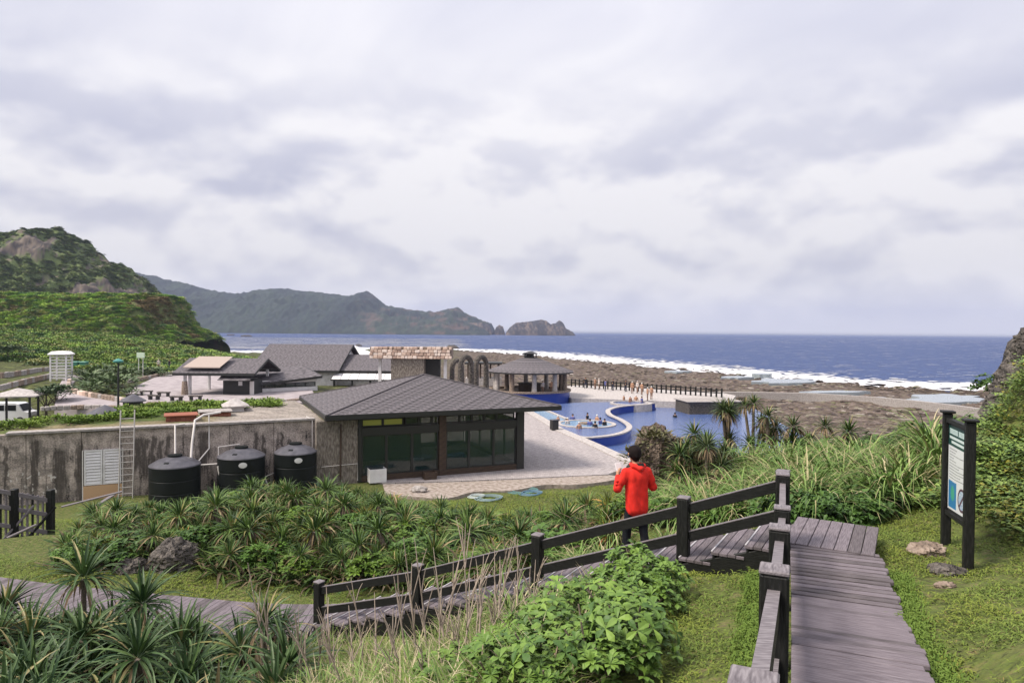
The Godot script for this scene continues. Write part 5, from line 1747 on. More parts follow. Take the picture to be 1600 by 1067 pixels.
func make_boardwalk() -> void:
	var m: MB
	var run := Vector3(stair_e.x - stair_a.x, 0, stair_e.z - stair_a.z)
	var length := run.length()
	var dir := run.normalized()
	var across := Vector3(-dir.z, 0, dir.x)  # away from the eye
	if across.z > 0: across = -across
	var width := 1.28
	var o := thing("timber_stairs", "weathered grey timber stairs leading down from the landing to the lower path", "stairs", stair_a)
	var pm := plank_mesh(width, 0.092)
	var lpm := plank_mesh(width, 0.130)
	var steps := 19
	var going := length / steps
	var lvl := func(s: int) -> float:
		var t := (s + 0.5) / steps
		return stair_a.y - 0.02 - 2.70 * t
	for s in steps:
		var y: float = lvl.call(s)
		for b in 4:
			var c := stair_a + dir * (going * (s + (b + 0.5) / 4.0)) + across * (width / 2 - 0.14)
			c.y = y + rnd(-.002, .002)
			lay(o, pm, c, across)
		var e := stair_a + dir * (going * (s + 1) - 0.012) + across * (width / 2 - 0.14)
		m = MB.new(); m.cbox(Transform3D(), Vector3(width, 0.012, 0.022), 0.003)
		e.y = y + 0.026
		lay(o, m.done(), e, across, "nosing", M.nosing)
		m = MB.new(); m.box(Transform3D(), Vector3(width - 0.02, 0.13, 0.025))
		e.y = y - 0.085
		lay(o, m.done(), e - dir * 0.02, across, "riser", M.dark_wood)
	for sgn in [-0.10, width - 0.18]:
		var s0 = stair_a + across * sgn + Vector3(0, -0.20, 0) - o.position
		var s1 = stair_e + across * sgn + Vector3(0, -0.17, 0) - o.position
		m = MB.new(); m.bar(s0, s1, 0.06, 0.34, 0.008)
		part(o, "stringer", m.done(), M.dark_wood)
	# landing
	var ld := thing("timber_landing", "small landing of weathered grey planks at the head of the stairs", "landing", stair_a)
	for k in 7:
		var c := stair_a - dir * (0.138 * (k + 0.5)) + across * (width / 2 + 0.02)
		c.y = stair_a.y - 0.02 + rnd(-.002, .002)
		lay(ld, lpm, c, across)
	for q in [0.1, width - 0.1]:
		m = MB.new(); m.bar(stair_a + across * q + Vector3(0, -.13, 0) - ld.position, stair_a - dir * 0.95 + across * q + Vector3(0, -.13, 0) - ld.position, 0.06, 0.14)
		part(ld, "joist", m.done(), M.dark_wood)
	# ramp towards the eye
	var feet := [far(1178, 1056, 2.13), far(1211, 884, 3.55), far(1219, 820, 5.0), far(1223, 790, 6.45), stair_a + Vector3(0, 0.82, 0)]
	for k in 4: feet[k].y -= 0.85
	var rp := thing("timber_ramp", "sloping walkway of weathered grey planks climbing from the landing", "walkway", feet[2])
	var line: Array = [feet[0] + (feet[0] - feet[1]) * 1.25] + feet.slice(0, 4) + [stair_a]
	for k in line.size() - 1:
		var a: Vector3 = line[k]
		var b: Vector3 = line[k + 1]
		var rd := (b - a)
		var n := int(round(Vector2(rd.x, rd.z).length() / 0.108))
		var side := Vector3(-rd.z, 0, rd.x).normalized()
		if side.x < 0: side = -side
		for s in n:
			var c := a.lerp(b, (s + 0.5) / n)
			var w := 0.76 + 0.045 * k + rnd(-0.02, 0.02)
			c += side * (w / 2 + 0.09)
			c.y -= 0.035 - 0.012 * (k % 2) - rnd(-.0025, .0025)
			var mesh := plank_mesh(w, rd.length() / n - 0.027)
			lay(rp, mesh, c, side)
		for q in [0.14, 0.76]:
			m = MB.new(); m.bar(a + side * q + Vector3(0, -.15, 0) - rp.position, b + side * q + Vector3(0, -.15, 0) - rp.position, 0.06, 0.16)
			part(rp, "joist", m.done(), M.dark_wood)
	railing("ramp_railing", "dark post and rail fence edging the sloping plank ramp", feet.slice(0, 4) + [stair_a - (stair_a - feet[3]).normalized() * 0.16], 0.82, 0.5)
	var posts := [stair_a]
	for t in [0.155, 0.431, 0.714, 1.0]:
		var p = stair_a + dir * (length * t)
		p.y = {0.155: 11.5 - 2.91, 0.431: 11.5 - 3.71, 0.714: 11.5 - 4.53, 1.0: 11.5 - 5.21}[t]
		posts.append(p)
	railing("stair_railing", "dark post and rail fence running down beside the timber stairs", posts, 0.82, 0.45)
	# lower path
	var lp := thing("lower_boardwalk", "curving level boardwalk of narrow grey planks at the foot of the stairs", "boardwalk", w3(-5, 12.6, 5.35))
	var pts := smooth_line(PackedVector2Array([Vector2(-2.55, 12.55), Vector2(-3.6, 12.42), Vector2(-5.0, 12.52), Vector2(-7.0, 12.95), Vector2(-10.3, 13.75), Vector2(-14.0, 15.0), Vector2(-17.5, 16.6)]), 10)
	var acc := 0.0
	var total := 0.0
	var lm := plank_mesh(1.36, 0.108)
	for k in pts.size() - 1:
		var seg := pts[k].distance_to(pts[k + 1])
		while acc < seg:
			var p := pts[k].lerp(pts[k + 1], acc / seg)
			var dv := (pts[k + 1] - pts[k]).normalized()
			lay(lp, lm, Vector3(p.x, 11.5 - 5.3 - total * 0.014 + rnd(-.002, .002), -p.y), Vector3(dv.y, 0, dv.x))
			acc += 0.116; total += 0.116
		acc -= seg
	m = MB.new()
	for q in [-0.62, 0.62]:
		for k in pts.size() - 1:
			var nrm = (pts[k + 1] - pts[k]).normalized().orthogonal() * q
			m.bar(Vector3(pts[k].x + nrm.x, 6.05 - k * 0.004, -pts[k].y - nrm.y) - lp.position, Vector3(pts[k + 1].x + nrm.x, 6.05 - k * 0.004, -pts[k + 1].y - nrm.y) - lp.position, 0.06, 0.2)
	part(lp, "joist", m.done(), M.dark_wood)


func make_sign() -> void:
	var a := far(1478, 857, 8.56)
	var b := far(1513, 896, 7.65)
	var o := thing("notice_sign", "tall notice sign with white printed panel between two dark posts", "sign", (a + b) * 0.5)
	var dirn := (b - a); dirn.y = 0
	var x := dirn.normalized()
	for p in [a, b]:
		var m := MB.new(); m.cbox(Transform3D(Basis(), Vector3(0, 0.7, 0)), Vector3(0.10, 2.02, 0.10), 0.012)
		var ps := part(o, "post", m.done(), M.dark_post, Transform3D(Basis(Vector3.UP, atan2(-x.z, x.x)), p - o.position))
		m = MB.new(); m.cbox(Transform3D(Basis(), Vector3(0, 1.725, 0)), Vector3(0.15, 0.03, 0.15), 0.008)
		part(ps, "cap", m.done(), M.dark_wood)
	# the print: dark green head with pale title bars, lines of small text, map, prohibition roundel
	var im := Image.create(256, 384, false, Image.FORMAT_RGB8)
	im.fill(lin(.70, .72, .72))
	im.fill_rect(Rect2i(0, 0, 256, 92), lin(.012, .06, .05))
	im.fill_rect(Rect2i(14, 14, 112, 24), lin(.55, .68, .66)); im.fill_rect(Rect2i(136, 14, 108, 24), lin(.55, .68, .66))
	for k in 12: im.fill_rect(Rect2i(22 + k * 18 + (6 if k > 5 else 0), 18, 3, 16), lin(.02, .09, .08))
	im.fill_rect(Rect2i(14, 48, 230, 12), lin(.62, .72, .70))
	im.fill_rect(Rect2i(40, 68, 180, 12), lin(.62, .72, .70))
	var r := RandomNumberGenerator.new(); r.seed = 9
	var widths := [96, 70, 210, 60, 90, 216, 120, 200, 218, 150, 205]
	for k in widths.size():
		var px := 16
		while px < 16 + widths[k]:
			var ww := r.randi_range(4, 13)
			im.fill_rect(Rect2i(px, 104 + k * 13, ww, 4), lin(.16, .17, .18))
			px += ww + 3
	im.fill_rect(Rect2i(10, 250, 108, 124), lin(.035, .20, .42))
	for y in range(250, 374):
		for px in range(10, 118):
			var d := Vector2((px - 66.0) / 26.0, (y - 304.0) / 34.0).length() + 0.3 * fine.get_noise_2d(px * 0.4, y * 0.4)
			if d < 1.0: im.set_pixel(px, y, lin(.06, .36, .24))
	for y in range(258, 374):
		for px in range(130, 250):
			var d := Vector2(px - 190, y - 316).length()
			if d < 54 and d > 43: im.set_pixel(px, y, lin(.10, .05, .08))
			elif d <= 43:
				if absf((px - 190) + (y - 316)) < 9: im.set_pixel(px, y, lin(.10, .05, .08))
				elif fine.get_noise_2d(px * 0.5, y * 0.5) > 0.0: im.set_pixel(px, y, lin(.16, .30, .50))
	var print_mat := StandardMaterial3D.new()
	print_mat.albedo_texture = ImageTexture.create_from_image(im)
	print_mat.roughness = 0.35
	var pa := a - o.position + x * 0.06
	var pb := b - o.position - x * 0.06
	var q := [pa + Vector3(0, 0.50, 0), pb + Vector3(0, 0.55, 0), pb + Vector3(0, 1.60, 0), pa + Vector3(0, 1.60, 0)]
	var face := x.cross(Vector3.UP)
	if face.dot(EYE - o.position) < 0: face = -face
	var m := MB.new()
	m.box(Transform3D(Basis(x, Vector3.UP, face), (q[0] + q[2]) * 0.5 - face * 0.02), Vector3(pa.distance_to(pb), 1.17, 0.03))
	part(o, "panel", m.done(), M.dark_trim)
	m = MB.new()
	var off := face * 0.002
	var i := 0.02
	m.quad(q[0] + off + (x + Vector3.UP * 2.0) * i, q[1] + off + (-x + Vector3.UP * 2.0) * i, q[2] + off + (-x - Vector3.UP) * i, q[3] + off + (x - Vector3.UP) * i)
	part(o, "print", m.done(), print_mat)
	m = MB.new(); m.bar(q[3] + Vector3(0, .03, 0), q[2] + Vector3(0, .03, 0), 0.06, 0.05); m.bar(q[0] - Vector3(0, .02, 0), q[1] - Vector3(0, .02, 0), 0.06, 0.05)
	part(o, "frame", m.done(), M.dark_wood)


# ---------------------------------------------------------------- plants
func inside(poly: PackedVector2Array, gap: float, count: int, tries := 40) -> Array:  # scattered places at least gap apart
	var lo := poly[0]
	var hi := poly[0]
	for p in poly:
		lo = lo.min(p); hi = hi.max(p)
	var out := []
	var cells := {}
	for k in count * tries:
		if out.size() >= count: break
		var p := Vector2(rnd(lo.x, hi.x), rnd(lo.y, hi.y))
		if not Geometry2D.is_point_in_polygon(p, poly): continue
		var c := Vector2i((p / gap).floor())
		var ok := true
		for i in range(-1, 2):
			for j in range(-1, 2):
				for q in cells.get(c + Vector2i(i, j), []):
					if p.distance_to(q) < gap: ok = false
		if not ok: continue
		if not cells.has(c): cells[c] = []
		cells[c].append(p)
		out.append(p)
	return out

func blend(a: Color, b: Color) -> Color:
	return a.lerp(b, rng.randf())

func crown_mesh(leaves: int, length: float, width: float, dead: int, g0: Color, g1: Color) -> ArrayMesh:
	var m := MB.new()
	for k in leaves:
		var t := float(k) / leaves
		var a := k * 2.39996 + rnd(-0.15, 0.15)
		var e := lerpf(1.4, -0.05, pow(t, 0.8)) + rnd(-0.12, 0.12)
		m.col = blend(g0, g1)
		if rng.randf() < 0.09: m.col = blend(Color(.20, .19, .06), Color(.32, .25, .14))
		m.leaf(Vector3(cos(a), 0, sin(a)) * 0.03 + Vector3(0, 0.06 * (1.0 - t), 0), Vector3(cos(a) * cos(e), sin(e), sin(a) * cos(e)), length * rnd(0.75, 1.12) * (0.72 + 0.28 * sin(PI * t)), width * rnd(0.85, 1.15), lerpf(0.35, 1.25, t) * rnd(0.8, 1.25), 5, 0.22, 0.45)
	for k in dead:
		var a := rnd(0, TAU)
		m.col = blend(Color(.26, .19, .11), Color(.14, .10, .06))
		m.leaf(Vector3(cos(a), -0.3, sin(a)) * 0.05, Vector3(cos(a), rnd(-0.5, 0.1), sin(a)), length * rnd(0.6, 0.95), width * 0.8, 1.9, 4, 0.25, 0.6)
	return m.done()

func screw_pine(called: String, label: String, group: String, tall: float, crown: Mesh, at: Vector3, turn: float, lean := Vector2.ZERO) -> Node3D:
	var o := thing(called, label, "screw pine", at, turn, group)
	var m := MB.new()
	m.tube([Vector3(0, -0.15, 0), Vector3(lean.x * 0.35, tall * 0.5, lean.y * 0.35), Vector3(lean.x, tall, lean.y)], [0.06, 0.045, 0.04], 6)
	part(o, "trunk", m.done(), M.bark)
	part(o, "crown", crown, M.leaf, Transform3D(Basis(), Vector3(lean.x, tall, lean.y)))
	return o

func make_plants() -> void:
	var g0 := Color(.018, .046, .014)
	var g1 := Color(.125, .20, .045)
	var crowns := []
	for k in 5: crowns.append(crown_mesh(54, 0.44, 0.036, 12, g0, g1))
	var big := []
	for k in 5: big.append(crown_mesh(52, 0.80, 0.058, 12, Color(.018, .046, .016), Color(.095, .155, .05)))

	# thicket between the lower path and the pavilion
	var thicket := PackedVector2Array([Vector2(-10.7, 16.3), Vector2(-10.0, 15.6), Vector2(-9.3, 15.4), Vector2(-7.6, 15.8), Vector2(-6.0, 14.9), Vector2(-3.4, 14.4), Vector2(-1.4, 13.7), Vector2(0.2, 12.5), Vector2(1.7, 11.6), Vector2(2.9, 12.8), Vector2(3.2, 16), Vector2(2.6, 19), Vector2(1, 22), Vector2(-2, 24.5), Vector2(-5, 28.5), Vector2(-10.5, 29.8), Vector2(-13.6, 27), Vector2(-13.9, 22.5), Vector2(-11.9, 18.8)])
	var fore := PackedVector2Array([Vector2(-10.5, 11.9), Vector2(-8.2, 11.7), Vector2(-6.6, 11.5), Vector2(-5.2, 10.9), Vector2(-4.2, 10.4), Vector2(-3.1, 9.2), Vector2(-2.6, 8.0), Vector2(-3.4, 7.2), Vector2(-6.0, 7.2), Vector2(-8.5, 7.6), Vector2(-11.5, 9.5)])
	var spots := inside(thicket, 0.62, 298, 200)
	var protos := []
	for k in 8:
		protos.append(null)
	for p in spots:
		var k := rng.randi() % 8
		var lift := rnd(-0.1, 0.35) + 0.3 * maxf(0.0, bumps.get_noise_2d(p.x * 4, p.y * 4)) + (0.15 if p.y < 22 and p.x < -2 else 0.0)
		if protos[k] == null:
			protos[k] = screw_pine("screw_pine", "low screw pine with spiky green rosette in the thicket before the pavilion", "screw pines in the thicket below the pavilion", 0.34 + 0.06 * (k % 4), crowns[k % 5], on_ground(p.x, p.y), rnd(0, TAU), Vector2(rnd(-.1, .1), rnd(-.1, .1)))
		else:
			var cp := copy_of(protos[k], on_ground(p.x, p.y, minf(lift - 0.12, 0.14)), rnd(0, TAU), rnd(0.85, 1.45))
			cp.rotate_object_local(Vector3(rnd(-1, 1), 0, rnd(-1, 1)).normalized(), rnd(0, 0.6))
	# litter, small seedlings and vines filling the thicket
	var tuft := MB.new()
	for k in 34:
		var a := rnd(0, TAU)
		tuft.col = blend(Color(.025, .055, .015), Color(.11, .165, .04)) if rng.randf() < 0.72 else blend(Color(.20, .15, .09), Color(.09, .07, .045))
		tuft.leaf(Vector3(rnd(-.22, .22), 0, rnd(-.22, .22)), Vector3(cos(a), rnd(0.3, 2.0), sin(a)), rnd(0.3, 0.62), rnd(0.025, 0.05), rnd(0.6, 1.3), 3, 0.3)
	var tm := tuft.done()
	var pl := []
	for p in inside(thicket, 0.24, 2600) + inside(fore, 0.25, 420): pl.append(Transform3D(Basis(Vector3.UP, rnd(0, TAU)).scaled(Vector3.ONE * rnd(0.8, 1.9)), on_ground(p.x, p.y, -0.03)))
	var seed_places := []
	for p in inside(thicket, 0.21, 3000): seed_places.append(Transform3D(Basis(Vector3(rnd(-1, 1), 0, rnd(-1, 1)).normalized(), rnd(0, 0.9)) * Basis(Vector3.UP, rnd(0, TAU)).scaled(Vector3(1, 1, 1) * rnd(0.55, 1.05)), on_ground(p.x, p.y, rnd(0.05, 0.62) * (0.7 + 0.6 * bumps.get_noise_2d(p.x * 5, p.y * 5)))))
	var un := many(self, "undergrowth", tm, M.dull_leaf, pl)
	var tone := []
	for q in seed_places: tone.append(Color(1, 1, 1) * rnd(0.75, 1.35) if rng.randf() < 0.85 else Color(1.9, 1.25, 0.8))
	many(un, "seedlings", crowns[1], M.leaf, seed_places, tone)
	un.set_meta("label", "tangled green and brown undergrowth beneath the screw pine thicket"); un.set_meta("category", "undergrowth")

	# tall spiky plants before the lower path
	var fp := []
	for k in 5: fp.append(null)
	for p in inside(fore, 0.44, 105):
		var k := rng.randi() % 5
		if fp[k] == null:
			fp[k] = screw_pine("spiky_screw_pine", "bushy dark green screw pine with long leaves before the lower boardwalk", "screw pines before the lower boardwalk", 0.45 + 0.12 * k, big[k], on_ground(p.x, p.y), rnd(0, TAU), Vector2(rnd(-.15, .15), rnd(-.15, .15)))
		else:
			var cp := copy_of(fp[k], on_ground(p.x, p.y, rnd(-0.4, 0.0)), rnd(0, TAU), rnd(0.75, 1.05))
			cp.rotate_object_local(Vector3(rnd(-1, 1), 0, rnd(-1, 1)).normalized(), rnd(0, 0.4))
	for q in [[0.95, 412, 975, 9.2, "slender screw pine with bare trunk beside the lower boardwalk", 0.72], [0.7, 440, 985, 9.7, "short screw pine with bare trunk leaning behind another one", 0.66], [1.0, 130, 905, 11.2, "tall screw pine rising over the path edge with broad crown", 1.1], [0.9, 222, 945, 10.8, "tall screw pine with arching crown overlapping the boardwalk planks", 1.05]]:
		var top := far(q[1], q[2], q[3])
		var gy := ground_at(top.x, -top.z)
		var o := screw_pine("tall_screw_pine", q[4], "", maxf(0.5, top.y - gy), big[rng.randi() % 5], Vector3(top.x, gy, top.z), rnd(0, TAU))
		o.get_child(1).scale = Vector3.ONE * q[5]

	# screw pine trees on the ridge behind the long grass
	var ridge_c := [crown_mesh(44, 0.62, 0.055, 22, g0 * 0.9, g1 * 0.85), crown_mesh(40, 0.55, 0.05, 26, Color(.035, .06, .024), Color(.09, .12, .045))]
	for q in [[1140, 640, 16.5, 3], [1178, 632, 17.0, 3], [1200, 652, 16.0, 2], [1085, 680, 14.5, 4], [1105, 700, 13.6, 3], [1240, 668, 15.5, 2], [1290, 668, 15.8, 2], [1062, 712, 14.0, 2]]:
		var top := far(q[0], q[1], q[2])
		var gy := ground_at(top.x, -top.z)
		var o := thing("branched_screw_pine", "branching screw pine with tufted crowns on the ridge over the pool", "screw pine", Vector3(top.x, gy, top.z), 0.0, "branching screw pines on the ridge")
		for k in q[3] * 2:
			var tip := Vector3(rnd(-.45, .45), (top.y - gy) * rnd(0.55, 1.0), rnd(-.4, .4))
			if k == 0: tip = Vector3(0, top.y - gy, 0)
			var m := MB.new(); m.tube([Vector3(0, -0.1, 0), tip * Vector3(0.3, 0.5, 0.3), tip], [0.06, 0.045, 0.035], 6)
			part(o, "branch", m.done(), M.bark)
			part(o, "crown", ridge_c[rng.randi() % 2], M.leaf, Transform3D(Basis(Vector3.UP, rnd(0, TAU)).scaled(Vector3.ONE * rnd(0.6, 0.85)), tip))

	# long arching grass beyond the landing
	var blades := []
	for k in 4:
		var m := MB.new()
		for q in 125:
			var a := rnd(0, TAU)
			m.col = blend(Color(.06, .125, .024), Color(.22, .32, .08)) if rng.randf() < 0.76 else blend(Color(.46, .40, .24), Color(.28, .25, .11))
			m.leaf(Vector3(rnd(-.12, .12), 0, rnd(-.12, .12)), Vector3(cos(a) * rnd(0.25, 0.9), 1.0, sin(a) * rnd(0.25, 0.9)), rnd(0.7, 1.5), rnd(0.018, 0.040), rnd(1.0, 2.5), 6, 0.25, 0.3)
		blades.append(m.done())
	var longp := PackedVector2Array([Vector2(4.6, 10.2), Vector2(3.3, 10.8), Vector2(2.6, 12.0), Vector2(3.2, 14.0), Vector2(5.0, 15.0), Vector2(7.2, 14.6), Vector2(8.0, 13.0), Vector2(7.2, 11.4), Vector2(6.0, 10.6)])
	var gproto: Node3D = null
	var gk := 0
	for p in inside(longp, 0.36, 120, 80):
		var o := thing("grass_clump", "arching clump of long green grass beyond the plank landing", "grass clump", on_ground(p.x, p.y), rnd(0, TAU), "long grass clumps beyond the landing")
		part(o, "blades", blades[gk % 4], M.leaf, Transform3D(Basis().scaled(Vector3.ONE * rnd(0.7, 1.05)), Vector3.ZERO))
		gk += 1
	for q in [[440, 1040, 8.2], [500, 1052, 7.6], [560, 1048, 7.4], [640, 1050, 7.0], [470, 1000, 9.6], [840, 960, 8.4], [800, 965, 8.8], [870, 935, 9.0], [905, 862, 10.8], [880, 870, 10.9], [945, 850, 10.6], [1040, 830, 10.4], [700, 880, 13.4], [740, 860, 13.2], [780, 850, 12.8], [820, 845, 12.6], [860, 835, 12.3], [900, 830, 12.0], [930, 820, 12.2], [850, 820, 14.0], [800, 825, 14.5], [900, 805, 14.0], [940, 800, 13.5], [760, 835, 15.0], [960, 830, 11.6]]:
		var p := far(q[0], q[1], q[2])
		var o := thing("dry_grass_clump", "pale half dry arching grass clump growing beside the timber stairs", "grass clump", on_ground(p.x, -p.z), rnd(0, TAU), "half dry grass clumps beside the stairs")
		part(o, "blades", blades[gk % 4], M.leaf, Transform3D(Basis().scaled(Vector3.ONE * rnd(0.5, 0.75)), Vector3.ZERO))
		gk += 1

	# glossy broad leaved shrubs before the stairs
	var l0 := Color(.055, .115, .024)
	var l1 := Color(.165, .265, .045)
	var single := []
	for k in 4:
		var m := MB.new()
		m.col = l0.lerp(l1, k / 3.0)
		m.leaf(Vector3.ZERO, Vector3(0, 0.25, -1), 0.125, 0.066, 0.5, 4, 0.66, 0.22)
		single.append(m.done())
	var foliage := []
	for k in 3:
		var m := MB.new()
		for r in 70:
			var d := Vector3(rnd(-1, 1), rnd(0.0, 1), rnd(-1, 1)).normalized()
			var c := d * Vector3(0.5, 0.42, 0.5) * rnd(0.6, 1.05)
			var ax := (d + Vector3.UP * 0.8).normalized()
			var lc := blend(l0, l1)
			for q in 9:
				var a := TAU * q / 9.0 + rnd(-.2, .2)
				var e := rnd(0.15, 0.9)
				var x := ax.cross(Vector3(0.3, 0.1, 0.9)).normalized()
				m.col = lc.lerp(blend(l0, l1), 0.4)
				m.leaf(c, (x * cos(a) + x.cross(ax) * sin(a)) * cos(e) + ax * sin(e), rnd(0.085, 0.14), rnd(0.045, 0.07), 0.5, 3, 0.66, 0.2)
		foliage.append(m.done())
	var broad := PackedVector2Array([Vector2(0.35, 7.7), Vector2(1.3, 7.95), Vector2(1.75, 7.6), Vector2(1.3, 6.9), Vector2(1.15, 6.1), Vector2(0.95, 5.4), Vector2(0.1, 5.1), Vector2(-0.9, 6.1), Vector2(-0.9, 6.6), Vector2(0.0, 6.7)])
	var bi := 0
	for p in inside(broad, 0.36, 26):
		var o := thing("broadleaf_shrub", "glossy light green broad leaved shrub below the stair railing", "shrub", on_ground(p.x, p.y), rnd(0, TAU), "glossy shrubs below the stair railing")
		var m := MB.new()
		for q in 4: m.tube([Vector3(rnd(-.05, .05), -0.05, rnd(-.05, .05)), Vector3(rnd(-.3, .3), rnd(0.3, 0.5), rnd(-.3, .3))], [0.014, 0.008], 5)
		part(o, "stem", m.done(), M.bark)
		var s := rnd(0.6, 0.85)
		part(o, "foliage", foliage[bi % 3], M.leaf, Transform3D(Basis().scaled(Vector3.ONE * s), Vector3(0, 0.16, 0)))
		bi += 1
		if bi <= 8:  # the leaves that show largest, one by one
			for r in 9:
				var d := Vector3(rnd(-1, 1), rnd(0.4, 1.2), rnd(-0.4, 1)).normalized()
				d = Basis(Vector3.UP, -o.rotation.y) * d
				for q in 4:
					var b := Basis(d.cross(Vector3(0.2, 0.1, 1)).normalized(), d, d.cross(Vector3(0.2, 0.1, 1)).normalized().cross(d)).orthonormalized() * Basis(Vector3.UP, q * 1.57 + r)
					part(o, "leaf", single[rng.randi() % 4], M.leaf, Transform3D(b.scaled(Vector3.ONE * rnd(0.8, 1.1)), Vector3(0, 0.2, 0) + d * Vector3(0.56, 0.5, 0.56) * s))

	for q in [[4.45, 9.75], [4.9, 9.9], [5.35, 10.2], [5.8, 10.5], [4.1, 10.1], [6.2, 10.9], [4.7, 10.3], [5.1, 10.5], [5.5, 10.8], [5.9, 11.0], [4.3, 10.5], [6.5, 11.3], [6.2, 11.5], [5.2, 11.0]]:
		var o := thing("low_broadleaf_plant", "low dark glossy broad leaved plant edging the plank landing", "plant", on_ground(q[0], q[1]), rnd(0, TAU), "glossy plants edging the landing")
		var m := MB.new(); m.tube([Vector3(0, -0.05, 0), Vector3(0.03, 0.25, 0)], [0.014, 0.008], 5)
		part(o, "stem", m.done(), M.bark)
		part(o, "foliage", foliage[rng.randi() % 3], tint_of(Color(0.5, 0.6, 0.6)), Transform3D(Basis().scaled(Vector3.ONE * rnd(0.75, 1.15)), Vector3(0, 0.08, 0)))
	for p in inside(longp, 1.0, 13):
		var o := thing("bank_shrub", "rich green leafy shrub rising through the long grass", "shrub", on_ground(p.x, p.y), rnd(0, TAU), "leafy shrubs in the long grass")
		var m := MB.new(); m.tube([Vector3(0, -0.05, 0), Vector3(0.03, 0.5, 0)], [0.02, 0.01], 5)
		part(o, "stem", m.done(), M.bark)
		part(o, "foliage", foliage[rng.randi() % 3], tint_of(Color(0.75, 0.85, 0.7)), Transform3D(Basis().scaled(Vector3(1.2, 1.0, 1.2) * rnd(0.7, 1.0)), Vector3(0, 0.15, 0)))
	for p in inside(thicket, 1.0, 96):
		var o := thing("thicket_shrub", "rounded leafy green shrub growing among the screw pines", "shrub", on_ground(p.x, p.y), rnd(0, TAU), "leafy shrubs in the thicket")
		var m := MB.new(); m.tube([Vector3(0, -0.05, 0), Vector3(0.03, 0.35, 0)], [0.02, 0.01], 5)
		part(o, "stem", m.done(), M.bark)
		part(o, "foliage", foliage[rng.randi() % 3], tint_of([Color(0.42, 0.52, 0.45), Color(0.6, 0.7, 0.55), Color(0.85, 0.85, 0.6)][rng.randi() % 3]), Transform3D(Basis().scaled(Vector3(1.2, 0.95, 1.2) * rnd(0.8, 1.2)), Vector3(0, 0.25, 0)))

	# bare dry stems standing in front of the stairs
	var twigs := []
	for k in 5:
		var m := MB.new()
		var hgt := 1.0
		var bend := Vector3(rnd(-.12, .12), 0, rnd(-.12, .12))
		m.tube([Vector3.ZERO, Vector3(0, hgt * 0.5, 0) + bend, Vector3(0, hgt, 0) + bend * 2.4], [0.013, 0.010, 0.004], 5)
		for q in 5:
			var t := rnd(0.3, 0.85)
			var b0 := Vector3(0, hgt * t, 0) + bend * (t * 2.0)
			var dv := Vector3(rnd(-1, 1), rnd(1.0, 2.2), rnd(-1, 1)).normalized() * rnd(0.18, 0.42)
			m.tube([b0, b0 + dv * 0.5 + Vector3(0, .02, 0), b0 + dv], [0.008, 0.006, 0.003], 4)
		twigs.append(m.done())
	var stems := []
	for q in [[420, 870, 9.0], [478, 945, 8.6], [455, 975, 8.4], [520, 930, 8.3], [555, 960, 8.0], [600, 960, 7.8], [672, 850, 8.2], [690, 880, 8.0], [735, 830, 8.1], [757, 845, 8.0], [768, 838, 7.9], [742, 900, 7.6], [720, 905, 7.4], [810, 850, 8.2], [820, 880, 8.0], [790, 900, 7.7], [640, 900, 8.0], [575, 905, 8.6], [500, 985, 8.0], [700, 945, 7.2], [760, 930, 7.2], [830, 905, 8.2], [430, 930, 8.8], [545, 990, 7.6], [610, 995, 7.2], [665, 985, 6.8], [850, 890, 8.6], [655, 830, 8.4], [700, 865, 7.9], [748, 880, 7.4], [775, 895, 7.3], [805, 915, 7.2], [685, 920, 7.4], [725, 955, 6.9], [780, 960, 6.8], [640, 950, 7.2], [590, 940, 8.1], [535, 955, 8.2], [490, 960, 8.6]]:
		var top := far(q[0], q[1], q[2])
		var gy := ground_at(top.x, -top.z)
		var o := thing("dry_weed", "bare pale dry stem standing in the weeds before the stairs", "dry weed", Vector3(top.x, gy, top.z), rnd(0, TAU), "bare dry stems before the stairs")
		part(o, "stalk", twigs[rng.randi() % 5], M.twig, Transform3D(Basis().scaled(Vector3(1, maxf(0.4, top.y - gy), 1)), Vector3.ZERO))
	# tangled weeds below the stairs
	var weedy := PackedVector2Array([Vector2(-3.6, 10.3), Vector2(-2.0, 9.9), Vector2(-0.4, 9.1), Vector2(1.0, 8.6), Vector2(1.2, 7.6), Vector2(0.4, 5.0), Vector2(-1.5, 5.0), Vector2(-3.0, 6.6), Vector2(-3.4, 8.4)])
	var wt := MB.new()
	for k in 34:
		var a := rnd(0, TAU)
		wt.col = blend(Color(.08, .135, .035), Color(.22, .27, .07)) if rng.randf() < 0.68 else blend(Color(.50, .42, .29), Color(.24, .19, .12))
		wt.leaf(Vector3(rnd(-.2, .2), 0, rnd(-.2, .2)), Vector3(cos(a) * 0.5, 1, sin(a) * 0.5), rnd(0.25, 0.75), rnd(0.007, 0.018), rnd(0.3, 1.3), 4, 0.3)
	var wpl := []
	for p in inside(weedy, 0.105, 1500): wpl.append(Transform3D(Basis(Vector3.UP, rnd(0, TAU)).scaled(Vector3.ONE * rnd(0.6, 1.1)), on_ground(p.x, p.y, -0.02)))
	var wd := many(self, "dry_weeds", wt.done(), M.dull_leaf, wpl)
	wd.set_meta("label", "tangle of half dry weeds and grass below the stair railing"); wd.set_meta("category", "weeds")

	# leafy shrubs along the ridge and the bank
	var sp := PackedVector2Array([Vector2(6.6, 15.0), Vector2(8.0, 14.4), Vector2(10.6, 15.8), Vector2(12.5, 17.0), Vector2(12.0, 19.0), Vector2(9.0, 18.6), Vector2(6.8, 17.0)])
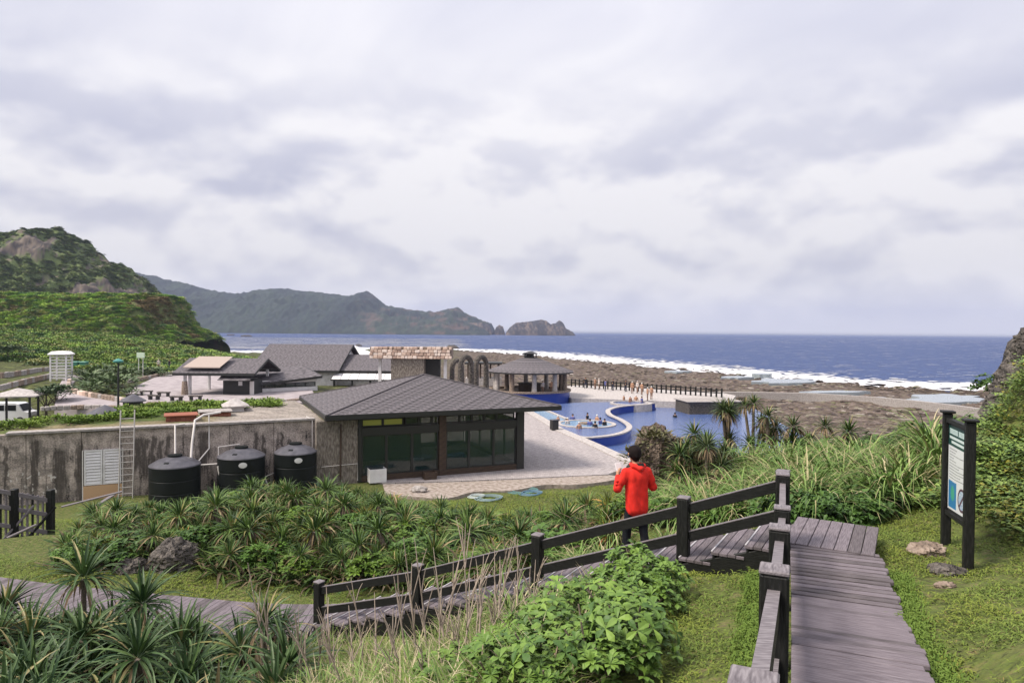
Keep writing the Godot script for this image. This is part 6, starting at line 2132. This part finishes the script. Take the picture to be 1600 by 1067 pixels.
	for p in inside(sp, 0.72, 34):
		var o := thing("ridge_shrub", "dense dark green leafy shrub on the ridge behind the notice sign", "shrub", on_ground(p.x, p.y, 0.1), rnd(0, TAU), "leafy shrubs on the ridge")
		var m := MB.new(); m.tube([Vector3(0, -0.2, 0), Vector3(0.05, 0.5, 0)], [0.04, 0.02], 6)
		part(o, "stem", m.done(), M.bark)
		part(o, "foliage", foliage[rng.randi() % 3], tint_of(Color(0.55, 0.62, 0.62)), Transform3D(Basis().scaled(Vector3(1.25, 1.05, 1.25) * rnd(0.85, 1.15)), Vector3(0, 0.1, 0)))
	# creeping cover on the bank
	var cover := MB.new()
	for k in 30:
		var a := rnd(0, TAU)
		cover.col = blend(Color(.045, .085, .02), Color(.15, .21, .045))
		cover.leaf(Vector3(rnd(-.2, .2), rnd(0, .1), rnd(-.2, .2)), Vector3(cos(a), rnd(0.1, 0.9), sin(a)), rnd(0.05, 0.11), rnd(0.03, 0.06), 0.5, 2, 0.5)
	var cm := cover.done()
	var bank := PackedVector2Array([Vector2(5.6, 11.0), Vector2(6.4, 9.6), Vector2(6.3, 7.8), Vector2(6.6, 6.0), Vector2(8.5, 6.0), Vector2(12.5, 9.0), Vector2(13.0, 13.5), Vector2(11.6, 15.4), Vector2(9.6, 15.2), Vector2(7.6, 13.6)])
	var cpl := []
	var ccol := []
	for p in inside(bank, 0.10, 5200, 12):
		var n := bumps.get_noise_2d(p.x * 6, p.y * 6)
		cpl.append(Transform3D(Basis(Vector3.UP, rnd(0, TAU)).scaled(Vector3.ONE * rnd(0.7, 1.5) * (1.0 + n * 0.6)), on_ground(p.x, p.y, -0.02 + maxf(0, n) * 0.12)))
		ccol.append(Color(1, 1, 1) * (1.15 + 0.7 * n) if rng.randf() < 0.9 else Color(1.5, 1.0, 0.6))
	var cv := many(self, "creeping_ground_cover", cm, M.leaf, cpl, ccol)
	cv.set_meta("label", "leafy green creepers covering the bank behind the notice sign"); cv.set_meta("category", "ground cover")

	# short turf
	var turf := MB.new()
	for k in 44:
		var a := rnd(0, TAU)
		turf.col = blend(Color(.075, .125, .024), Color(.18, .235, .05)) if rng.randf() < 0.96 else Color(.20, .165, .07)
		turf.leaf(Vector3(rnd(-.14, .14), -0.005, rnd(-.14, .14)), Vector3(cos(a), rnd(0.3, 1.8), sin(a)), rnd(0.03, 0.11), rnd(0.007, 0.016), 0.7, 2, 0.5)
	var tfm := turf.done()
	var tpl := []
	var tcol := []
	for area in [[PackedVector2Array([Vector2(2.5, 3.2), Vector2(3.3, 5.2), Vector2(4.2, 7.2), Vector2(4.2, 9.2), Vector2(5.6, 11.0), Vector2(6.6, 10.4), Vector2(6.9, 8), Vector2(6.6, 5.6), Vector2(5, 3.2)]), 0.1, 2600], [PackedVector2Array([Vector2(0.9, 4.2), Vector2(1.5, 4.4), Vector2(2.4, 6.4), Vector2(3.0, 7.8), Vector2(2.2, 8.5), Vector2(1.4, 8.0), Vector2(1.0, 6.4)]), 0.1, 900], [PackedVector2Array([Vector2(-3.0, 13.1), Vector2(-5.2, 13.3), Vector2(-7.4, 13.8), Vector2(-10.6, 14.6), Vector2(-14, 16), Vector2(-18, 18), Vector2(-18, 21), Vector2(-14, 18), Vector2(-10, 16), Vector2(-6, 15.3), Vector2(-3, 14.6)]), 0.17, 1500], [PackedVector2Array([Vector2(-3.4, 11.4), Vector2(-5, 11.7), Vector2(-5.2, 11.2), Vector2(-3.4, 10.4)]), 0.12, 150], [PackedVector2Array([Vector2(-4.5, 34.0), Vector2(0.5, 35.6), Vector2(5.0, 38.2), Vector2(7.5, 39), Vector2(9, 36), Vector2(6, 29), Vector2(-2, 29), Vector2(-4.5, 33)]), 0.33, 1500], [PackedVector2Array([Vector2(-14.5, 22), Vector2(-20, 20), Vector2(-22, 26), Vector2(-15, 28)]), 0.25, 500]]:
		for p in inside(area[0], area[1], area[2], 10):
			var n := bumps.get_noise_2d(p.x * 5, p.y * 5)
			var bare := bumps.get_noise_2d(p.x * 7 + 90, p.y * 7)
			if bare > 0.13: continue
			tpl.append(Transform3D(Basis(Vector3.UP, rnd(0, TAU)).scaled(Vector3(1, rnd(0.6, 1.3), 1) * (area[1] / 0.1 * 0.75 + 0.25)), on_ground(p.x, p.y)))
			tcol.append(Color(1, 1, 1).lerp(Color(1.25, 1.05, 0.8), clampf(n + 0.4, 0, 1)))
	for k in 420:
		var t := rng.randf()
		var e := Vector2(2.62, 4.0).lerp(Vector2(4.15, 7.5), t) + Vector2(rnd(-0.03, 0.14), rnd(-0.1, 0.1)) if k % 2 else Vector2(1.72, 4.3).lerp(Vector2(3.0, 7.6), t) + Vector2(rnd(-0.25, -0.1), 0)
		tpl.append(Transform3D(Basis(Vector3.UP, rnd(0, TAU)).scaled(Vector3(0.9, rnd(1.4, 2.6), 0.9)), on_ground(e.x, e.y)))
		tcol.append(Color(0.9, 1.0, 0.9))
	var tf := many(self, "turf_grass", tfm, M.dull_leaf, tpl, tcol)
	tf.set_meta("label", "short yellow green turf on the slope around the boardwalk"); tf.set_meta("category", "grass")

	# shrubs on the road island and green plants on the mound
	for q in [[135, 588, 3.0, 1.5], [150, 596, 3.2, 1.5], [172, 600, 3.2, 1.6], [190, 598, 3.0, 1.4], [160, 580, 3.0, 1.6], [200, 585, 2.6, 1.3], [222, 580, 2.4, 1.2], [240, 578, 2.0, 1.0], [180, 582, 2.8, 1.5], [205, 612, 1.6, 0.7], [140, 604, 2.2, 1.0], [22, 568, 2.2, 1.2], [50, 570, 2.0, 1.0], [256, 583, 1.5, 0.8]]:
		var p := gp(q[0], q[1] + 4, 6.7)
		var o := thing("round_shrub", "rounded grey green shrub on the island beside the access road", "shrub", Vector3(p.x, 4.5, p.z), rnd(0, TAU), "rounded shrubs on the road island")
		var m := MB.new(); m.tube([Vector3(0, -0.1, 0), Vector3(0, 0.7, 0)], [0.08, 0.04], 6)
		part(o, "stem", m.done(), M.bark)
		part(o, "foliage", M.clumps[rng.randi() % 3], tint_of(Color(.105, .15, .065) * rnd(0.8, 1.2)), Transform3D(Basis().scaled(Vector3(q[2] * 0.8, q[3] * 1.1, q[2] * 0.8)), Vector3(0, 0.3, 0)))
	for q in [[72, 624, 62.0, 1.7], [88, 618, 64.0, 1.6], [12, 556, 120.0, 2.6]]:
		var p := far(q[0], q[1], q[2])
		var gy := land_at(p.x, -p.z)
		var o := thing("small_tree", "small wind shaped tree with flat crown near the white gazebo", "tree", Vector3(p.x, gy, p.z), rnd(0, TAU), "small wind shaped trees")
		var h := maxf(1.6, p.y - gy + 0.5)
		var m := MB.new()
		m.tube([Vector3(0, -0.2, 0), Vector3(0.1, h * 0.5, 0), Vector3(0.05, h, 0)], [0.14, 0.1, 0.05], 7)
		for k in 4: m.tube([Vector3(0.08, h * 0.55, 0), Vector3(cos(k * 1.57) * 0.8, h * 0.9, sin(k * 1.57) * 0.8)], [0.06, 0.03], 5)
		part(o, "trunk", m.done(), M.bark)
		for k in 5: part(o, "crown", M.clumps[k % 3], tint_of(Color(.05, .085, .03)), Transform3D(Basis(Vector3.UP, k * 1.0).scaled(Vector3(1, 0.55, 1) * q[3] * 0.7), Vector3(cos(k * 1.26) * q[3] * 0.55, h - 0.1 + 0.15 * (k % 2), sin(k * 1.26) * q[3] * 0.55)))
	var mound := PackedVector2Array()
	for q in [[2.0, 1.4], [9.0, 2.6], [14.0, 4.4], [21.0, 7.0], [21.5, 10.8], [13.5, 10.5], [10.0, 5.5], [6.0, 3.2], [1.0, 2.4]]:
		mound.append(WL + Vector2(0.895, 0.446) * q[0] + Vector2(-0.446, 0.895) * q[1])
	var mpl := []
	var mcol := []
	for p in inside(mound, 0.34, 900, 20):
		if bumps.get_noise_2d(p.x * 3.5, p.y * 3.5) < -0.02: continue
		mpl.append(Transform3D(Basis(Vector3.UP, rnd(0, TAU)).scaled(Vector3(0.55, 0.4, 0.55) * rnd(0.6, 1.2)), Vector3(p.x, 6.5, -p.y)))
		mcol.append(blend(Color(.10, .17, .03), Color(.19, .26, .045)))
	var mp := many(self, "mound_plants", M.clumps[0], M.dull_leaf, mpl, mcol)
	mp.set_meta("label", "bright green creeping plants on the mound behind the wall"); mp.set_meta("category", "ground cover")
	# rocks: boulder on the ridge, mossy mound, crag, stones by the sign
	var bp := far(1028, 725, 15.5)
	boulder("coral_boulder", "big rough brown coral boulder above the pool edge", Vector3(bp.x, bp.y - 0.2, bp.z), Vector3(1.35, 1.9, 1.3), 5, "", M.coral)
	var tg := thing("dry_tangle", "tangled dry brown vines covering the coral boulder", "vines", Vector3(bp.x - 0.1, bp.y - 0.9, bp.z + 0.2))
	for k in 7: part(tg, "tangle", M.clumps[k % 3], tint_of(Color(.20, .15, .11) if k % 2 else Color(.13, .12, .06)), Transform3D(Basis(Vector3.UP, k * 1.3).scaled(Vector3(0.5, 0.42, 0.4) * rnd(0.8, 1.1)), Vector3(cos(k * 2.4) * 0.42, 0.15 + 0.22 * k, sin(k * 2.4) * 0.25 + 0.15)))
	boulder("coral_boulder", "rugged dark coral rock half buried at the thicket edge", on_ground(-7.6, 15.3, 0.12), Vector3(1.05, 1.0, 0.9), 12, "", M.rock)
	boulder("coral_boulder", "low coral rock beside the thicket with moss around it", on_ground(-8.4, 15.1, 0.0), Vector3(0.7, 0.6, 0.6), 21, "", M.rock)
	for k in 7:
		var t := k / 6.0
		var cp := far(lerpf(1604, 1552, t), lerpf(535, 660, t), 15.6)
		boulder("dark_crag", "jagged dark coral crag at the edge of the bank", cp + Vector3(0.55, -0.3, 0), Vector3(1.5, 1.9, 1.5), 40 + k, "jagged crags along the bank edge", M.rock)
	var q1 := on_ground(far(1445, 860, 8.3).x, 8.25, 0.03)
	boulder("flat_stone", "flat pale stone lying at the foot of the notice sign", q1, Vector3(0.42, 0.2, 0.34), 61, "", M.stone)
	boulder("flat_stone", "flat dark stone lying beside the notice sign post", on_ground(far(1480, 901, 7.6).x, 7.6, 0.0), Vector3(0.42, 0.16, 0.32), 64, "", M.rock)
	boulder("flat_stone", "small crumbled stone in the turf by the ramp", on_ground(far(1478, 937, 7.0).x, 7.0, 0.01), Vector3(0.2, 0.1, 0.16), 66, "", M.stone)


var tints := {}
func tint_of(c: Color) -> StandardMaterial3D:
	var key := c.to_html()
	if not tints.has(key):
		var m := tinted(0.5, 0.26, 0.4)
		m.albedo_color = c.linear_to_srgb()
		tints[key] = m
	return tints[key]


# ---------------------------------------------------------------- people
func hand_bones(wrist: Vector3, dirv: Vector3, palm_n: Vector3, thumb_side: float) -> Array:
	var d := dirv.normalized()
	var s := d.cross(palm_n).normalized() * thumb_side
	var n := palm_n.normalized()
	var k := wrist + d * 0.085
	var out := [[wrist, k + s * 0.022, 0.022, 0.019, 0.012], [wrist, k - s * 0.02, 0.022, 0.018, 0.012]]
	var lens := [0.072, 0.080, 0.074, 0.058]
	for i in 4:
		var b := k + s * (0.030 - 0.02 * i)
		var e: Vector3 = b + (d * 0.55 + n * 0.35).normalized() * lens[i] * 0.55
		out.append([b - d * 0.02, e, 0.0095, 0.0088, 0.003])
		out.append([e, e + (d * 0.05 + n).normalized() * lens[i] * 0.5, 0.0088, 0.0075, 0.003])
	var tb := wrist + d * 0.03 + s * 0.026
	var te := tb + (d * 0.6 + s * 0.6 + n * 0.3).normalized() * 0.045
	out.append([tb, te, 0.013, 0.011, 0.006]); out.append([te, te + (d * 0.5 + n * 0.6).normalized() * 0.03, 0.011, 0.0085, 0.003])
	return out

func plain_tint(c: Color) -> Callable:
	return func(_q: Vector3) -> Color: return c

func make_people() -> void:
	var skin := Color(.42, .24, .16)
	# the visitor on the stairs
	var run := Vector3(stair_e.x - stair_a.x, 0, stair_e.z - stair_a.z)
	var dir := run.normalized()
	var across := Vector3(-dir.z, 0, dir.x)
	if across.z > 0: across = -across
	var s := 2.12
	var stand := stair_a + dir * s + across * 0.5
	var going := run.length() / 19.0
	var upper := int(s / going) - 1
	var yu := stair_a.y - 0.02 - 2.70 * (upper + 0.5) / 19.0 + 0.021
	var yl := stair_a.y - 0.02 - 2.70 * (upper + 1.5) / 19.0 + 0.021
	stand.y = yu
	var o := thing("person", "person in red hooded jacket and black trousers seen from behind on the stairs", "person", stand, 0.30)
	var lowy := yl - yu
	# feet: the left one a tread further down
	var inv := o.transform.affine_inverse()
	var fl: Vector3 = inv * (stair_a + dir * (going * (upper + 1.4)) + across * 0.55); fl.y = lowy
	var fr: Vector3 = inv * (stair_a + dir * (going * (upper + 0.72)) + across * 0.68); fr.y = 0.0
	var hip := Vector3((fl.x + fr.x) * 0.5 + 0.02, 0.76, (fl.z + fr.z) * 0.5)
	var hl := hip + Vector3(-.085, 0, 0)
	var hr := hip + Vector3(.085, 0, 0)
	var al := fl + Vector3(0, 0.09, 0)
	var ar := fr + Vector3(0, 0.09, 0)
	var kl := hl.lerp(al, 0.5) + Vector3(-0.01, 0.02, -0.05)
	var kr := hr.lerp(ar, 0.5) + Vector3(0.02, 0.02, -0.06)
	var chest := hip + Vector3(0, 0.38, -0.03)
	var neck := hip + Vector3(0, 0.60, -0.05)
	var head := hip + Vector3(-0.01, 0.765, -0.085)
	var sl := chest + Vector3(-.185, 0.12, 0.0)
	var sr := chest + Vector3(.185, 0.12, 0.0)
	var el := sl + Vector3(-.13, -0.25, -0.02)
	var er := sr + Vector3(.12, -0.26, -0.02)
	var wl := el + Vector3(0.10, 0.15, -0.20)
	var wr := er + Vector3(-0.12, 0.12, -0.21)
	var bones := [[hip, chest, .11, .12, .06], [chest, neck, .10, .05, .05], [neck, head + Vector3(0, -.06, .01), .052, .05, .03], [head + Vector3(0, 0.02, 0.012), head + Vector3(0, .03, .0), .096, .096, .02], [head + Vector3(0, -0.05, -.035), head + Vector3(0, -.075, -.055), .058, .045, .03], [head + Vector3(0, 0.0, -.09), head + Vector3(0, -.03, -.105), .014, .017, .012], [head + Vector3(-.095, -.01, .01), head + Vector3(-.1, .02, .012), .018, .02, .008], [head + Vector3(.095, -.01, .01), head + Vector3(.1, .02, .012), .018, .02, .008],
		[sl, el, .045, .038, .03], [el, wl, .037, .026, .02], [sr, er, .045, .038, .03], [er, wr, .037, .026, .02], [hl, kl, .075, .052, .04], [kl, al, .05, .035, .03], [hr, kr, .075, .052, .04], [kr, ar, .05, .035, .03]]
	part(o, "body", body_mesh(bones, 0.014, plain_tint(skin)), M.skin_cloth)
	part(o, "hand", body_mesh(hand_bones(wl, Vector3(0.2, 0.75, -0.3), Vector3(0.9, 0.1, -0.2), 1.0), 0.005, plain_tint(skin)), M.skin_cloth)
	part(o, "hand", body_mesh(hand_bones(wr, Vector3(-0.4, 0.55, -0.5), Vector3(-0.8, 0.2, -0.3), -1.0), 0.005, plain_tint(skin)), M.skin_cloth)
	var red := func(q: Vector3) -> Color:
		var w := fine.get_noise_3d(q.x * 60, q.y * 25, q.z * 60)
		return Color(.66, .030, .022) * (1.0 + 0.15 * w)
	var hem := hip + Vector3(0, -0.02, 0.0)
	var jb := [[hem + Vector3(-.055, -.05, 0), chest + Vector3(-.06, 0, 0), .126, .126, .05], [hem + Vector3(.055, -.05, 0), chest + Vector3(.06, 0, 0), .126, .126, .05], [chest + Vector3(-.08, .07, 0), chest + Vector3(.08, .07, 0), .12, .12, .05], [chest, neck + Vector3(0, -.03, .01), .12, .075, .05],
		[sl, sl.lerp(el, 0.55) + Vector3(0, 0, .012), .072, .064, .04], [sl.lerp(el, 0.5), el, .064, .058, .03], [el, el.lerp(wl, .5) + Vector3(0, -.01, 0), .064, .052, .03], [el.lerp(wl, .5), wl - (wl - el) * 0.08, .052, .042, .02],
		[sr, sr.lerp(er, 0.55) + Vector3(0, 0, .012), .072, .064, .04], [sr.lerp(er, 0.5), er, .064, .058, .03], [er, er.lerp(wr, .5), .064, .052, .03], [er.lerp(wr, .5), wr - (wr - er) * 0.08, .052, .042, .02]]
	# folds across the back and sleeves
	for k in 3: jb.append([el + Vector3(-.05, .02 + .05 * k, .035), el + Vector3(.045, .035 + .055 * k, .05), .014, .01, .015])
	var jk := part(o, "jacket", body_mesh(jb, 0.012, red, 0.007), M.skin_cloth)
	var hood_tint := func(q: Vector3) -> Color:
		return Color(.012, .012, .014) if Vector2(q.x - neck.x - .03, q.z - neck.z - .085).length() < 0.062 and q.y > neck.y - 0.015 else (Color(.50, .42, .40) if q.y < neck.y - 0.075 and q.z > neck.z + .1 else Color(.64, .032, .024))
	part(jk, "hood", body_mesh([[neck + Vector3(-.075, .0, .055), neck + Vector3(.02, -.03, .115), .038, .046, .03], [neck + Vector3(.02, -.03, .115), neck + Vector3(.105, .0, .06), .046, .038, .03], [neck + Vector3(-.07, .0, .05), neck + Vector3(-.06, .01, -.05), .036, .03, .02], [neck + Vector3(.09, .0, .05), neck + Vector3(.06, .01, -.05), .036, .03, .02], [neck + Vector3(-.01, .01, .08), neck + Vector3(.06, .01, .085), .034, .034, .02]], 0.009, hood_tint), M.skin_cloth)
	var black := func(q: Vector3) -> Color: return Color(.011, .012, .016) * (1.0 + 0.4 * fine.get_noise_3d(q.x * 50, q.y * 20, q.z * 50))
	part(o, "trousers", body_mesh([[hip + Vector3(-.03, -.02, 0), hip + Vector3(.03, -.02, 0), .105, .105, .04], [hl, kl, .088, .072, .04], [kl, al + Vector3(0, .02, .008), .072, .062, .03], [hr, kr, .088, .072, .04], [kr, ar + Vector3(0, .02, .008), .072, .062, .03]], 0.013, black, 0.008), M.skin_cloth)
	for f in [al, ar]:
		part(o, "shoe", body_mesh([[f + Vector3(0, -.045, .045), f + Vector3(-.01, -.058, -.13), .042, .034, .02], [f + Vector3(0, -.02, .03), f + Vector3(0, -.04, -.04), .045, .04, .02]], 0.01, func(q: Vector3) -> Color: return Color(.10, .035, .03) if q.y > f.y - .065 else Color(.3, .28, .27)), M.skin_cloth)
	part(o, "hair", body_mesh([[head + Vector3(0, .035, .02), head + Vector3(0, .045, .0), .104, .104, .02], [head + Vector3(0, -.02, .055), head + Vector3(0, -.05, .05), .075, .06, .03], [head + Vector3(-.06, .0, .02), head + Vector3(.06, .0, .02), .05, .05, .02]], 0.01, plain_tint(Color(.008, .007, .007))), M.skin_cloth)
	o.scale = Vector3.ONE * 0.895
	var ph := thing("leaflet", "small white sheet held up by the person in red", "paper", o.transform * (wl + Vector3(0.05, 0.12, -0.07)), 0.5)
	var pm := MB.new(); pm.cbox(Transform3D(Basis(Vector3.RIGHT, -0.5), Vector3.ZERO), Vector3(0.10, 0.13, 0.012), 0.003)
	part(ph, "sheet", pm.done(), M.white_paint)

	# bathers and visitors far below
	var kinds := []
	var clothes := [Color(.40, .05, .05), Color(.10, .12, .30), Color(.55, .50, .48), Color(.03, .03, .035), Color(.55, .25, .22)]
	for k in 5:
		var wear: Color = clothes[k]
		var tint := func(q: Vector3) -> Color:
			if q.y > 1.56 or (q.y > 1.47 and q.z > 0.02): return Color(.012, .011, .011) if k % 2 else Color(.6, .58, .56)
			if q.y < 0.09: return Color(.02, .02, .02)
			if q.y < 0.86 and absf(q.x) < 0.2: return Color(.03, .035, .06) if k % 2 else Color(.25, .16, .12)
			return wear if q.y > 0.86 and q.y < 1.42 and absf(q.x) < 0.27 and k != 0 and k != 4 else skin
		var sw := 0.12 if k % 2 else 0.05
		kinds.append(body_mesh([[Vector3(0, .88, 0), Vector3(0, 1.3, 0), .13, .15, .06], [Vector3(-.14, 1.34, 0), Vector3(.14, 1.34, 0), .085, .085, .06], [Vector3(0, 1.4, 0), Vector3(0, 1.5, 0), .055, .05, .03], [Vector3(0, 1.57, 0), Vector3(0, 1.6, 0), .095, .1, .02], [Vector3(-.19, 1.34, 0), Vector3(-.26, 1.06, .03), .055, .045, .03], [Vector3(-.26, 1.06, .03), Vector3(-.22, .86, -.1), .04, .04, .03], [Vector3(.19, 1.34, 0), Vector3(.26, 1.06, .03), .055, .045, .03], [Vector3(.26, 1.06, .03), Vector3(.22, .86, -.1), .04, .04, .03],
			[Vector3(-.09, .88, 0), Vector3(-.1, .48, -sw), .095, .065, .03], [Vector3(-.1, .48, -sw), Vector3(-.11, .07, 0), .062, .045, .03], [Vector3(-.11, .05, .03), Vector3(-.11, .04, -.14), .045, .035, .02], [Vector3(.09, .88, 0), Vector3(.1, .48, sw * .3), .095, .065, .03], [Vector3(.1, .48, sw * .3), Vector3(.11, .07, sw), .062, .045, .03], [Vector3(.11, .05, sw + .03), Vector3(.11, .04, sw - .14), .045, .035, .02]], 0.035, tint))
	# in the water: chest deep, feet on the basin floor
	for q in [[872, 657, 0], [895, 655, 1], [918, 653, 3], [933, 656, 4], [938, 661, 1], [930, 667, 3], [905, 668, 0], [945, 663, 3], [887, 661, 2], [922, 663, 1], [1022, 640, 1], [1055, 652, 3], [985, 628, 4], [975, 626, 0], [994, 627, 4], [1003, 629, 1]]:
		var tub: bool = q[0] > 960 and q[1] < 632
		var p := gp(q[0], q[1], 8.55 if q[0] < 960 or tub else 9.3)
		var b := thing("person", "bather standing chest deep in the round tub by the sea fence" if tub else ("bather standing chest deep in the upper pool basin" if q[0] < 960 else "bather standing alone in the lower pool basin"), "person", p - Vector3(0, 1.16 if not tub else 0.9, 0), rnd(0, TAU), "bathers in the pool")
		part(b, "body", kinds[q[2]], M.skin_cloth)
	for q in [[1012, 626, 4, 8.5], [1018, 624, 0, 8.5], [1003, 617, 4, 8.5], [988, 615, 0, 8.5], [996, 614, 2, 8.5], [978, 612, 3, 8.5], [958, 610, 3, 8.5], [946, 611, 1, 8.5], [930, 608, 0, 8.5], [915, 607, 3, 8.5], [936, 609, 2, 8.5]]:
		var p := gp(q[0], q[1], q[3])
		var b := thing("person", "visitor standing on the pale deck along the sea fence", "person", p, rnd(0, TAU), "visitors along the sea fence")
		part(b, "body", kinds[q[2]], M.skin_cloth)
	for q in [[848, 611, 2, "visitor in white standing inside the round pavilion"], [834, 612, 3, "visitor in dark clothes inside the round pavilion"], [862, 611, 4, "visitor in pink inside the round pavilion"]]:
		var p := far(q[0], q[1], 86.5)
		var b := thing("person", q[3], "person", Vector3(p.x, TERRACE + 0.625, p.z), rnd(0, TAU))
		part(b, "body", kinds[q[2]], M.skin_cloth)
	for q in [[264, 577, 3, "visitor in dark clothes standing beyond the road island shrubs"], [247, 577, 2, "visitor in pale clothes beside the road island shrubs"]]:
		var p := gp(q[0], q[1], 6.76)
		var b := thing("person", q[3], "person", Vector3(p.x, 4.73, p.z), rnd(0, TAU))
		part(b, "body", kinds[q[2]], M.skin_cloth)


# ---------------------------------------------------------------- small things
func make_small_things() -> void:
	var m: MB
	# hoses coiled on the lawn before the pavilion
	for q in [[812, 762, 0.95, Color(.10, .22, .22), "teal hose coiled in a loose ring on the lawn"], [826, 768, 0.7, Color(.10, .19, .27), "blue hose coil overlapping the teal one"], [760, 775, 0.8, Color(.20, .28, .30), "faded blue hose lying in loops on the bare lawn"], [742, 772, 0.5, Color(.40, .45, .44), "small grey hose coil beside the blue loops"]]:
		var p := gp(q[0], q[1], 8.45)
		p.y = ground_at(p.x, -p.z) + 0.05
		m = MB.new()
		var pts := []
		var rs := []
		for k in 70:
			var a := TAU * k / 22.0
			var r: float = q[2] * (0.75 + 0.3 * sin(k * 0.31))
			pts.append(Vector3(cos(a) * r, 0.02 + 0.03 * (k / 22), sin(a) * r * 0.8)); rs.append(0.024)
		m.tube(pts, rs, 6)
		solid("hose_coil", m.done(), mat(q[3].linear_to_srgb(), 0.5), q[4], "hose", p)
	# bins, crates and boxes by the glass front
	var turn := deg_to_rad(24.0)
	for q in [[588, 752, 0.95, 0.75, 0.8, "pale weathered storage bin outside the pavilion glass", 0], [671, 748, 0.7, 0.42, 0.55, "dark square crate standing on the pavilion kerb", 1]]:
		var p := gp(q[0], q[1], 8.5)
		var o := thing("storage_bin", q[5], "bin", Vector3(p.x, 3.0, p.z), turn)
		var mt: Material = M.white_paint if q[6] == 0 else M.brown_trim
		for sd in [[0, 0.5, 1, 0.06], [0, -0.5, 1, 0.06], [0.5, 0, 0.06, 1], [-0.5, 0, 0.06, 1]]:
			m = MB.new(); m.cbox(Transform3D(Basis(), Vector3(sd[0] * (q[2] - 0.03), q[3] / 2, sd[1] * q[4])), Vector3(q[2] * sd[2] if sd[2] == 1 else 0.05, q[3], q[4] * sd[3] - 0.06 if sd[3] == 1 else 0.05), 0.01)
			part(o, "side", m.done(), mt)
		m = MB.new(); m.box(Transform3D(Basis(), Vector3(0, 0.05, 0)), Vector3(q[2] - 0.1, 0.06, q[4] - 0.1))
		part(o, "bottom", m.done(), mt)
	var bk := gp(655, 768, 8.5)
	boulder("grey_stone", "rounded grey stone on the bare ground before the pavilion", Vector3(bk.x, 3.1, bk.z), Vector3(0.8, 0.4, 0.6), 81, "", M.concrete)
	# switch box at the pool corner
	var sb := gp(866, 672, 8.5)
	var bx := thing("pump_box", "dark square pump box at the corner of the pool coping", "box", Vector3(sb.x, 3.06, sb.z), 0.5)
	m = MB.new(); m.cbox(Transform3D(Basis(), Vector3(0, 0.4, 0)), Vector3(0.62, 0.8, 0.5), 0.03)
	part(bx, "cabinet", m.done(), M.dark_trim)
	m = MB.new(); m.cbox(Transform3D(Basis(), Vector3(0, 0.83, 0)), Vector3(0.68, 0.06, 0.56), 0.01)
	part(bx, "lid", m.done(), M.tank_lid)
	# old fence and leaning poles at the foot of the wall
	var fa := far(78, 850, 22.0)
	var fence := thing("weathered_fence", "weathered grey rail fence with balusters below the concrete wall", "fence", fa)
	var fb := far(-40, 838, 20.5)
	var top: float = far(78, 770, 22.0).y - fa.y
	for k in 3:
		var p := fa.lerp(fb, k / 2.0) - fa
		p.y = ground_at(fa.x + p.x, -(fa.z + p.z)) - fa.y - 0.1
		m = MB.new(); m.cbox(Transform3D(Basis(), Vector3(0, top / 2, 0)), Vector3(0.2, top + 0.2, 0.2), 0.02)
		part(fence, "post", m.done(), M.dark_post, Transform3D(Basis(), p))
	for hh in [0.35, 0.9, 1.35]:
		m = MB.new(); m.bar(Vector3(0, hh * top / 1.6, 0), fb - fa + Vector3(0, hh * top / 1.6 + 0.1, 0), 0.08, 0.13, 0.01)
		part(fence, "rail", m.done(), M.worn_wood)
	for k in 14:
		var p := (fb - fa) * ((k + 0.5) / 14.0)
		m = MB.new(); m.bar(p + Vector3(0, -0.1, 0), p + Vector3(0, top * 0.92, 0), 0.05, 0.05)
		part(fence, "baluster", m.done(), M.worn_wood if k % 3 else M.dark_wood)
	for q in [[[0, 830], [52, 790], 21.0, "pale leaning pole propped on the weathered fence rail"], [[10, 848], [56, 820], 20.5, "second pale pole lying lower against the weathered fence"], [[38, 862], [86, 792], 21.5, "dark leaning stick beside the fence post"]]:
		var a := far(q[0][0], q[0][1], q[2])
		var b := far(q[1][0], q[1][1], q[2] + 0.5)
		a.y = ground_at(a.x, -a.z)
		m = MB.new(); m.tube([Vector3.ZERO, b - a], [0.045, 0.04], 7)
		solid("pole", m.done(), M.worn_wood if q[0][0] < 30 else M.dark_wood, q[3], "pole", a)
	for q in [[[95, 792], [190, 768], 27.0, "long grey board lying on debris below the shutter"], [[150, 790], [178, 772], 27.5, "short dark board tilted on the debris heap"]]:
		var a := far(q[0][0], q[0][1], q[2])
		var b := far(q[1][0], q[1][1], q[2] + 1.0)
		m = MB.new(); m.bar(Vector3.ZERO, b - a, 0.16, 0.05, 0.008)
		solid("loose_board", m.done(), M.worn_wood, q[3], "board", a)
